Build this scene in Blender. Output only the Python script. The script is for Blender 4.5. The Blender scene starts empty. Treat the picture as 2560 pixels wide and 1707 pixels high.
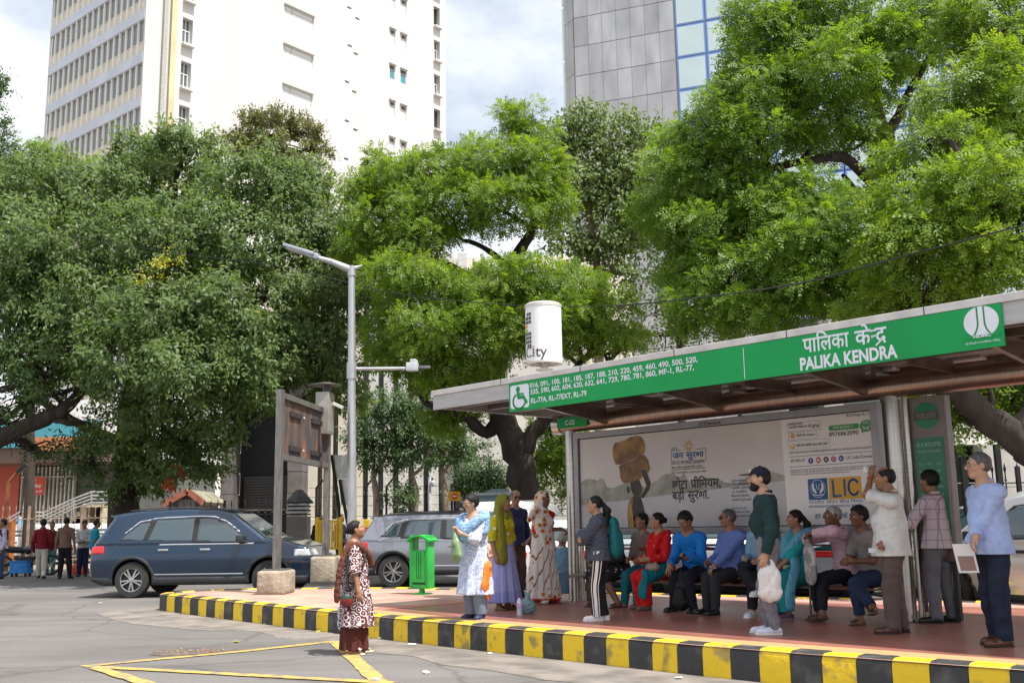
import bpy, bmesh, math, random
import numpy as np
from mathutils import Vector, Matrix
random.seed(7); RNG = np.random.default_rng(7)
sc = bpy.context.scene
COL = sc.collection
rad = math.radians
CF, CP, CR, CH = 2593.0, rad(10.08), rad(-0.952), 1.12      # focal (px of a 2560 wide frame), pitch, roll, eye height
def _axes():
    cp, sp, cr, sr = math.cos(CP), math.sin(CP), math.cos(CR), math.sin(CR)
    f = np.array((0, cp, sp)); u = np.array((0, -sp, cp)); r = np.array((1., 0, 0))
    return np.stack([cr*r + sr*u, -sr*r + cr*u, f])
CA = _axes(); EYE = np.array((0, 0, CH))
cam = bpy.data.cameras.new('camera'); cam.sensor_width = 36; cam.lens = CF/2560*36
cam.clip_start = .1; cam.clip_end = 3000
co = bpy.data.objects.new('camera', cam); COL.objects.link(co)
m = Matrix.Identity(4)
for i in range(3):
    m[i][0], m[i][1], m[i][2], m[i][3] = CA[0][i], CA[1][i], -CA[2][i], EYE[i]
co.matrix_world = m
sc.camera = co
SUN_EL, SUN_AZ = rad(64), rad(128)                        # azimuth clockwise from +Y
sun_dir = np.array((math.sin(SUN_AZ)*math.cos(SUN_EL), math.cos(SUN_AZ)*math.cos(SUN_EL), math.sin(SUN_EL)))
w = bpy.data.worlds.new('World'); sc.world = w; w.use_nodes = True
nt = w.node_tree; N = nt.nodes; L = nt.links
bg = N['Background']; bg.inputs[1].default_value = 0.115
sky = N.new('ShaderNodeTexSky'); sky.sky_type = 'NISHITA'; sky.sun_disc = False
sky.sun_elevation = SUN_EL; sky.sun_rotation = SUN_AZ; sky.air_density = 1.3; sky.dust_density = 5.0; sky.ozone_density = 1.2
tc = N.new('ShaderNodeTexCoord'); mp = N.new('ShaderNodeMapping'); mp.inputs['Scale'].default_value = (1.0, 1.0, 1.9)
mp.inputs['Location'].default_value = (.35, .1, .2)
nz = N.new('ShaderNodeTexNoise'); nz.inputs['Scale'].default_value = 3.2; nz.inputs['Detail'].default_value = 7; nz.inputs['Roughness'].default_value = .58
rp = N.new('ShaderNodeValToRGB'); rp.color_ramp.elements[0].position = .38; rp.color_ramp.elements[1].position = .64; rp.color_ramp.elements[0].color = (.30, .30, .30, 1)
mx = N.new('ShaderNodeMixRGB'); mx.inputs[2].default_value = (7.0, 7.15, 7.4, 1)
L.new(tc.outputs['Generated'], mp.inputs[0]); L.new(mp.outputs[0], nz.inputs['Vector']); L.new(nz.outputs[0], rp.inputs[0])
L.new(rp.outputs[0], mx.inputs[0]); L.new(sky.outputs[0], mx.inputs[1]); L.new(mx.outputs[0], bg.inputs[0])
sl = bpy.data.lights.new('sun', 'SUN'); sl.energy = 4.6; sl.angle = rad(.5); sl.color = (1, .955, .88)
so = bpy.data.objects.new('sun', sl); COL.objects.link(so)
so.rotation_euler = Vector(-sun_dir).to_track_quat('-Z', 'Y').to_euler()
so.location = (40, -20, 60)
vs = sc.view_settings
try: vs.view_transform = 'Standard'; vs.look = 'None'
except Exception: pass
vs.exposure = 0.72; vs.gamma = 1.0
cy = sc.cycles
cy.max_bounces = 9; cy.diffuse_bounces = 6; cy.glossy_bounces = 4; cy.transmission_bounces = 6; cy.transparent_max_bounces = 8
def sstep(a, b, x):
    t = min(1, max(0, (x-a)/(b-a))); return t*t*(3-2*t)
def terr(y):                                              # the whole place rises gently away from the viewer
    return 0.010*max(0., min(y, 70.)-14.)
def ray(px, py):
    return CA.T @ np.array(((px-1280)/CF, -(py-853.5)/CF, 1.))
def gnd(px, py, base=0.):                                  # where a sight line meets the ground of that level
    d = ray(px, py); y = 15.
    for _ in range(30):
        z = base + terr(y); t = (z-CH)/d[2]; y = .5*y+.5*min(120, max(2, t*d[1]))
    t = y/d[1]; p = EYE+t*d
    return np.array((p[0], p[1], base+terr(p[1])))
def at(px, py, Y):
    d = ray(px, py); return EYE + d*(Y/d[1])
TH = rad(42.66)
RV = np.array((math.sin(TH), -math.cos(TH), 0)); NV = np.array((-math.cos(TH), -math.sin(TH), 0)); UP = np.array((0, 0, 1.))
ORG = np.array((0.86, 15.95, 0.))
def SN(s, n, z=0.): return ORG + RV*s + NV*n + UP*z
def toSN(p):
    p = np.asarray(p)-ORG; return float(p@RV), float(p@NV)
ROAD = -.28
def newmat(name):
    m = bpy.data.materials.new(name); m.use_nodes = True
    return m, m.node_tree.nodes, m.node_tree.links, m.node_tree.nodes['Principled BSDF']
def rgb(c): return (c[0], c[1], c[2], 1)
def pm(name, col, rough=.6, metal=0., var=.18, scale=6., bump=0., bscale=40., coat=0., spec=.5, col2=None, detail=4., stretch=None, ramp=(.35, .65)):
    m, n, l, b = newmat(name)
    b.inputs['Roughness'].default_value = rough; b.inputs['Metallic'].default_value = metal
    b.inputs['Specular IOR Level'].default_value = spec; b.inputs['Coat Weight'].default_value = coat
    b.inputs['Coat Roughness'].default_value = .06
    t = n.new('ShaderNodeTexCoord'); src = t.outputs['Object']
    if stretch:
        q = n.new('ShaderNodeMapping'); q.inputs['Scale'].default_value = stretch; l.new(src, q.inputs[0]); src = q.outputs[0]
    if var or col2:
        z = n.new('ShaderNodeTexNoise'); z.inputs['Scale'].default_value = scale; z.inputs['Detail'].default_value = detail
        l.new(src, z.inputs['Vector'])
        r = n.new('ShaderNodeValToRGB'); r.color_ramp.elements[0].position = ramp[0]; r.color_ramp.elements[1].position = ramp[1]
        c2 = col2 if col2 else tuple(c*(1-var) for c in col)
        c1 = col if col2 else tuple(min(1, c*(1+var*.5)) for c in col)
        r.color_ramp.elements[0].color = rgb(c2); r.color_ramp.elements[1].color = rgb(c1)
        l.new(z.outputs[0], r.inputs[0]); l.new(r.outputs[0], b.inputs['Base Color'])
    else:
        b.inputs['Base Color'].default_value = rgb(col)
    if bump:
        z2 = n.new('ShaderNodeTexNoise'); z2.inputs['Scale'].default_value = bscale; z2.inputs['Detail'].default_value = 3
        l.new(src, z2.inputs['Vector'])
        bp = n.new('ShaderNodeBump'); bp.inputs['Strength'].default_value = bump; bp.inputs['Distance'].default_value = .02
        l.new(z2.outputs[0], bp.inputs['Height']); l.new(bp.outputs[0], b.inputs['Normal'])
    return m
def glassmat(name, col=(.02, .03, .035), rough=.03, spec=.9):
    m, n, l, b = newmat(name)
    b.inputs['Base Color'].default_value = rgb(col); b.inputs['Roughness'].default_value = rough
    b.inputs['Specular IOR Level'].default_value = spec; b.inputs['Coat Weight'].default_value = .6; b.inputs['Coat Roughness'].default_value = .02
    return m
class MB:
    def __init__(s): s.v = []; s.f = []; s.mi = []; s.k = 0
    def add(s, vs, fs, mi=0):
        o = s.k; s.v.extend([tuple(map(float, p)) for p in vs]); s.k += len(vs)
        for f in fs: s.f.append([i+o for i in f]); s.mi.append(mi)
        return s
    def frame(s, c, ax, half, mi=0, bev=0.):
        c = np.asarray(c, float); A = [np.asarray(a, float) for a in ax]
        if bev <= 0:
            vs = [c + A[0]*half[0]*i + A[1]*half[1]*j + A[2]*half[2]*k for i in (-1, 1) for j in (-1, 1) for k in (-1, 1)]
            s.add(vs, [(0, 1, 3, 2), (4, 6, 7, 5), (0, 4, 5, 1), (2, 3, 7, 6), (0, 2, 6, 4), (1, 5, 7, 3)], mi)
        else:
            bm = bmesh.new(); bmesh.ops.create_cube(bm, size=2)
            for v in bm.verts: v.co = Vector((v.co.x*half[0], v.co.y*half[1], v.co.z*half[2]))
            bmesh.ops.bevel(bm, geom=bm.edges[:], offset=bev, segments=2, affect='EDGES', profile=.6)
            bm.verts.index_update()
            vs = [c + A[0]*v.co.x + A[1]*v.co.y + A[2]*v.co.z for v in bm.verts]
            s.add(vs, [[v.index for v in f.verts] for f in bm.faces], mi); bm.free()
        return s
    def box(s, lo, hi, mi=0, bev=0.):
        lo = np.asarray(lo, float); hi = np.asarray(hi, float)
        return s.frame((lo+hi)/2, np.eye(3), (hi-lo)/2, mi, bev)
    def sbox(s, s0, s1, n0, n1, z0, z1, mi=0, bev=0.):
        return s.frame(SN((s0+s1)/2, (n0+n1)/2, (z0+z1)/2), (RV, NV, UP), (abs(s1-s0)/2, abs(n1-n0)/2, abs(z1-z0)/2), mi, bev)
    def tube(s, pts, r, seg=10, mi=0, cap=True):
        P = [np.asarray(p, float) for p in pts]; n = len(P)
        R = [r]*n if np.isscalar(r) else list(r)
        T = [P[min(i+1, n-1)]-P[max(i-1, 0)] for i in range(n)]
        T = [t/(np.linalg.norm(t)+1e-9) for t in T]
        a = np.array((0, 0, 1.)) if abs(T[0][2]) < .9 else np.array((1., 0, 0))
        u = np.cross(T[0], a); u /= np.linalg.norm(u)
        vs = []
        for i in range(n):
            u = u - T[i]*(u@T[i]); u /= (np.linalg.norm(u)+1e-9); q = np.cross(T[i], u)
            for k in range(seg):
                an = 2*math.pi*k/seg; vs.append(P[i]+R[i]*(math.cos(an)*u+math.sin(an)*q))
        fs = [(i*seg+k, i*seg+(k+1) % seg, (i+1)*seg+(k+1) % seg, (i+1)*seg+k) for i in range(n-1) for k in range(seg)]
        if cap: fs += [tuple(range(seg-1, -1, -1)), tuple((n-1)*seg+k for k in range(seg))]
        return s.add(vs, fs, mi)
    def lathe(s, prof, c, ax=(UP, None), seg=24, mi=0, mis=None):
        z = np.asarray(ax[0], float); z = z/np.linalg.norm(z)
        a = np.array((1., 0, 0)) if abs(z[0]) < .9 else np.array((0, 1., 0))
        x = np.cross(a, z); x /= np.linalg.norm(x); y = np.cross(z, x); c = np.asarray(c, float)
        vs = [c+z*h+r*(math.cos(2*math.pi*k/seg)*x+math.sin(2*math.pi*k/seg)*y) for r, h in prof for k in range(seg)]
        for i in range(len(prof)-1):
            fs = [(i*seg+k, i*seg+(k+1) % seg, (i+1)*seg+(k+1) % seg, (i+1)*seg+k) for k in range(seg)]
            if i == 0: s.add(vs, fs, mis[i] if mis else mi); o = s.k-len(vs)
            else:
                for f in fs: s.f.append([j+o for j in f]); s.mi.append(mis[i] if mis else mi)
        return s
    def prism(s, poly, o, ax, th, mi=0):
        o = np.asarray(o, float); n = len(poly)
        lo = [o+ax[0]*a+ax[1]*b for a, b in poly]; hi = [p+ax[2]*th for p in lo]
        fs = [tuple(range(n-1, -1, -1)), tuple(range(n, 2*n))] + [(i, (i+1) % n, n+(i+1) % n, n+i) for i in range(n)]
        return s.add(lo+hi, fs, mi)
    def build(s, name, mats, parent=None, smooth=False, loc=None):
        v = np.array(s.v, float).reshape(-1, 3)
        o = rawmesh(name, v, s.f, mats, s.mi, smooth, parent, loc)
        return o
def rawmesh(name, v, f, mats, mi=None, smooth=False, parent=None, loc=None, angle=None):
    me = bpy.data.meshes.new(name)
    base = np.zeros(3) if loc is None else np.asarray(loc, float)
    if parent is not None and loc is None: base = np.array(parent.matrix_world.translation)
    v = np.asarray(v, float)-base
    if isinstance(f, np.ndarray):
        nv, nf, k = len(v), len(f), f.shape[1]
        me.vertices.add(nv); me.vertices.foreach_set('co', v.astype(np.float32).ravel())
        me.loops.add(nf*k); me.loops.foreach_set('vertex_index', f.astype(np.int32).ravel())
        me.polygons.add(nf); me.polygons.foreach_set('loop_start', np.arange(0, nf*k, k, dtype=np.int32))
        try: me.polygons.foreach_set('loop_total', np.full(nf, k, dtype=np.int32))
        except Exception: pass
        me.update(calc_edges=True)
    else:
        me.from_pydata([tuple(p) for p in v], [], f)
    for mm in (mats if isinstance(mats, (list, tuple)) else [mats]): me.materials.append(mm)
    if mi is not None and len(me.materials) > 1: me.polygons.foreach_set('material_index', np.asarray(mi, dtype=np.int32))
    if smooth: me.polygons.foreach_set('use_smooth', np.ones(len(me.polygons), dtype=bool))
    if not isinstance(f, np.ndarray):
        bm = bmesh.new(); bm.from_mesh(me); bmesh.ops.recalc_face_normals(bm, faces=bm.faces[:]); bm.to_mesh(me); bm.free()
    if smooth and angle: me.set_sharp_from_angle(angle=angle)
    o = bpy.data.objects.new(name, me); COL.objects.link(o)
    if parent is not None:
        o.parent = parent; o.location = base-np.array(parent.matrix_world.translation)
    else:
        o.location = base
    bpy_mw(o)
    return o
def bpy_mw(o):
    o.matrix_world = (Matrix.Translation(o.location) @ o.rotation_euler.to_matrix().to_4x4()) if o.parent is None else (o.parent.matrix_world @ Matrix.Translation(o.location))
def unit(a):
    a = np.asarray(a, float); return a/(np.linalg.norm(a, axis=-1, keepdims=True)+1e-9)
def tag(o, label=None, cat=None, group=None, kind=None):
    if label: o['label'] = label
    if cat: o['category'] = cat
    if group: o['group'] = group
    if kind: o['kind'] = kind
    return o
def thing(name, loc, label, cat, group=None):
    o = bpy.data.objects.new(name, None); COL.objects.link(o); o.empty_display_size = .1
    o.location = loc; bpy_mw(o)
    return tag(o, label, cat, group)
def kids(o): return [c for c in bpy.data.objects if c.parent == o]
def dup(root, loc=None, rot=None, label=None, parent=None):
    c = root.copy(); COL.objects.link(c)
    if parent is not None: c.parent = parent
    if loc is not None: c.location = loc
    if rot is not None: c.rotation_euler = (0, 0, rot)
    if label: c['label'] = label
    for k in kids(root): dup(k, parent=c)
    return c
def facets(mesh_obj, deg=35):
    mesh_obj.data.polygons.foreach_set('use_smooth', np.ones(len(mesh_obj.data.polygons), dtype=bool)); mesh_obj.data.set_sharp_from_angle(angle=rad(deg))
    return mesh_obj
_tcu = bpy.data.curves.new('lettering', 'FONT'); _tob = bpy.data.objects.new('lettering', _tcu)
def text2d(body, size=1., bold=0., xs=1.):
    if _tob.name not in COL.objects: COL.objects.link(_tob)
    _tcu.body = body; _tcu.size = 1.; _tcu.offset = bold; _tcu.resolution_u = 3
    dg = bpy.context.evaluated_depsgraph_get(); dg.update()
    me = bpy.data.meshes.new_from_object(_tob.evaluated_get(dg))
    v = np.array([p.co[:2] for p in me.vertices]).reshape(-1, 2); f = [list(p.vertices) for p in me.polygons]
    bpy.data.meshes.remove(me); COL.objects.unlink(_tob)
    if len(v): v = v*np.array((size*xs, size))
    return v, f
def stroke2d(pts, w):
    vs, fs = [], []
    P = [np.asarray(p, float) for p in pts]
    for a, b in zip(P[:-1], P[1:]):
        d = b-a; d = d/(np.linalg.norm(d)+1e-9); q = np.array((-d[1], d[0]))*w/2; e = d*w*.35; k = len(vs)
        vs += [a-q-e, b-q+e, b+q+e, a+q-e]; fs.append([k, k+1, k+2, k+3])
    return np.array(vs), fs
def disc2d(c, r, seg=18, ry=None):
    ry = ry or r
    return np.array([(c[0]+r*math.cos(2*math.pi*i/seg), c[1]+ry*math.sin(2*math.pi*i/seg)) for i in range(seg)]), [list(range(seg))]
def rrect2d(x0, y0, x1, y1, r, seg=4):
    pts = []
    for cx, cy_, a in ((x1-r, y1-r, 0), (x0+r, y1-r, 90), (x0+r, y0+r, 180), (x1-r, y0+r, 270)):
        for i in range(seg+1):
            t = rad(a+90*i/seg); pts.append((cx+r*math.cos(t), cy_+r*math.sin(t)))
    return np.array(pts), [list(range(len(pts)))]
class Flat:
    def __init__(s, o, a, b, nrm): s.o, s.a, s.b, s.n = [np.asarray(t, float) for t in (o, a, b, nrm)]; s.mb = []; s.join = {}
    def put(s, vf, key, x=0, y=0, lift=.003):
        v, f = vf
        if not len(v): return
        mb = MB(); s.mb.append((key, mb)); mb.add([s.o+s.a*(p[0]+x)+s.b*(p[1]+y)+s.n*lift for p in v], f)
    def text(s, body, key, x, y, size, bold=0., align='L', w=None, lift=.003):
        v, f = text2d(body, size, bold)
        if not len(v): return
        x0, x1 = v[:, 0].min(), v[:, 0].max()
        if w: v[:, 0] = (v[:, 0]-x0)*(w/(x1-x0)); x0, x1 = 0, w
        dx = x-x0 if align == 'L' else (x-(x0+x1)/2 if align == 'C' else x-x1)
        s.put((v, f), key, dx, y, lift)
    def build(s, name, mats, parent):
        done = {}
        for key, mb in s.mb:
            nm = name[key] if isinstance(name, dict) else name
            if nm != 'lettering':
                if nm in done: done[nm].add(mb.v, mb.f); continue
                done[nm] = mb
        for key, mb in s.mb:
            nm = name[key] if isinstance(name, dict) else name
            if nm != 'lettering' and done[nm] is not mb: continue
            mb.build(name[key] if isinstance(name, dict) else name, mats[key], parent)
# ================================================================== THE SETTING: ground, road, pavement, kerb
def sheet(name, x0, x1, y0, y1, base, mats, step=4., kind='structure'):
    xs = np.linspace(x0, x1, max(2, int((x1-x0)/step))); ys = np.linspace(y0, y1, max(2, int((y1-y0)/step)))
    v = [(x, y, base+terr(y)) for y in ys for x in xs]; nx = len(xs)
    f = np.array([(j*nx+i, j*nx+i+1, (j+1)*nx+i+1, (j+1)*nx+i) for j in range(len(ys)-1) for i in range(nx-1)])
    return tag(rawmesh(name, v, f, mats), kind=kind)
def sn_coords(n, l):
    t = n.new('ShaderNodeTexCoord'); g = n.new('ShaderNodeNewGeometry'); q = n.new('ShaderNodeMapping')
    q.inputs['Rotation'].default_value = (0, 0, rad(90)-TH); l.new(g.outputs['Position'], q.inputs[0]); return q.outputs[0]
def asphalt():
    m, n, l, b = newmat('asphalt')
    g = n.new('ShaderNodeNewGeometry')
    z1 = n.new('ShaderNodeTexNoise'); z1.inputs['Scale'].default_value = .35; z1.inputs['Detail'].default_value = 6
    z2 = n.new('ShaderNodeTexNoise'); z2.inputs['Scale'].default_value = 60; z2.inputs['Detail'].default_value = 2
    for z in (z1, z2): l.new(g.outputs['Position'], z.inputs['Vector'])
    r = n.new('ShaderNodeValToRGB'); r.color_ramp.elements[0].color = (.118, .111, .108, 1); r.color_ramp.elements[1].color = (.165, .154, .148, 1)
    r.color_ramp.elements[0].position = .3; r.color_ramp.elements[1].position = .7
    l.new(z1.outputs[0], r.inputs[0])
    x = n.new('ShaderNodeMixRGB'); x.blend_type = 'OVERLAY'; x.inputs[0].default_value = .35
    l.new(r.outputs[0], x.inputs[1]); l.new(z2.outputs[0], x.inputs[2])
    vc = n.new('ShaderNodeTexVoronoi'); vc.feature = 'DISTANCE_TO_EDGE'; vc.inputs['Scale'].default_value = .42; zd = n.new('ShaderNodeTexNoise'); zd.inputs['Scale'].default_value = 1.7; zd.inputs['Detail'].default_value = 5
    av = n.new('ShaderNodeMixRGB'); av.inputs[0].default_value = .22; l.new(g.outputs['Position'], zd.inputs['Vector']); l.new(g.outputs['Position'], av.inputs[1]); l.new(zd.outputs['Color'], av.inputs[2]); l.new(av.outputs[0], vc.inputs['Vector'])
    cr = n.new('ShaderNodeValToRGB'); cr.color_ramp.elements[0].position = 0; cr.color_ramp.elements[0].color = (.68, .68, .68, 1); cr.color_ramp.elements[1].position = .012; l.new(vc.outputs['Distance'], cr.inputs[0])
    st = n.new('ShaderNodeTexNoise'); st.inputs['Scale'].default_value = .9; st.inputs['Detail'].default_value = 3; sq = n.new('ShaderNodeMapping'); sq.inputs['Rotation'].default_value = (0, 0, rad(90)-TH); sq.inputs['Scale'].default_value = (.25, 1.6, 1); l.new(g.outputs['Position'], sq.inputs[0]); l.new(sq.outputs[0], st.inputs['Vector'])
    sr = n.new('ShaderNodeValToRGB'); sr.color_ramp.elements[0].position = .42; sr.color_ramp.elements[0].color = (.78, .78, .78, 1); sr.color_ramp.elements[1].position = .6; l.new(st.outputs[0], sr.inputs[0])
    for q in (cr, sr): y = n.new('ShaderNodeMixRGB'); y.blend_type = 'MULTIPLY'; y.inputs[0].default_value = 1; l.new(x.outputs[0], y.inputs[1]); l.new(q.outputs[0], y.inputs[2]); x = y
    l.new(x.outputs[0], b.inputs['Base Color'])
    bp = n.new('ShaderNodeBump'); bp.inputs['Strength'].default_value = .25; bp.inputs['Distance'].default_value = .01
    l.new(z2.outputs[0], bp.inputs['Height']); l.new(bp.outputs[0], b.inputs['Normal']); b.inputs['Roughness'].default_value = .85
    return m
M_ASPH = asphalt()
M_DUST = pm('dusty_earth', (.27, .22, .17), .95, var=.3, scale=1.2, bump=.3, bscale=25)
sheet('ground', -160, 160, -12, 260, ROAD-.012, M_DUST, 6)
sheet('road', -60, 60, -10, 36, ROAD, M_ASPH, 2)
BACK = [(16, -6.6), (4.66, -3.08), (-.06, -1.58), (-2.15, -.92), (-4.52, -.12), (-6.6, 1.45)]
TIP = [(-7.02, 2.1), (-7.15, 2.75), (-7.1, 3.2)]
FRONT = [(-6.85, 3.38), (-5, 3.4), (-2, 3.4), (0, 3.41), (3, 3.41), (5, 3.39), (6, 3.34), (7.5, 3.2), (10, 2.9), (14, 2.2), (16, 1.8)]
ISLE = BACK+TIP+FRONT
def tile_mat():
    m, n, l, b = newmat('pavement_tiles'); s = sn_coords(n, l)
    q = n.new('ShaderNodeMapping'); q.inputs['Rotation'].default_value = (0, 0, rad(3)); l.new(s, q.inputs[0])
    k = n.new('ShaderNodeTexBrick'); k.offset = .5; k.inputs['Scale'].default_value = 1; k.inputs['Brick Width'].default_value = .62; k.inputs['Row Height'].default_value = .31
    k.inputs['Mortar Size'].default_value = .006; k.inputs['Bias'].default_value = 0
    k.inputs['Color1'].default_value = (.37, .195, .17, 1); k.inputs['Color2'].default_value = (.40, .30, .225, 1); k.inputs['Mortar'].default_value = (.25, .18, .155, 1)
    l.new(q.outputs[0], k.inputs['Vector'])
    z = n.new('ShaderNodeTexNoise'); z.inputs['Scale'].default_value = 1.6; z.inputs['Detail'].default_value = 6; l.new(s, z.inputs['Vector'])
    x = n.new('ShaderNodeMixRGB'); x.blend_type = 'OVERLAY'; x.inputs[0].default_value = .4; l.new(k.outputs[0], x.inputs[1]); l.new(z.outputs[0], x.inputs[2])
    l.new(x.outputs[0], b.inputs['Base Color']); b.inputs['Roughness'].default_value = .75; return m
def strip(name, poly, z, mats, kind='structure', sub=1):
    pts = []
    for a, b in zip(poly, poly[1:]+poly[:1]):
        k = max(1, int(math.hypot(b[0]-a[0], b[1]-a[1])/1.5))
        pts += [(a[0]+(b[0]-a[0])*i/k, a[1]+(b[1]-a[1])*i/k) for i in range(k)]
    bm = bmesh.new(); vs = []
    for p in pts:
        q = SN(p[0], p[1]); vs.append(bm.verts.new((q[0], q[1], z+terr(q[1]))))
    f = bm.faces.new(vs); bmesh.ops.triangulate(bm, faces=[f])
    for fc in bm.faces:
        if fc.normal.z < 0: fc.normal_flip()
    me = bpy.data.meshes.new(name); bm.to_mesh(me); bm.free(); me.materials.append(mats)
    o = bpy.data.objects.new(name, me); COL.objects.link(o); return tag(o, kind=kind)
strip('pavement', ISLE, -.004, tile_mat())
def red_floor():
    m, n, l, b = newmat('red_floor_tiles'); s = sn_coords(n, l)
    k = n.new('ShaderNodeTexBrick'); k.offset = .5; k.inputs['Scale'].default_value = 1; k.inputs['Brick Width'].default_value = .6; k.inputs['Row Height'].default_value = .3
    k.inputs['Mortar Size'].default_value = .004
    k.inputs['Color1'].default_value = (.31, .125, .094, 1); k.inputs['Color2'].default_value = (.27, .105, .08, 1); k.inputs['Mortar'].default_value = (.2, .06, .04, 1)
    z = n.new('ShaderNodeTexNoise'); z.inputs['Scale'].default_value = 1.1; z.inputs['Detail'].default_value = 7; l.new(s, z.inputs['Vector'])
    l.new(s, k.inputs['Vector'])
    x = n.new('ShaderNodeMixRGB'); x.blend_type = 'OVERLAY'; x.inputs[0].default_value = .45; l.new(k.outputs[0], x.inputs[1]); l.new(z.outputs[0], x.inputs[2])
    r = n.new('ShaderNodeMapRange'); r.inputs['To Min'].default_value = .22; r.inputs['To Max'].default_value = .5; l.new(z.outputs[0], r.inputs['Value']); l.new(r.outputs[0], b.inputs['Roughness'])
    l.new(x.outputs[0], b.inputs['Base Color']); return m
M_RED = red_floor()
strip('shelter_floor', [(-.9, 2.82), (16, 1.25), (16, -5.8), (4.7, -2.6), (.2, -1.2), (-.9, -.9)][:1]+[(5, 2.82), (7.5, 2.64), (16, 1.25), (16, -5.2), (4.7, -2.1), (-.4, -.62), (-.9, -.4)], .002, M_RED)
strip('red_border', [(-1.3, 2.98), (-.95, 2.98), (-.95, -.4), (-1.3, -.3)], .0025, pm('pale_red_tiles', (.42, .17, .12), .6, scale=3))
strip('tactile_strip', [(-1.3, 3.2), (-1.3, 2.86), (5, 2.86), (7.5, 2.67), (16, 1.3), (16, 1.6), (7.5, 3.0), (5, 3.19)], .006,
      pm('tan_tactile_tiles', (.42, .25, .115), .8, var=.3, scale=9, bump=.5, bscale=16, col2=(.42, .25, .12)))
M_KY = pm('kerb_yellow', (.74, .50, .012), .66, scale=5, col2=(.33, .235, .06), bump=.5, bscale=12, detail=9, ramp=(.34, .46))
M_KB = pm('kerb_black', (.085, .08, .072), .66, scale=5, col2=(.030, .031, .033), bump=.5, bscale=14, detail=9, ramp=(.5, .68))
def kerb():
    path = [np.array(p, float) for p in [FRONT[i] for i in range(len(FRONT)-1, -1, -1)]+TIP[::-1]+BACK[::-1]]
    seg = [np.linalg.norm(b-a) for a, b in zip(path[:-1], path[1:])]; cum = np.concatenate([[0], np.cumsum(seg)]); tot = cum[-1]
    def pt(d):
        d = min(max(d, 0), tot-1e-6); i = int(np.searchsorted(cum, d, 'right')-1); t = (d-cum[i])/seg[i]; return path[i]*(1-t)+path[i+1]*t
    prof = [(0.0, None), (.0, -.05), (.008, -.022), (.03, .004), (.07, .012), (.2, .012), (.215, -.01)]
    mb = MB(); d = 0.; k = 0
    rng = random.Random(3)
    while d < tot-.3:
        L0 = .298; jit = rng.uniform(-.006, .006); jz = rng.uniform(-.004, .004)
        vs = []
        for dd in (d, d+L0/2, d+L0):
            p = pt(dd); q = pt(dd+.05); o = pt(dd-.05); t = (q-o)/(np.linalg.norm(q-o)+1e-9); nn = np.array((t[1], -t[0]))
            c = np.mean(np.array(ISLE), 0)
            if (p-c)@nn < 0 and abs((p-c)@nn) > .3: nn = -nn
            for off, z in prof:
                a = p-nn*(off+jit); wv = SN(a[0], a[1]); tz = terr(wv[1])
                vs.append((wv[0], wv[1], (ROAD-.02 if z is None else z+jz)+tz))
        n_ = len(prof); fs = [(r*n_+i, r*n_+i+1, (r+1)*n_+i+1, (r+1)*n_+i) for r in range(2) for i in range(n_-1)]
        fs += [tuple(range(n_))[::-1], tuple(range(2*n_, 3*n_))]
        mb.add(vs, fs, k % 2); k += 1; d += L0+.004
    return tag(facets(mb.build('kerb', [M_KY, M_KB]), 40), kind='structure')
kerb()
rg = random.Random(5)
gp = [(s, 3.36) for s in (16, 12, 8)]+[(4, 3.4), (0, 3.4), (-4, 3.4), (-7, 3.4), (-7.4, 2.6), (-7.0, 1.4)]
gut = [(16, 1.6), (10, 2.7), (7.5, 3.1), (5, 3.3), (0, 3.35), (-5, 3.35), (-7.0, 3.2), (-7.2, 2.2), (-7.9, 1.6)]
outr = [(-7.9, 2.4), (-7.6, 3.9)]+[(-7.2+i*.8, 4.25+rg.uniform(-.16, .22)+.25*math.sin(i*.6)) for i in range(0, 17)]+[(7.5, 4.3), (10, 3.9), (16, 3.0)]
strip('gutter', gut+outr, ROAD+.004, pm('gutter_dust', (.185, .165, .145), .95, var=.35, scale=2.5, bump=.25, bscale=60))
def road_paint():
    mb = MB(); rng = random.Random(9)
    def line(a, b, w, z):
        p, q = gnd(*a, ROAD)[:2], gnd(*b, ROAD)[:2]; d = q-p; Ln = np.linalg.norm(d); d /= Ln; nn = np.array((-d[1], d[0])); k = max(2, int(Ln/.18)); vs = []
        for i in range(k+1):
            c = p+d*Ln*i/k; ww = w/2*(1+rng.uniform(-.12, .12))
            for sgn in (-1, 1): e = c+nn*sgn*ww; vs.append((e[0], e[1], ROAD+terr(e[1])+z))
        mb.add(vs, [(2*i, 2*i+2, 2*i+3, 2*i+1) for i in range(k)])
    line((205, 1666), (480, 1640), .15, .008); line((480, 1640), (590, 1630), .15, .008); line((590, 1630), (838, 1603), .15, .008)
    line((838, 1603), (985, 1740), .17, .0095); line((225, 1667), (985, 1708), .15, .011); line((240, 1670), (430, 1730), .15, .0125)
    o = mb.build('road_markings', [pm('road_yellow', (.46, .31, .075), .85, scale=9, col2=(.22, .18, .12), bump=.2, detail=9, ramp=(.38, .54))]); tag(o, kind='structure')
road_paint()
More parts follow.
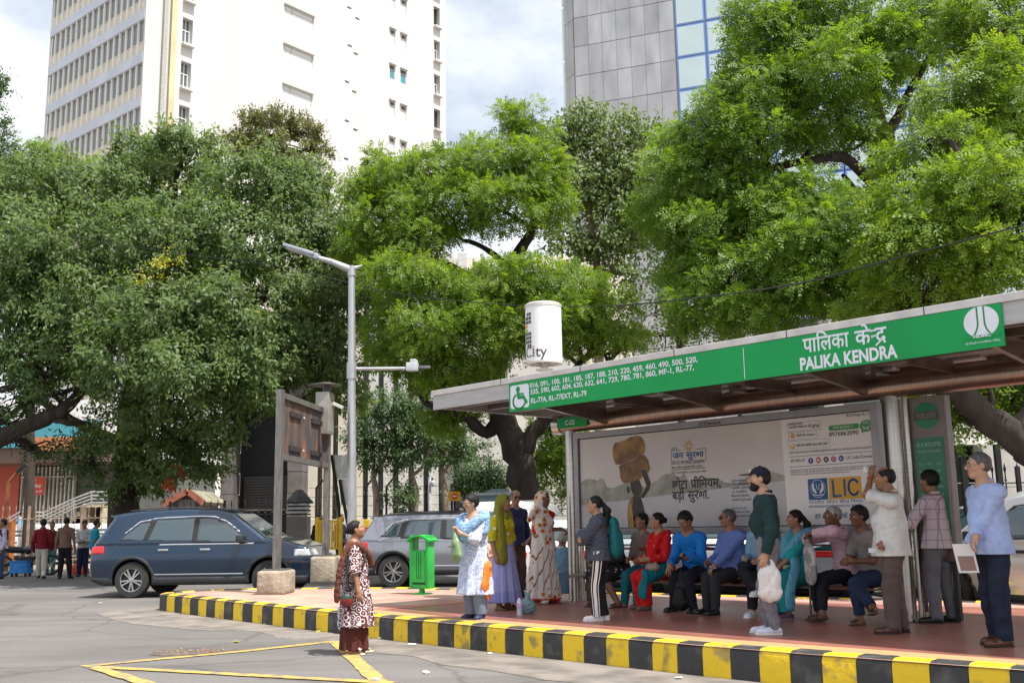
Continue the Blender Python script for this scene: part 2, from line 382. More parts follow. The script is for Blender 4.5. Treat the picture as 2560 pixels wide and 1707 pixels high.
def pothole():
    c = gnd(482, 1628, ROAD); rng = random.Random(2); mb = MB(); n_ = 26; rim = []
    for i in range(n_):
        a = 2*math.pi*i/n_; r = 1+.22*math.sin(3*a+1)+rng.uniform(-.1, .1); rim.append((c[0]+.52*r*math.cos(a), c[1]+.36*r*math.sin(a)))
    vs = [(x, y, c[2]+.005) for x, y in rim]+[(c[0]+(x-c[0])*.8, c[1]+(y-c[1])*.8, c[2]+.012) for x, y in rim]+[(c[0], c[1], c[2]+.006)]
    fs = [(i, (i+1) % n_, n_+(i+1) % n_, n_+i) for i in range(n_)]+[(n_+i, n_+(i+1) % n_, 2*n_) for i in range(n_)]
    mb.add(vs, fs)
    tag(mb.build('pothole', [pm('broken_asphalt', (.07, .06, .052), .95, scale=14, col2=(.16, .12, .09), bump=.9, bscale=30)]), kind='structure')
    st = MB()
    for i in range(46):
        a = rng.uniform(0, 6.28); r = rng.uniform(0, 1)**.7; p = (c[0]+.5*r*math.cos(a), c[1]+.33*r*math.sin(a)); h = rng.uniform(.004, .014)
        st.frame((p[0], p[1], c[2]+.006+h*.4), Matrix.Rotation(rng.uniform(0, 6), 3, Vector((rng.random(), rng.random(), 1)).normalized()).transposed(), (h*1.3, h, h*.7), rng.choice((0, 0, 1)))
    tag(st.build('rubble', [pm('stone_chips', (.22, .19, .16), .9, scale=20), pm('brick_chips', (.26, .13, .09), .9, scale=20)]), kind='stuff')
pothole()
mb = MB(); c = gnd(762, 1588, ROAD); mb.lathe([(.001, .012), (.3, .012), (.34, .016), (.38, .012), (.4, .004)], c, seg=28)
tag(mb.build('manhole_cover', [pm('manhole_iron', (.2, .18, .16), .8, scale=20, bump=.7, bscale=24)]), 'round dusty manhole cover set in the road beside the kerb', 'manhole cover')
def litter():
    mb = MB(); rng = random.Random(12)
    spots = [(955, 1597, 2), (1065, 1683, 1), (1030, 1613, 2), (570, 1543, 1), (610, 1550, 0), (250, 1508, 1), (480, 1525, 0), (1310, 1560+6, 1), (1697, 1697, 1), (1690, 1606, 0), (795, 1580, 3), (665, 1560, 3), (590, 1606, 3), (1225, 1636, 0), (720, 1530, 1), (940, 1700, 1)]
    mats = [pm('paper_scrap', (.75, .74, .73), .8, var=.1), pm('leaf_scrap', (.5, .55, .05), .8)]
    for x, y, k in spots:
        p = gnd(x, y, ROAD); s = .022+.012*k
        if k == 3: s = .035
        mb.frame((p[0], p[1], p[2]+.016), Matrix.Rotation(rng.uniform(0, 6), 3, 'Z') @ Matrix.Rotation(rng.uniform(-.3, .3), 3, 'X'), (s, s*.7, .006), 1 if k == 3 else 0, .004)
    tag(mb.build('litter', mats), kind='stuff')
litter()
# ================================================================== BUS SHELTER
def onp(px, py, n0):
    d = ray(px, py); t = (n0-(EYE-ORG) @ NV)/(d @ NV); p = EYE+t*d-ORG; return float(p @ RV), float(p[2])
M_STEEL = pm('brushed_steel', (.50, .47, .44), .3, 1., var=.12, scale=3, stretch=(1, 1, 30))
M_STEELD = pm('brown_steel', (.30, .25, .22), .36, .9, var=.2, scale=4)
M_ALU = pm('fascia_aluminium', (.42, .405, .40), .45, .35, var=.1, scale=2, stretch=(1, 1, 8))
M_LIP = pm('pale_gutter_metal', (.60, .57, .54), .5, .2, var=.15, scale=4)
M_GREEN = pm('sign_green', (.003, .31, .075), .5, var=.10, scale=1.3, detail=8, spec=.3)
M_WHITE = pm('white_lettering', (.72, .74, .80), .5, var=.05)
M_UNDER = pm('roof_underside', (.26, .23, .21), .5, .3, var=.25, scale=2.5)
M_BLACK = pm('black_rubber', (.015, .015, .016), .5, var=.1)
def devanagari(extra):
    vs, fs, x, k = [], [], 0., 0
    for it in extra:
        if isinstance(it, str): v, f = text2d(it, 1., .016); adv = (v[:, 0].max() if len(v) else .25)
        else: v, f, adv = it
        vs.append(v+np.array((x, 0))); fs += [[i+k for i in q] for q in f]; k += len(v); x += adv-.015
    return np.concatenate(vs), fs
def merge2d(parts, adv):
    vs, fs, k = [], [], 0
    for v, f in parts: vs.append(v); fs += [[i+k for i in q] for q in f]; k += len(v)
    return np.concatenate(vs), fs, adv
HL, SW = .545, .075      # height of the head line, stroke width
def half_na(): return merge2d([stroke2d([(-.03, HL), (.27, HL)], SW), stroke2d([(.08, .3), (.3, .3)], SW), disc2d((.08, .29), .065)], .25)
def dra():
    v, f = text2d('द', 1., .016); return merge2d([(v, f), stroke2d([(.3, .1), (.0, -.12)], SW)], v[:, 0].max())
def ksha(): return merge2d([stroke2d([(-.03, HL), (.58, HL)], SW), stroke2d([(.5, HL), (.5, 0)], SW),
    stroke2d([(.17, .47), (.08, .42), (.08, .34), (.16, .30), (.28, .33), (.3, .42), (.24, .5), (.3, .3), (.2, .16), (.07, .2), (.13, .3)], SW*.9), stroke2d([(.24, .22), (.36, .32), (.5, .3)], SW*.9)], .6)
def pra():
    v, f = text2d('प', 1., .016); return merge2d([(v, f), stroke2d([(.36, .22), (.17, .04)], SW)], v[:, 0].max())
def fit(vf, x, y, w, h=None):
    v, f = vf[0].copy(), vf[1]; x0, x1 = v[:, 0].min(), v[:, 0].max(); sx = w/(x1-x0); sy = sx if h is None else h/HL
    v[:, 0] = x+(v[:, 0]-x0)*sx; v[:, 1] = y+v[:, 1]*sy; return v, f
RN = 2.28                                                    # the roof's front edge
shelter = thing('bus_shelter', SN(2.7, .1, 0), 'long steel bus shelter with a green name sign and a big advert panel', 'bus shelter')
mb = MB()
S0, S1, NB = -.47, 12.5, -1.45
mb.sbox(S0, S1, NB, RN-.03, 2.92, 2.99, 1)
mb.sbox(S0-.01, S1, RN-.05, RN, 2.77, 2.965, 0)
mb.sbox(S0-.04, S1+.02, RN-.06, RN+.018, 2.968, 3.045, 2, .008)
mb.sbox(S0-.01, S0+.04, NB, RN-.052, 2.79, 2.965, 0); mb.sbox(S0-.04, S0+.05, NB, RN-.062, 2.968, 3.043, 2)
mb.sbox(S0, S1, NB-.04, NB-.002, 2.78, 3.04, 0)
for i in range(1, 9): mb.sbox(S0+i*1.46-.004, S0+i*1.46+.004, RN-.02, RN+.021, 2.966, 3.047, 3)
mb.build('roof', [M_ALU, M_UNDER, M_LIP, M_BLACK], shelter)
mb = MB()
for k, n_ in enumerate((-1.0, -.45, .75, 1.3, 1.85)): mb.sbox(S0+.1, S1-.1, n_-.03, n_+.03, 2.84-.02*(k > 1), 2.918, 0)
mb.build('purlin', [M_STEELD], shelter)
mb = MB()
for s_ in np.arange(.2, 12, 1.04):
    mb.sbox(s_+.06, s_+.9, .45, .72, 2.875, 2.912, 0); mb.sbox(s_+.06, s_+.9, .82, 1.25, 2.88, 2.9135, 1)
    mb.sbox(s_+.1, s_+.85, -.38, -.2, 2.885, 2.915, 0)
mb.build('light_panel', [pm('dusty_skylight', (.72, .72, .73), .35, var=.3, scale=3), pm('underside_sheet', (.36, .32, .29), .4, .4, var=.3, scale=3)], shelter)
for s_ in (.95, 3.0, 5.05, 7.1, 9.2):                       # cantilever brackets, deep at the beam and thin at the eaves
    for sg in (1, -1):
        mb = MB(); n1 = RN-.12 if sg > 0 else -1.35; d0 = .12*sg+.1
        mb.prism([(d0, 2.56), (d0, 2.915), (n1, 2.83), (n1, 2.79), (d0+.25*sg, 2.60)], SN(s_-.03, 0, 0), (NV, UP, RV), .06)
        mb.sbox(s_-.07, s_+.07, min(d0, n1), max(d0, n1), 2.835, 2.842)
        mb.build('bracket', [M_STEELD], shelter)
for s_ in (2.0, 4.05, 6.1, 8.2):
    mb = MB(); mb.sbox(s_-.02, s_+.02, .2, 1.2, 2.70, 2.832); mb.build('strut', [M_STEELD], shelter)
mb = MB(); mb.tube([SN(-.02, .1, 2.64), SN(12.2, .1, 2.64)], .135, 28); facets(mb.build('beam', [pm('bronze_steel', (.42, .31, .26), .3, .95, var=.15, scale=3, stretch=(20, 1, 1))], shelter))
mb = MB(); mb.tube([SN(-.16, .1, 2.64), SN(-.022, .1, 2.64)], .15, 28); facets(mb.build('beam_end', [M_STEEL], shelter))
def post(s_):
    mb = MB(); mb.tube([SN(s_, .1, .02), SN(s_, .1, 2.53)], .088, 26, 0); mb.tube([SN(s_+.135, .06, .02), SN(s_+.135, .06, 2.5)], .035, 12, 0)
    mb.lathe([(.0, .022), (.115, .022), (.115, .0)], SN(s_, .1, .01), seg=24)
    facets(mb.build('post', [M_STEEL], shelter))
for s_ in (.12, 5.32, 10.6): post(s_)
mb = MB(); mb.sbox(-.0, .62, .235, .262, 2.56, 2.72, 0); cp_ = mb.build('route_code_plate', [M_GREEN], shelter)
fl = Flat(SN(0, .262, 0), RV, UP, NV); fl.text('C-22', 'w', .17, 2.605, .1, .02); fl.build('lettering', {'w': M_WHITE}, cp_)
sgn_n = RN+.022
A_, B_ = onp(1272.3, 961.5, sgn_n), onp(2512.5, 863.5, sgn_n)
s0, s1, z1, z0 = A_[0], B_[0], 2.962, B_[1]
mb = MB(); mb.sbox(s0, s1, RN+.0005, sgn_n, z0, z1, 0); board = mb.build('name_sign', [M_GREEN], shelter)
fl = Flat(SN(0, sgn_n, 0), RV, UP, NV)
def sgp(px, py): return onp(px, py, sgn_n)
def ptext(fl, body, key, a, b, hpx, n0, bold=.012, lift=.003):
    (x0, y0), (x1, y1) = onp(*a, n0), onp(*b, n0); h = onp(a[0], a[1]-hpx, n0)[1]-y0
    v, f = text2d(body, 1., bold); xa, xb = v[:, 0].min(), v[:, 0].max(); v = v.copy()
    v[:, 0] = x0+(v[:, 0]-xa)*(x1-x0)/(xb-xa); v[:, 1] = (y0+y1)/2+v[:, 1]*h/.70
    fl.put((v, f), key, lift=lift)
def c6(x, y): return 1280+x/4.523, 820+y/4.523             # from an enlarged view of that part of the sign
def c7(x, y): return 1700+x/2.735, 560+y/2.735
ptext(fl, '016, 091, 100, 181, 185, 187, 188, 210, 220, 459, 460, 490, 500, 520,', 'w', c6(206, 668), c6(2100, 388), 12, sgn_n, .02)
ptext(fl, '535, 590, 602, 604, 620, 632, 641, 729, 780, 781, 860, MF-1, RL-77,', 'w', c6(212, 742), c6(2060, 478), 12, sgn_n, .02)
ptext(fl, 'RL-77A, RL-77EXT, RL-79', 'w', c6(218, 850), c6(845, 762), 12.5, sgn_n, .02)
ptext(fl, 'PALIKA KENDRA', 'w', c7(825, 1003), c7(1490, 905), 30, sgn_n, .035)
a, b = sgp(*c7(845, 885)), sgp(*c7(1160, 836)); vv = devanagari(['पािलका']); fl.put(fit(vv, a[0], (a[1]+b[1])/2+.005, b[0]-a[0], .118), 'w')
a, b = sgp(*c7(1200, 828)), sgp(*c7(1418, 800)); vv = devanagari(['के', half_na(), dra()]); fl.put(fit(vv, a[0], (a[1]+b[1])/2+.0, b[0]-a[0], .118), 'w')
p, q = sgp(*c7(433, 850)), sgp(*c7(450, 1055)); fl.put(stroke2d([(p[0], p[1]), (p[0], q[1])], .008), 'w')
p, q = onp(1277, 965, sgn_n), onp(1322, 1028, sgn_n); W_ = q[0]-p[0]+.02; x0 = s0+.03; y0 = z0+.035; H_ = z1-z0-.07
fl.put(rrect2d(x0, y0, x0+W_, y0+H_, .035), 'w'); u = H_
cx, cyy = x0+W_*.5, y0
G = []
G.append(disc2d((cx-.03, cyy+u*.82), .036*1.05, ry=.036))
G.append(stroke2d([(cx-.03, cyy+u*.72), (cx-.02, cyy+u*.46), (cx+.07, cyy+u*.46), (cx+.13, cyy+u*.22)], .045))
G.append(stroke2d([(cx-.02, cyy+u*.6), (cx+.07, cyy+u*.6)], .024))
ring = [(cx-.01+.115*math.cos(rad(t)), cyy+u*.30+.098*math.sin(rad(t))) for t in range(118, 350, 12)]
G.append(stroke2d(ring, .026))
for gg in G: fl.put(gg, 'c', lift=.006)
p, q = sgp(*c7(1938, 660)), sgp(*c7(2180, 640)); r0 = (q[0]-p[0])/2; ecx = (p[0]+q[0])/2; ecy = sgp(*c7(2060, 668))[1]; ry = sgp(*c7(2060, 560))[1]-ecy
fl.put(disc2d((ecx, ecy), r0, 40, ry), 'w')
for sg in (-1, 1):
    st = [(ecx+sg*(.06 if t > .5 else .06+.115*((.5-t)*2)**2.2)*r0*3.2, ecy-ry*.93+t*ry*1.9) for t in np.linspace(0, 1, 16)]
    fl.put(stroke2d(st, r0*.085), 'g', lift=.006)
fl.put((np.array([(ecx-r0, ecy-ry), (ecx+r0, ecy-ry), (ecx+r0, ecy-ry*.82), (ecx-r0, ecy-ry*.82)]), [[0, 1, 2, 3]]), 'g', lift=.0065)
fl.text('NDMC', 'w', ecx, ecy-ry*.99, ry*.26, .03, 'C', r0*1.0, .009)
fl.text('नई िदल्ली नगरपािलका पिरषद्', 'w', ecx, ecy-ry*1.36, ry*.17, .0, 'C', r0*2.0, .009)
fl.build({'w': 'lettering', 'g': 'emblem', 'c': 'wheelchair_symbol'}, {'w': M_WHITE, 'g': M_GREEN, 'c': M_GREEN}, board)
AN = .15
panel_s0, panel_s1, panel_z0, panel_z1 = .24, 5.16, .975, 2.478
M_FRAME = pm('grey_frame_paint', (.30, .295, .30), .45, .3, var=.08)
mb = MB(); fw = .088
for b0 in ((panel_s0, panel_s1, panel_z1-fw, panel_z1), (panel_s0, panel_s1, panel_z0, panel_z0+fw)): mb.sbox(b0[0], b0[1], AN-.1, AN+.03, b0[2], b0[3], 0, .006)
for a in (panel_s0, panel_s1-fw): mb.sbox(a, a+fw, AN-.098, AN+.027, panel_z0+fw, panel_z1-fw, 0)
mb.sbox(panel_s0+.01, panel_s1-.01, AN-.095, AN-.02, panel_z0+.02, panel_z1-.02, 1)
ps0, ps1, pz0, pz1 = panel_s0+fw, panel_s1-fw, panel_z0+fw, panel_z1-fw
for a, b, c, d in ((ps0, ps1, pz1-.012, pz1), (ps0, ps1, pz0, pz0+.012), (ps0, ps0+.012, pz0, pz1), (ps1-.012, ps1, pz0, pz1)): mb.sbox(a, b, AN-.02, AN-.006, c, d, 1)
panel = mb.build('advert_panel', [M_FRAME, M_BLACK], shelter)
def print_mat(name, col, var=.05, col2=None, scale=3, stretch=None):
    m = pm(name, col, .25, var=var, scale=scale, col2=col2, spec=.3, coat=0., stretch=stretch); return m
KP = 1.28
M_PSKY = print_mat('poster_sky', (.50*KP, .455*KP, .43*KP), col2=(.40*KP, .375*KP, .36*KP), scale=.7)
M_PGND = print_mat('poster_sand', (.40*KP, .395*KP, .41*KP), col2=(.33*KP, .32*KP, .33*KP), scale=1.2)
M_PTREE = print_mat('poster_haze_trees', (.36, .345, .30), col2=(.21, .205, .175), scale=5)
M_PPAGE = print_mat('poster_page', (.55*KP, .52*KP, .505*KP), .03)
PN = AN-.012
mb = MB(); mb.sbox(ps0, ps1, AN-.02, PN, pz0, pz1, 0); poster = mb.build('poster', [M_PSKY], panel)
pf = Flat(SN(0, PN, 0), RV, UP, NV)
def P4(x, y): return onp(1430+x/4.481, 1000+y/4.481, PN)
def P5(x, y): return onp(1880+x/4.479, 1000+y/4.479, PN)
def polyp(pts, key, lift=.003): pf.put((np.array(pts), [list(range(len(pts)))]), key, lift=lift)
pg = P5(340, 300)[0]
rt = random.Random(4); hz = P4(900, 910)[1]; gz_ = P4(300, 1150)[1]
top = [(ps0+.01+i*(pg-ps0)/60, hz+.05*math.sin(i*.5)+.05*math.sin(i*.23+1)+rt.uniform(-.01, .012)+(.08 if i in (7, 8, 33) else 0)) for i in range(61)]
polyp([(ps0+.012, gz_-.04)]+top+[(pg, gz_+.18)], 't')
polyp([(ps0+.012, pz0+.012), (pg, pz0+.012), (pg, gz_+.19), (ps0+.012, gz_-.03)], 's', .0036)
def P4p(l, key, lift): polyp([P4(*p) for p in l], key, lift)
P4p([(455, 540), (480, 480), (590, 450), (650, 415), (740, 393), (785, 420), (822, 500), (820, 570), (790, 620), (690, 660), (560, 720), (490, 720), (462, 640)], 'b', .0046)
P4p([(530, 735), (690, 668), (810, 612), (850, 660), (878, 770), (850, 820), (760, 885), (620, 930), (570, 920), (545, 870)], 'c', .0054)
P4p([(655, 920), (750, 880), (790, 980), (775, 1060), (720, 1080), (690, 1060), (660, 1000)], 'd', .0050)
P4p([(770, 780), (830, 780), (885, 930), (870, 1000), (800, 1100), (770, 1080), (838, 960), (805, 870)], 'd', .0058)
P4p([(615, 975), (640, 960), (655, 1020), (625, 1050)], 'd', .0050)
P4p([(690, 1070), (770, 1070), (800, 1170), (830, 1300), (848, 1432), (635, 1432), (622, 1250), (640, 1130)], 'd', .0052)
P4p([(640, 1130), (690, 1072), (680, 1200), (690, 1432), (635, 1432), (622, 1250)], 'e', .0060)
P4p([(650, 1160), (664, 1150), (700, 1432), (680, 1432)], 'y', .0066); P4p([(636, 1200), (645, 1190), (668, 1432), (655, 1432)], 'y', .0066)
def pt4(body, key, a, b, h, bold=.0): ptext(pf, body, key, (1430+a[0]/4.481, 1000+a[1]/4.481), (1430+b[0]/4.481, 1000+b[1]/4.481), h/4.481, PN, bold, .0072)
def dv4(items, key, a, b, h):
    p, q = P4(*a), P4(*b); hh = P4(a[0], a[1]-h)[1]-p[1]; pf.put(fit(devanagari(items), p[0], (p[1]+q[1])/2, q[0]-p[0], hh), key, lift=.0072)
dv4(['जन'], 'blue', (1132, 655), (1250, 648), 52); dv4(['सुर', ksha(), 'ा'], 'blue', (1282, 645), (1480, 632), 52)
dv4(['छोटा'], 'k', (1125, 1000), (1300, 985), 78); dv4([pra(), 'ीिमयम,'], 'k', (1335, 982), (1670, 968), 78)
dv4(['बड़ी'], 'k', (1128, 1120), (1265, 1112), 78); dv4(['सुर', ksha(), 'ा.'], 'k', (1300, 1108), (1540, 1098), 76)
pt4("LIC's", 'blue', (1115, 560), (1182, 552), 26, .01)
pt4('(नॉन पार, नॉन िलंक्ड, व्यक्तिगत,', 'k', (1115, 724), (1490, 700), 24); pt4('बचत, जीवन सूक्ष्म बीमा प्लान)', 'k', (1115, 770), (1465, 748), 24); pt4('UIN: 512N388V01 | PLAN NO: 880', 'k', (1115, 828), (1500, 800), 20)
for a in ([(1115, 690), (1115, 568), (1215, 562)], [(1395, 548), (1502, 540), (1502, 668), (1115, 690)], [(1115, 784), (1495, 756)]):
    pf.put(stroke2d([P4(*t) for t in a], .006), 'k', lift=.0072)
sun_c = P4(1306, 512)
for k in range(9):
    t = rad(90+40*k); pf.put(stroke2d([(sun_c[0]+.035*math.cos(t-.35), sun_c[1]+.035*math.sin(t-.35)), (sun_c[0]+.085*math.cos(t), sun_c[1]+.085*math.sin(t)), (sun_c[0]+.035*math.cos(t+.35), sun_c[1]+.035*math.sin(t+.35))], .007), 'o')
ringp = [(sun_c[0]+.03*math.cos(t), sun_c[1]+.03*math.sin(t)) for t in np.linspace(0, 6.3, 12)]; pf.put(stroke2d(ringp, .008), 'o')
for i, (yy, s_) in enumerate(((915, 'मुख्य िवशेषताएं'), (950, 'जीवन बीमा सुरक्षा'), (995, 'मासिक प्रीमियम'), (1040, 'LIC के प्रीमियम'), (1085, 'िकफायती प्रीमियम'), (1130, 'प्रीमियम की पूरी अवधि'), (1225, 'पात्रता की शर्तें'), (1265, 'न्यूनतम बीमा राशि 15,000'), (1310, 'अधिकतम बीमा राशि'))):
    pt4(s_, 'blue' if i in (0, 6) else 'k', (1790+8*(i % 2), yy), (1960+30*(i % 3), yy-8), 22)
polyp([(pg, pz0+.012), (ps1-.012, pz0+.012), (ps1-.012, pz1-.012), (pg-.02, pz1-.012)], 'p', .0042)
def pt5(body, key, a, b, h, bold=.0): ptext(pf, body, key, (1880+a[0]/4.479, 1000+a[1]/4.479), (1880+b[0]/4.479, 1000+b[1]/4.479), h/4.479, PN, bold, .0072)
def dv5(items, key, a, b, h):
    p, q = P5(*a), P5(*b); hh = P5(a[0], a[1]-h)[1]-p[1]; pf.put(fit(devanagari(items), p[0], (p[1]+q[1])/2, q[0]-p[0], hh), key, lift=.0072)
def q5(l, key, lift=.006): polyp([P5(*p) for p in l], key, lift)
q5([(625, 885), (843, 868), (858, 1110), (640, 1118)], 'blue'); q5([(856, 868), (1220, 848), (1240, 1100), (870, 1112)], 'o')
def thickp(l, w, key, lift=.009): pf.put(stroke2d([P5(*p) for p in l], w), key, lift=lift)
thickp([(905, 900), (920, 1075), (1000, 1068)], .028, 'blue'); thickp([(1035, 890), (1048, 1062)], .028, 'blue')
cc = P5(1142, 972); pf.put(stroke2d([(cc[0]+.066*math.cos(rad(t)), cc[1]+.09*math.sin(rad(t))) for t in range(35, 330, 18)], .028), 'blue', lift=.009)
hc = P5(742, 990)
pf.put(stroke2d([(hc[0]+.1*math.cos(t), hc[1]+.105*math.sin(t)) for t in np.linspace(0, 6.3, 30)], .006), 'w', lift=.009)
for sg in (-1, 1):
    pf.put((np.array([(hc[0]+sg*x*.55, hc[1]+y*.5) for x, y in ((.03, -.1), (.07, -.11), (.14, -.04), (.15, .06), (.12, .14), (.09, .13), (.09, .02), (.055, -.03))]), [list(range(8))]), 'w', lift=.009)
pf.put(stroke2d([(hc[0]-.022, hc[1]+.06), (hc[0]-.011, hc[1]+.0), (hc[0], hc[1]-.01), (hc[0]+.011, hc[1]+.0), (hc[0]+.022, hc[1]+.06)], .007), 'w', lift=.009)
pf.put(stroke2d([(hc[0]-.07, hc[1]-.068), (hc[0], hc[1]-.08), (hc[0]+.07, hc[1]-.068)], .011), 'w', lift=.009)
pt5('भारतीय जीवन बीमा िनगम', 'blue', (640, 1165), (1245, 1140), 34); pt5('LIFE INSURANCE CORPORATION OF INDIA', 'blue', (640, 1208), (1245, 1182), 26, .01)
pt5('हर पल आपके साथ', 'blue', (710, 1330), (1215, 1305), 52, .01)
pt5('IRDAI Regn No.: 512', 'k', (1060, 188), (1350, 160), 30)
rr = [P5(862, 300), P5(1200, 275)]; hb = P5(1000, 262)[1]-P5(1000, 325)[1]
q5([(862, 300), (880, 285), (1190, 258), (1200, 275), (1200, 305), (1185, 318), (880, 345), (862, 330)], 'gr'); pt5('हमारा व्हाट्सएप नं', 'w', (910, 322), (1130, 305), 26, .01)
pt5('8976862090', 'k', (868, 405), (1198, 382), 46, .012)
hi = P5(1283, 286); pf.put(disc2d(hi, .085, 26, .07), 'gr', lift=.006); q5([(1230, 320), (1275, 350), (1225, 365)], 'gr', .0065)
pt5("'Hi'", 'w', (1240, 335), (1330, 325), 40, .02); pt5('किहए', 'w', (1240, 270), (1320, 262), 30)
pt5('डाउनलोड कीजिए', 'k', (412, 285), (570, 272), 22, .01); pt5('एलआईसी मोबाइल ऐप', 'k', (420, 318), (622, 300), 22, .01)
for t, c_, x in (('d', 'blue', 635), ('i', 'o', 664), ('g', 'gr', 678), ('i', 'rd', 704), ('t', 'blue', 716), ('a', 'gr', 728), ('l', 'o', 748)): pt5(t, c_, (x, 302), (x+(22 if t in 'dga' else 9), 300), 40, .03)
pt5('विजिट करें: licindia.in', 'k', (500, 412), (712, 392), 26, .01); pt5('कॉल सेंटर सर्विस (022) 6827 6827', 'k', (500, 522), (855, 496), 28, .01)
for c_, k_ in (((458, 400), 'o'), ((456, 515), 'o')): pf.put(disc2d(P5(*c_), .034, 18), k_, lift=.006)
pf.put(disc2d(P5(456, 507), .02, 14), 'p2', lift=.009)
for a, b, h in (((398, 262), (768, 228), 95), ((412, 368), (728, 342), 82), ((412, 462), (872, 430), 92)):
    pf.put(stroke2d([P5(*a), P5(*b), P5(b[0]+4, b[1]+h), P5(a[0]+4, a[1]+h), P5(*a)], .004), 'k3', lift=.0062)
for y0_, y1_, x1_ in ((636, 570, 1365), (750, 684, 1375)): pf.put(stroke2d([P5(425, y0_), P5(x1_, y1_)], .006), 'blue', lift=.0062)
pt5('अधिक जानकारी के लिए अपने एजेंट/नजदीकी एलआईसी शाखा से संपर्क करें या अपने शहर का नाम SMS करें 56767474 पर', 'k', (420, 605), (1358, 535), 24)
for i, (x1_, dy) in enumerate(((1378, 0), (1380, 24), (1108, 44))): pt5('धोखाधड़ी वाले फोन कॉल्स और झूठे प्रस्तावों से सावधान रहें आईआरडीएआई बीमा पॉिलसी बेचने बोनस घोषित करने', 'k', (432, 798+dy), (x1_, 735+dy+(x1_ < 1200)*28), 14)
pt5('हमें फॉलो करें', 'k', (438, 698), (598, 686), 30); pt5('LIC India Forever', 'k', (1064, 664), (1358, 640), 40)
for (cx_, cy_), k_, ch in (((660, 678), 'blue', 'f'), ((746, 670), 'rd', '▶'), ((832, 664), 'k', 'X'), ((916, 658), 'mg', 'o'), ((1001, 651), 'blue', 'in')):
    p = P5(cx_, cy_); pf.put(disc2d(p, .036, 22), k_, lift=.006)
    if ch == '▶': pf.put(rrect2d(p[0]-.022, p[1]-.015, p[0]+.022, p[1]+.015, .006), 'w', lift=.009); pf.put((np.array([(p[0]-.006, p[1]-.008), (p[0]+.009, p[1]), (p[0]-.006, p[1]+.008)]), [[0, 1, 2]]), 'rd', lift=.0115)
    elif ch == 'o': pf.put(stroke2d([(p[0]+.017*math.cos(t), p[1]+.017*math.sin(t)) for t in np.linspace(0, 6.3, 12)], .006), 'w', lift=.009)
    else:
        v, f = text2d(ch, .05, .02); v = v-(v.min(0)+v.max(0))/2; pf.put((v+np.array(p), f), 'w', lift=.009)
PM = {'t': M_PTREE, 's': M_PGND, 'p': M_PPAGE, 'p2': M_PPAGE, 'b': print_mat('poster_straw', (.34, .185, .04), col2=(.13, .062, .018), scale=6), 'c': print_mat('poster_straw_dark', (.27, .13, .032), col2=(.09, .042, .016), scale=6),
      'd': print_mat('poster_dark_cloth', (.030, .022, .017), col2=(.055, .038, .025), scale=5), 'e': print_mat('poster_ochre', (.34, .19, .06), col2=(.14, .08, .04), scale=9), 'y': print_mat('poster_gold', (.42, .27, .06), .1),
      'k': print_mat('poster_black', (.02, .02, .022), 0), 'k3': print_mat('poster_grey_line', (.22, .22, .24), 0), 'blue': print_mat('poster_blue', (.012, .075, .22), 0), 'o': print_mat('poster_amber', (.58, .29, .02), 0), 'w': print_mat('poster_white', (.6, .6, .62), 0),
      'gr': print_mat('poster_green', (.04, .26, .05), 0), 'rd': print_mat('poster_red', (.5, .03, .02), 0), 'mg': print_mat('poster_magenta', (.5, .04, .16), 0)}
PMN = {'t': 'printed_trees', 's': 'printed_sand', 'p': 'printed_page', 'p2': 'printed_icon', 'b': 'printed_bundle', 'c': 'printed_sack', 'd': 'printed_porter', 'e': 'printed_sari', 'y': 'printed_border'}
pf.build({k: PMN.get(k, 'lettering') for k in PM}, PM, poster)
fl = Flat(SN(0, AN+.03, 0), RV, UP, NV); ptext(fl, 'JCDecaux', 'k', (1430+1418/4.481, 1000+288/4.481), (1430+1672/4.481, 1000+262/4.481), 8.5, AN+.03, .012); fl.build('lettering', {'k': M_BLACK}, panel)
bench = thing('bench', SN(2.6, .0, 0), 'long dark seat with chrome rails under the advert panel', 'bench')
BN = .02
for z_, r_ in ((.80, .045), (.385, .075)):
    mb = MB(); mb.tube([SN(.26, BN-.06, z_), SN(5.18, BN-.06, z_)], r_, 18); facets(mb.build('rail', [pm('chrome', (.62, .63, .66), .16, 1., var=.05)], bench))
mb = MB(); mb.sbox(.9, 5.1, BN+.05, BN+.42, .415, .45, 0, .012)
mb.build('seat', [pm('dark_red_brown_seat', (.075, .04, .03), .5)], bench)
for s_ in (.3, 2.0, 3.6, 5.12):
    mb = MB(); mb.sbox(s_-.05, s_+.05, BN-.09, BN-.03, .02, .97); mb.sbox(s_-.03, s_+.03, BN-.03, BN+.4, .36, .414); mb.build('bench_leg', [M_STEEL], bench)
rb = thing('route_board', SN(5.67, -.05, 0), 'upright green bus route board with a round clock above it', 'route board')
mb = MB(); b0, b1 = 5.45, 5.90
mb.sbox(b0, b1, -.12, .02, .66, 2.5, 0, .01); mb.sbox(b0-.03, b0, -.11, .0, .1, 2.5, 1)
mb.sbox(b0+.05, b0+.1, -.08, -.02, .02, .66, 1); mb.sbox(b1-.1, b1-.05, -.08, -.02, .02, .66, 1)
case = mb.build('case', [pm('taupe_case', (.21, .185, .17), .5, .2, var=.1), M_BLACK], rb)
mb = MB(); mb.sbox(b0+.06, b1-.05, .021, .026, .88, 2.03, 0); pn = mb.build('route_panel', [pm('dark_green_panel', (.008, .15, .075), .3, var=.15, scale=2)], rb)
mb = MB(); mb.sbox(b0+.0, b1, .021, .03, .66, .84, 0); mb.build('lower_panel', [pm('dark_brown_panel', (.09, .06, .05), .4)], rb)
fl = Flat(SN(0, .026, 0), RV, UP, NV); M_PALEG = pm('pale_green_lettering', (.30, .50, .40), .5)
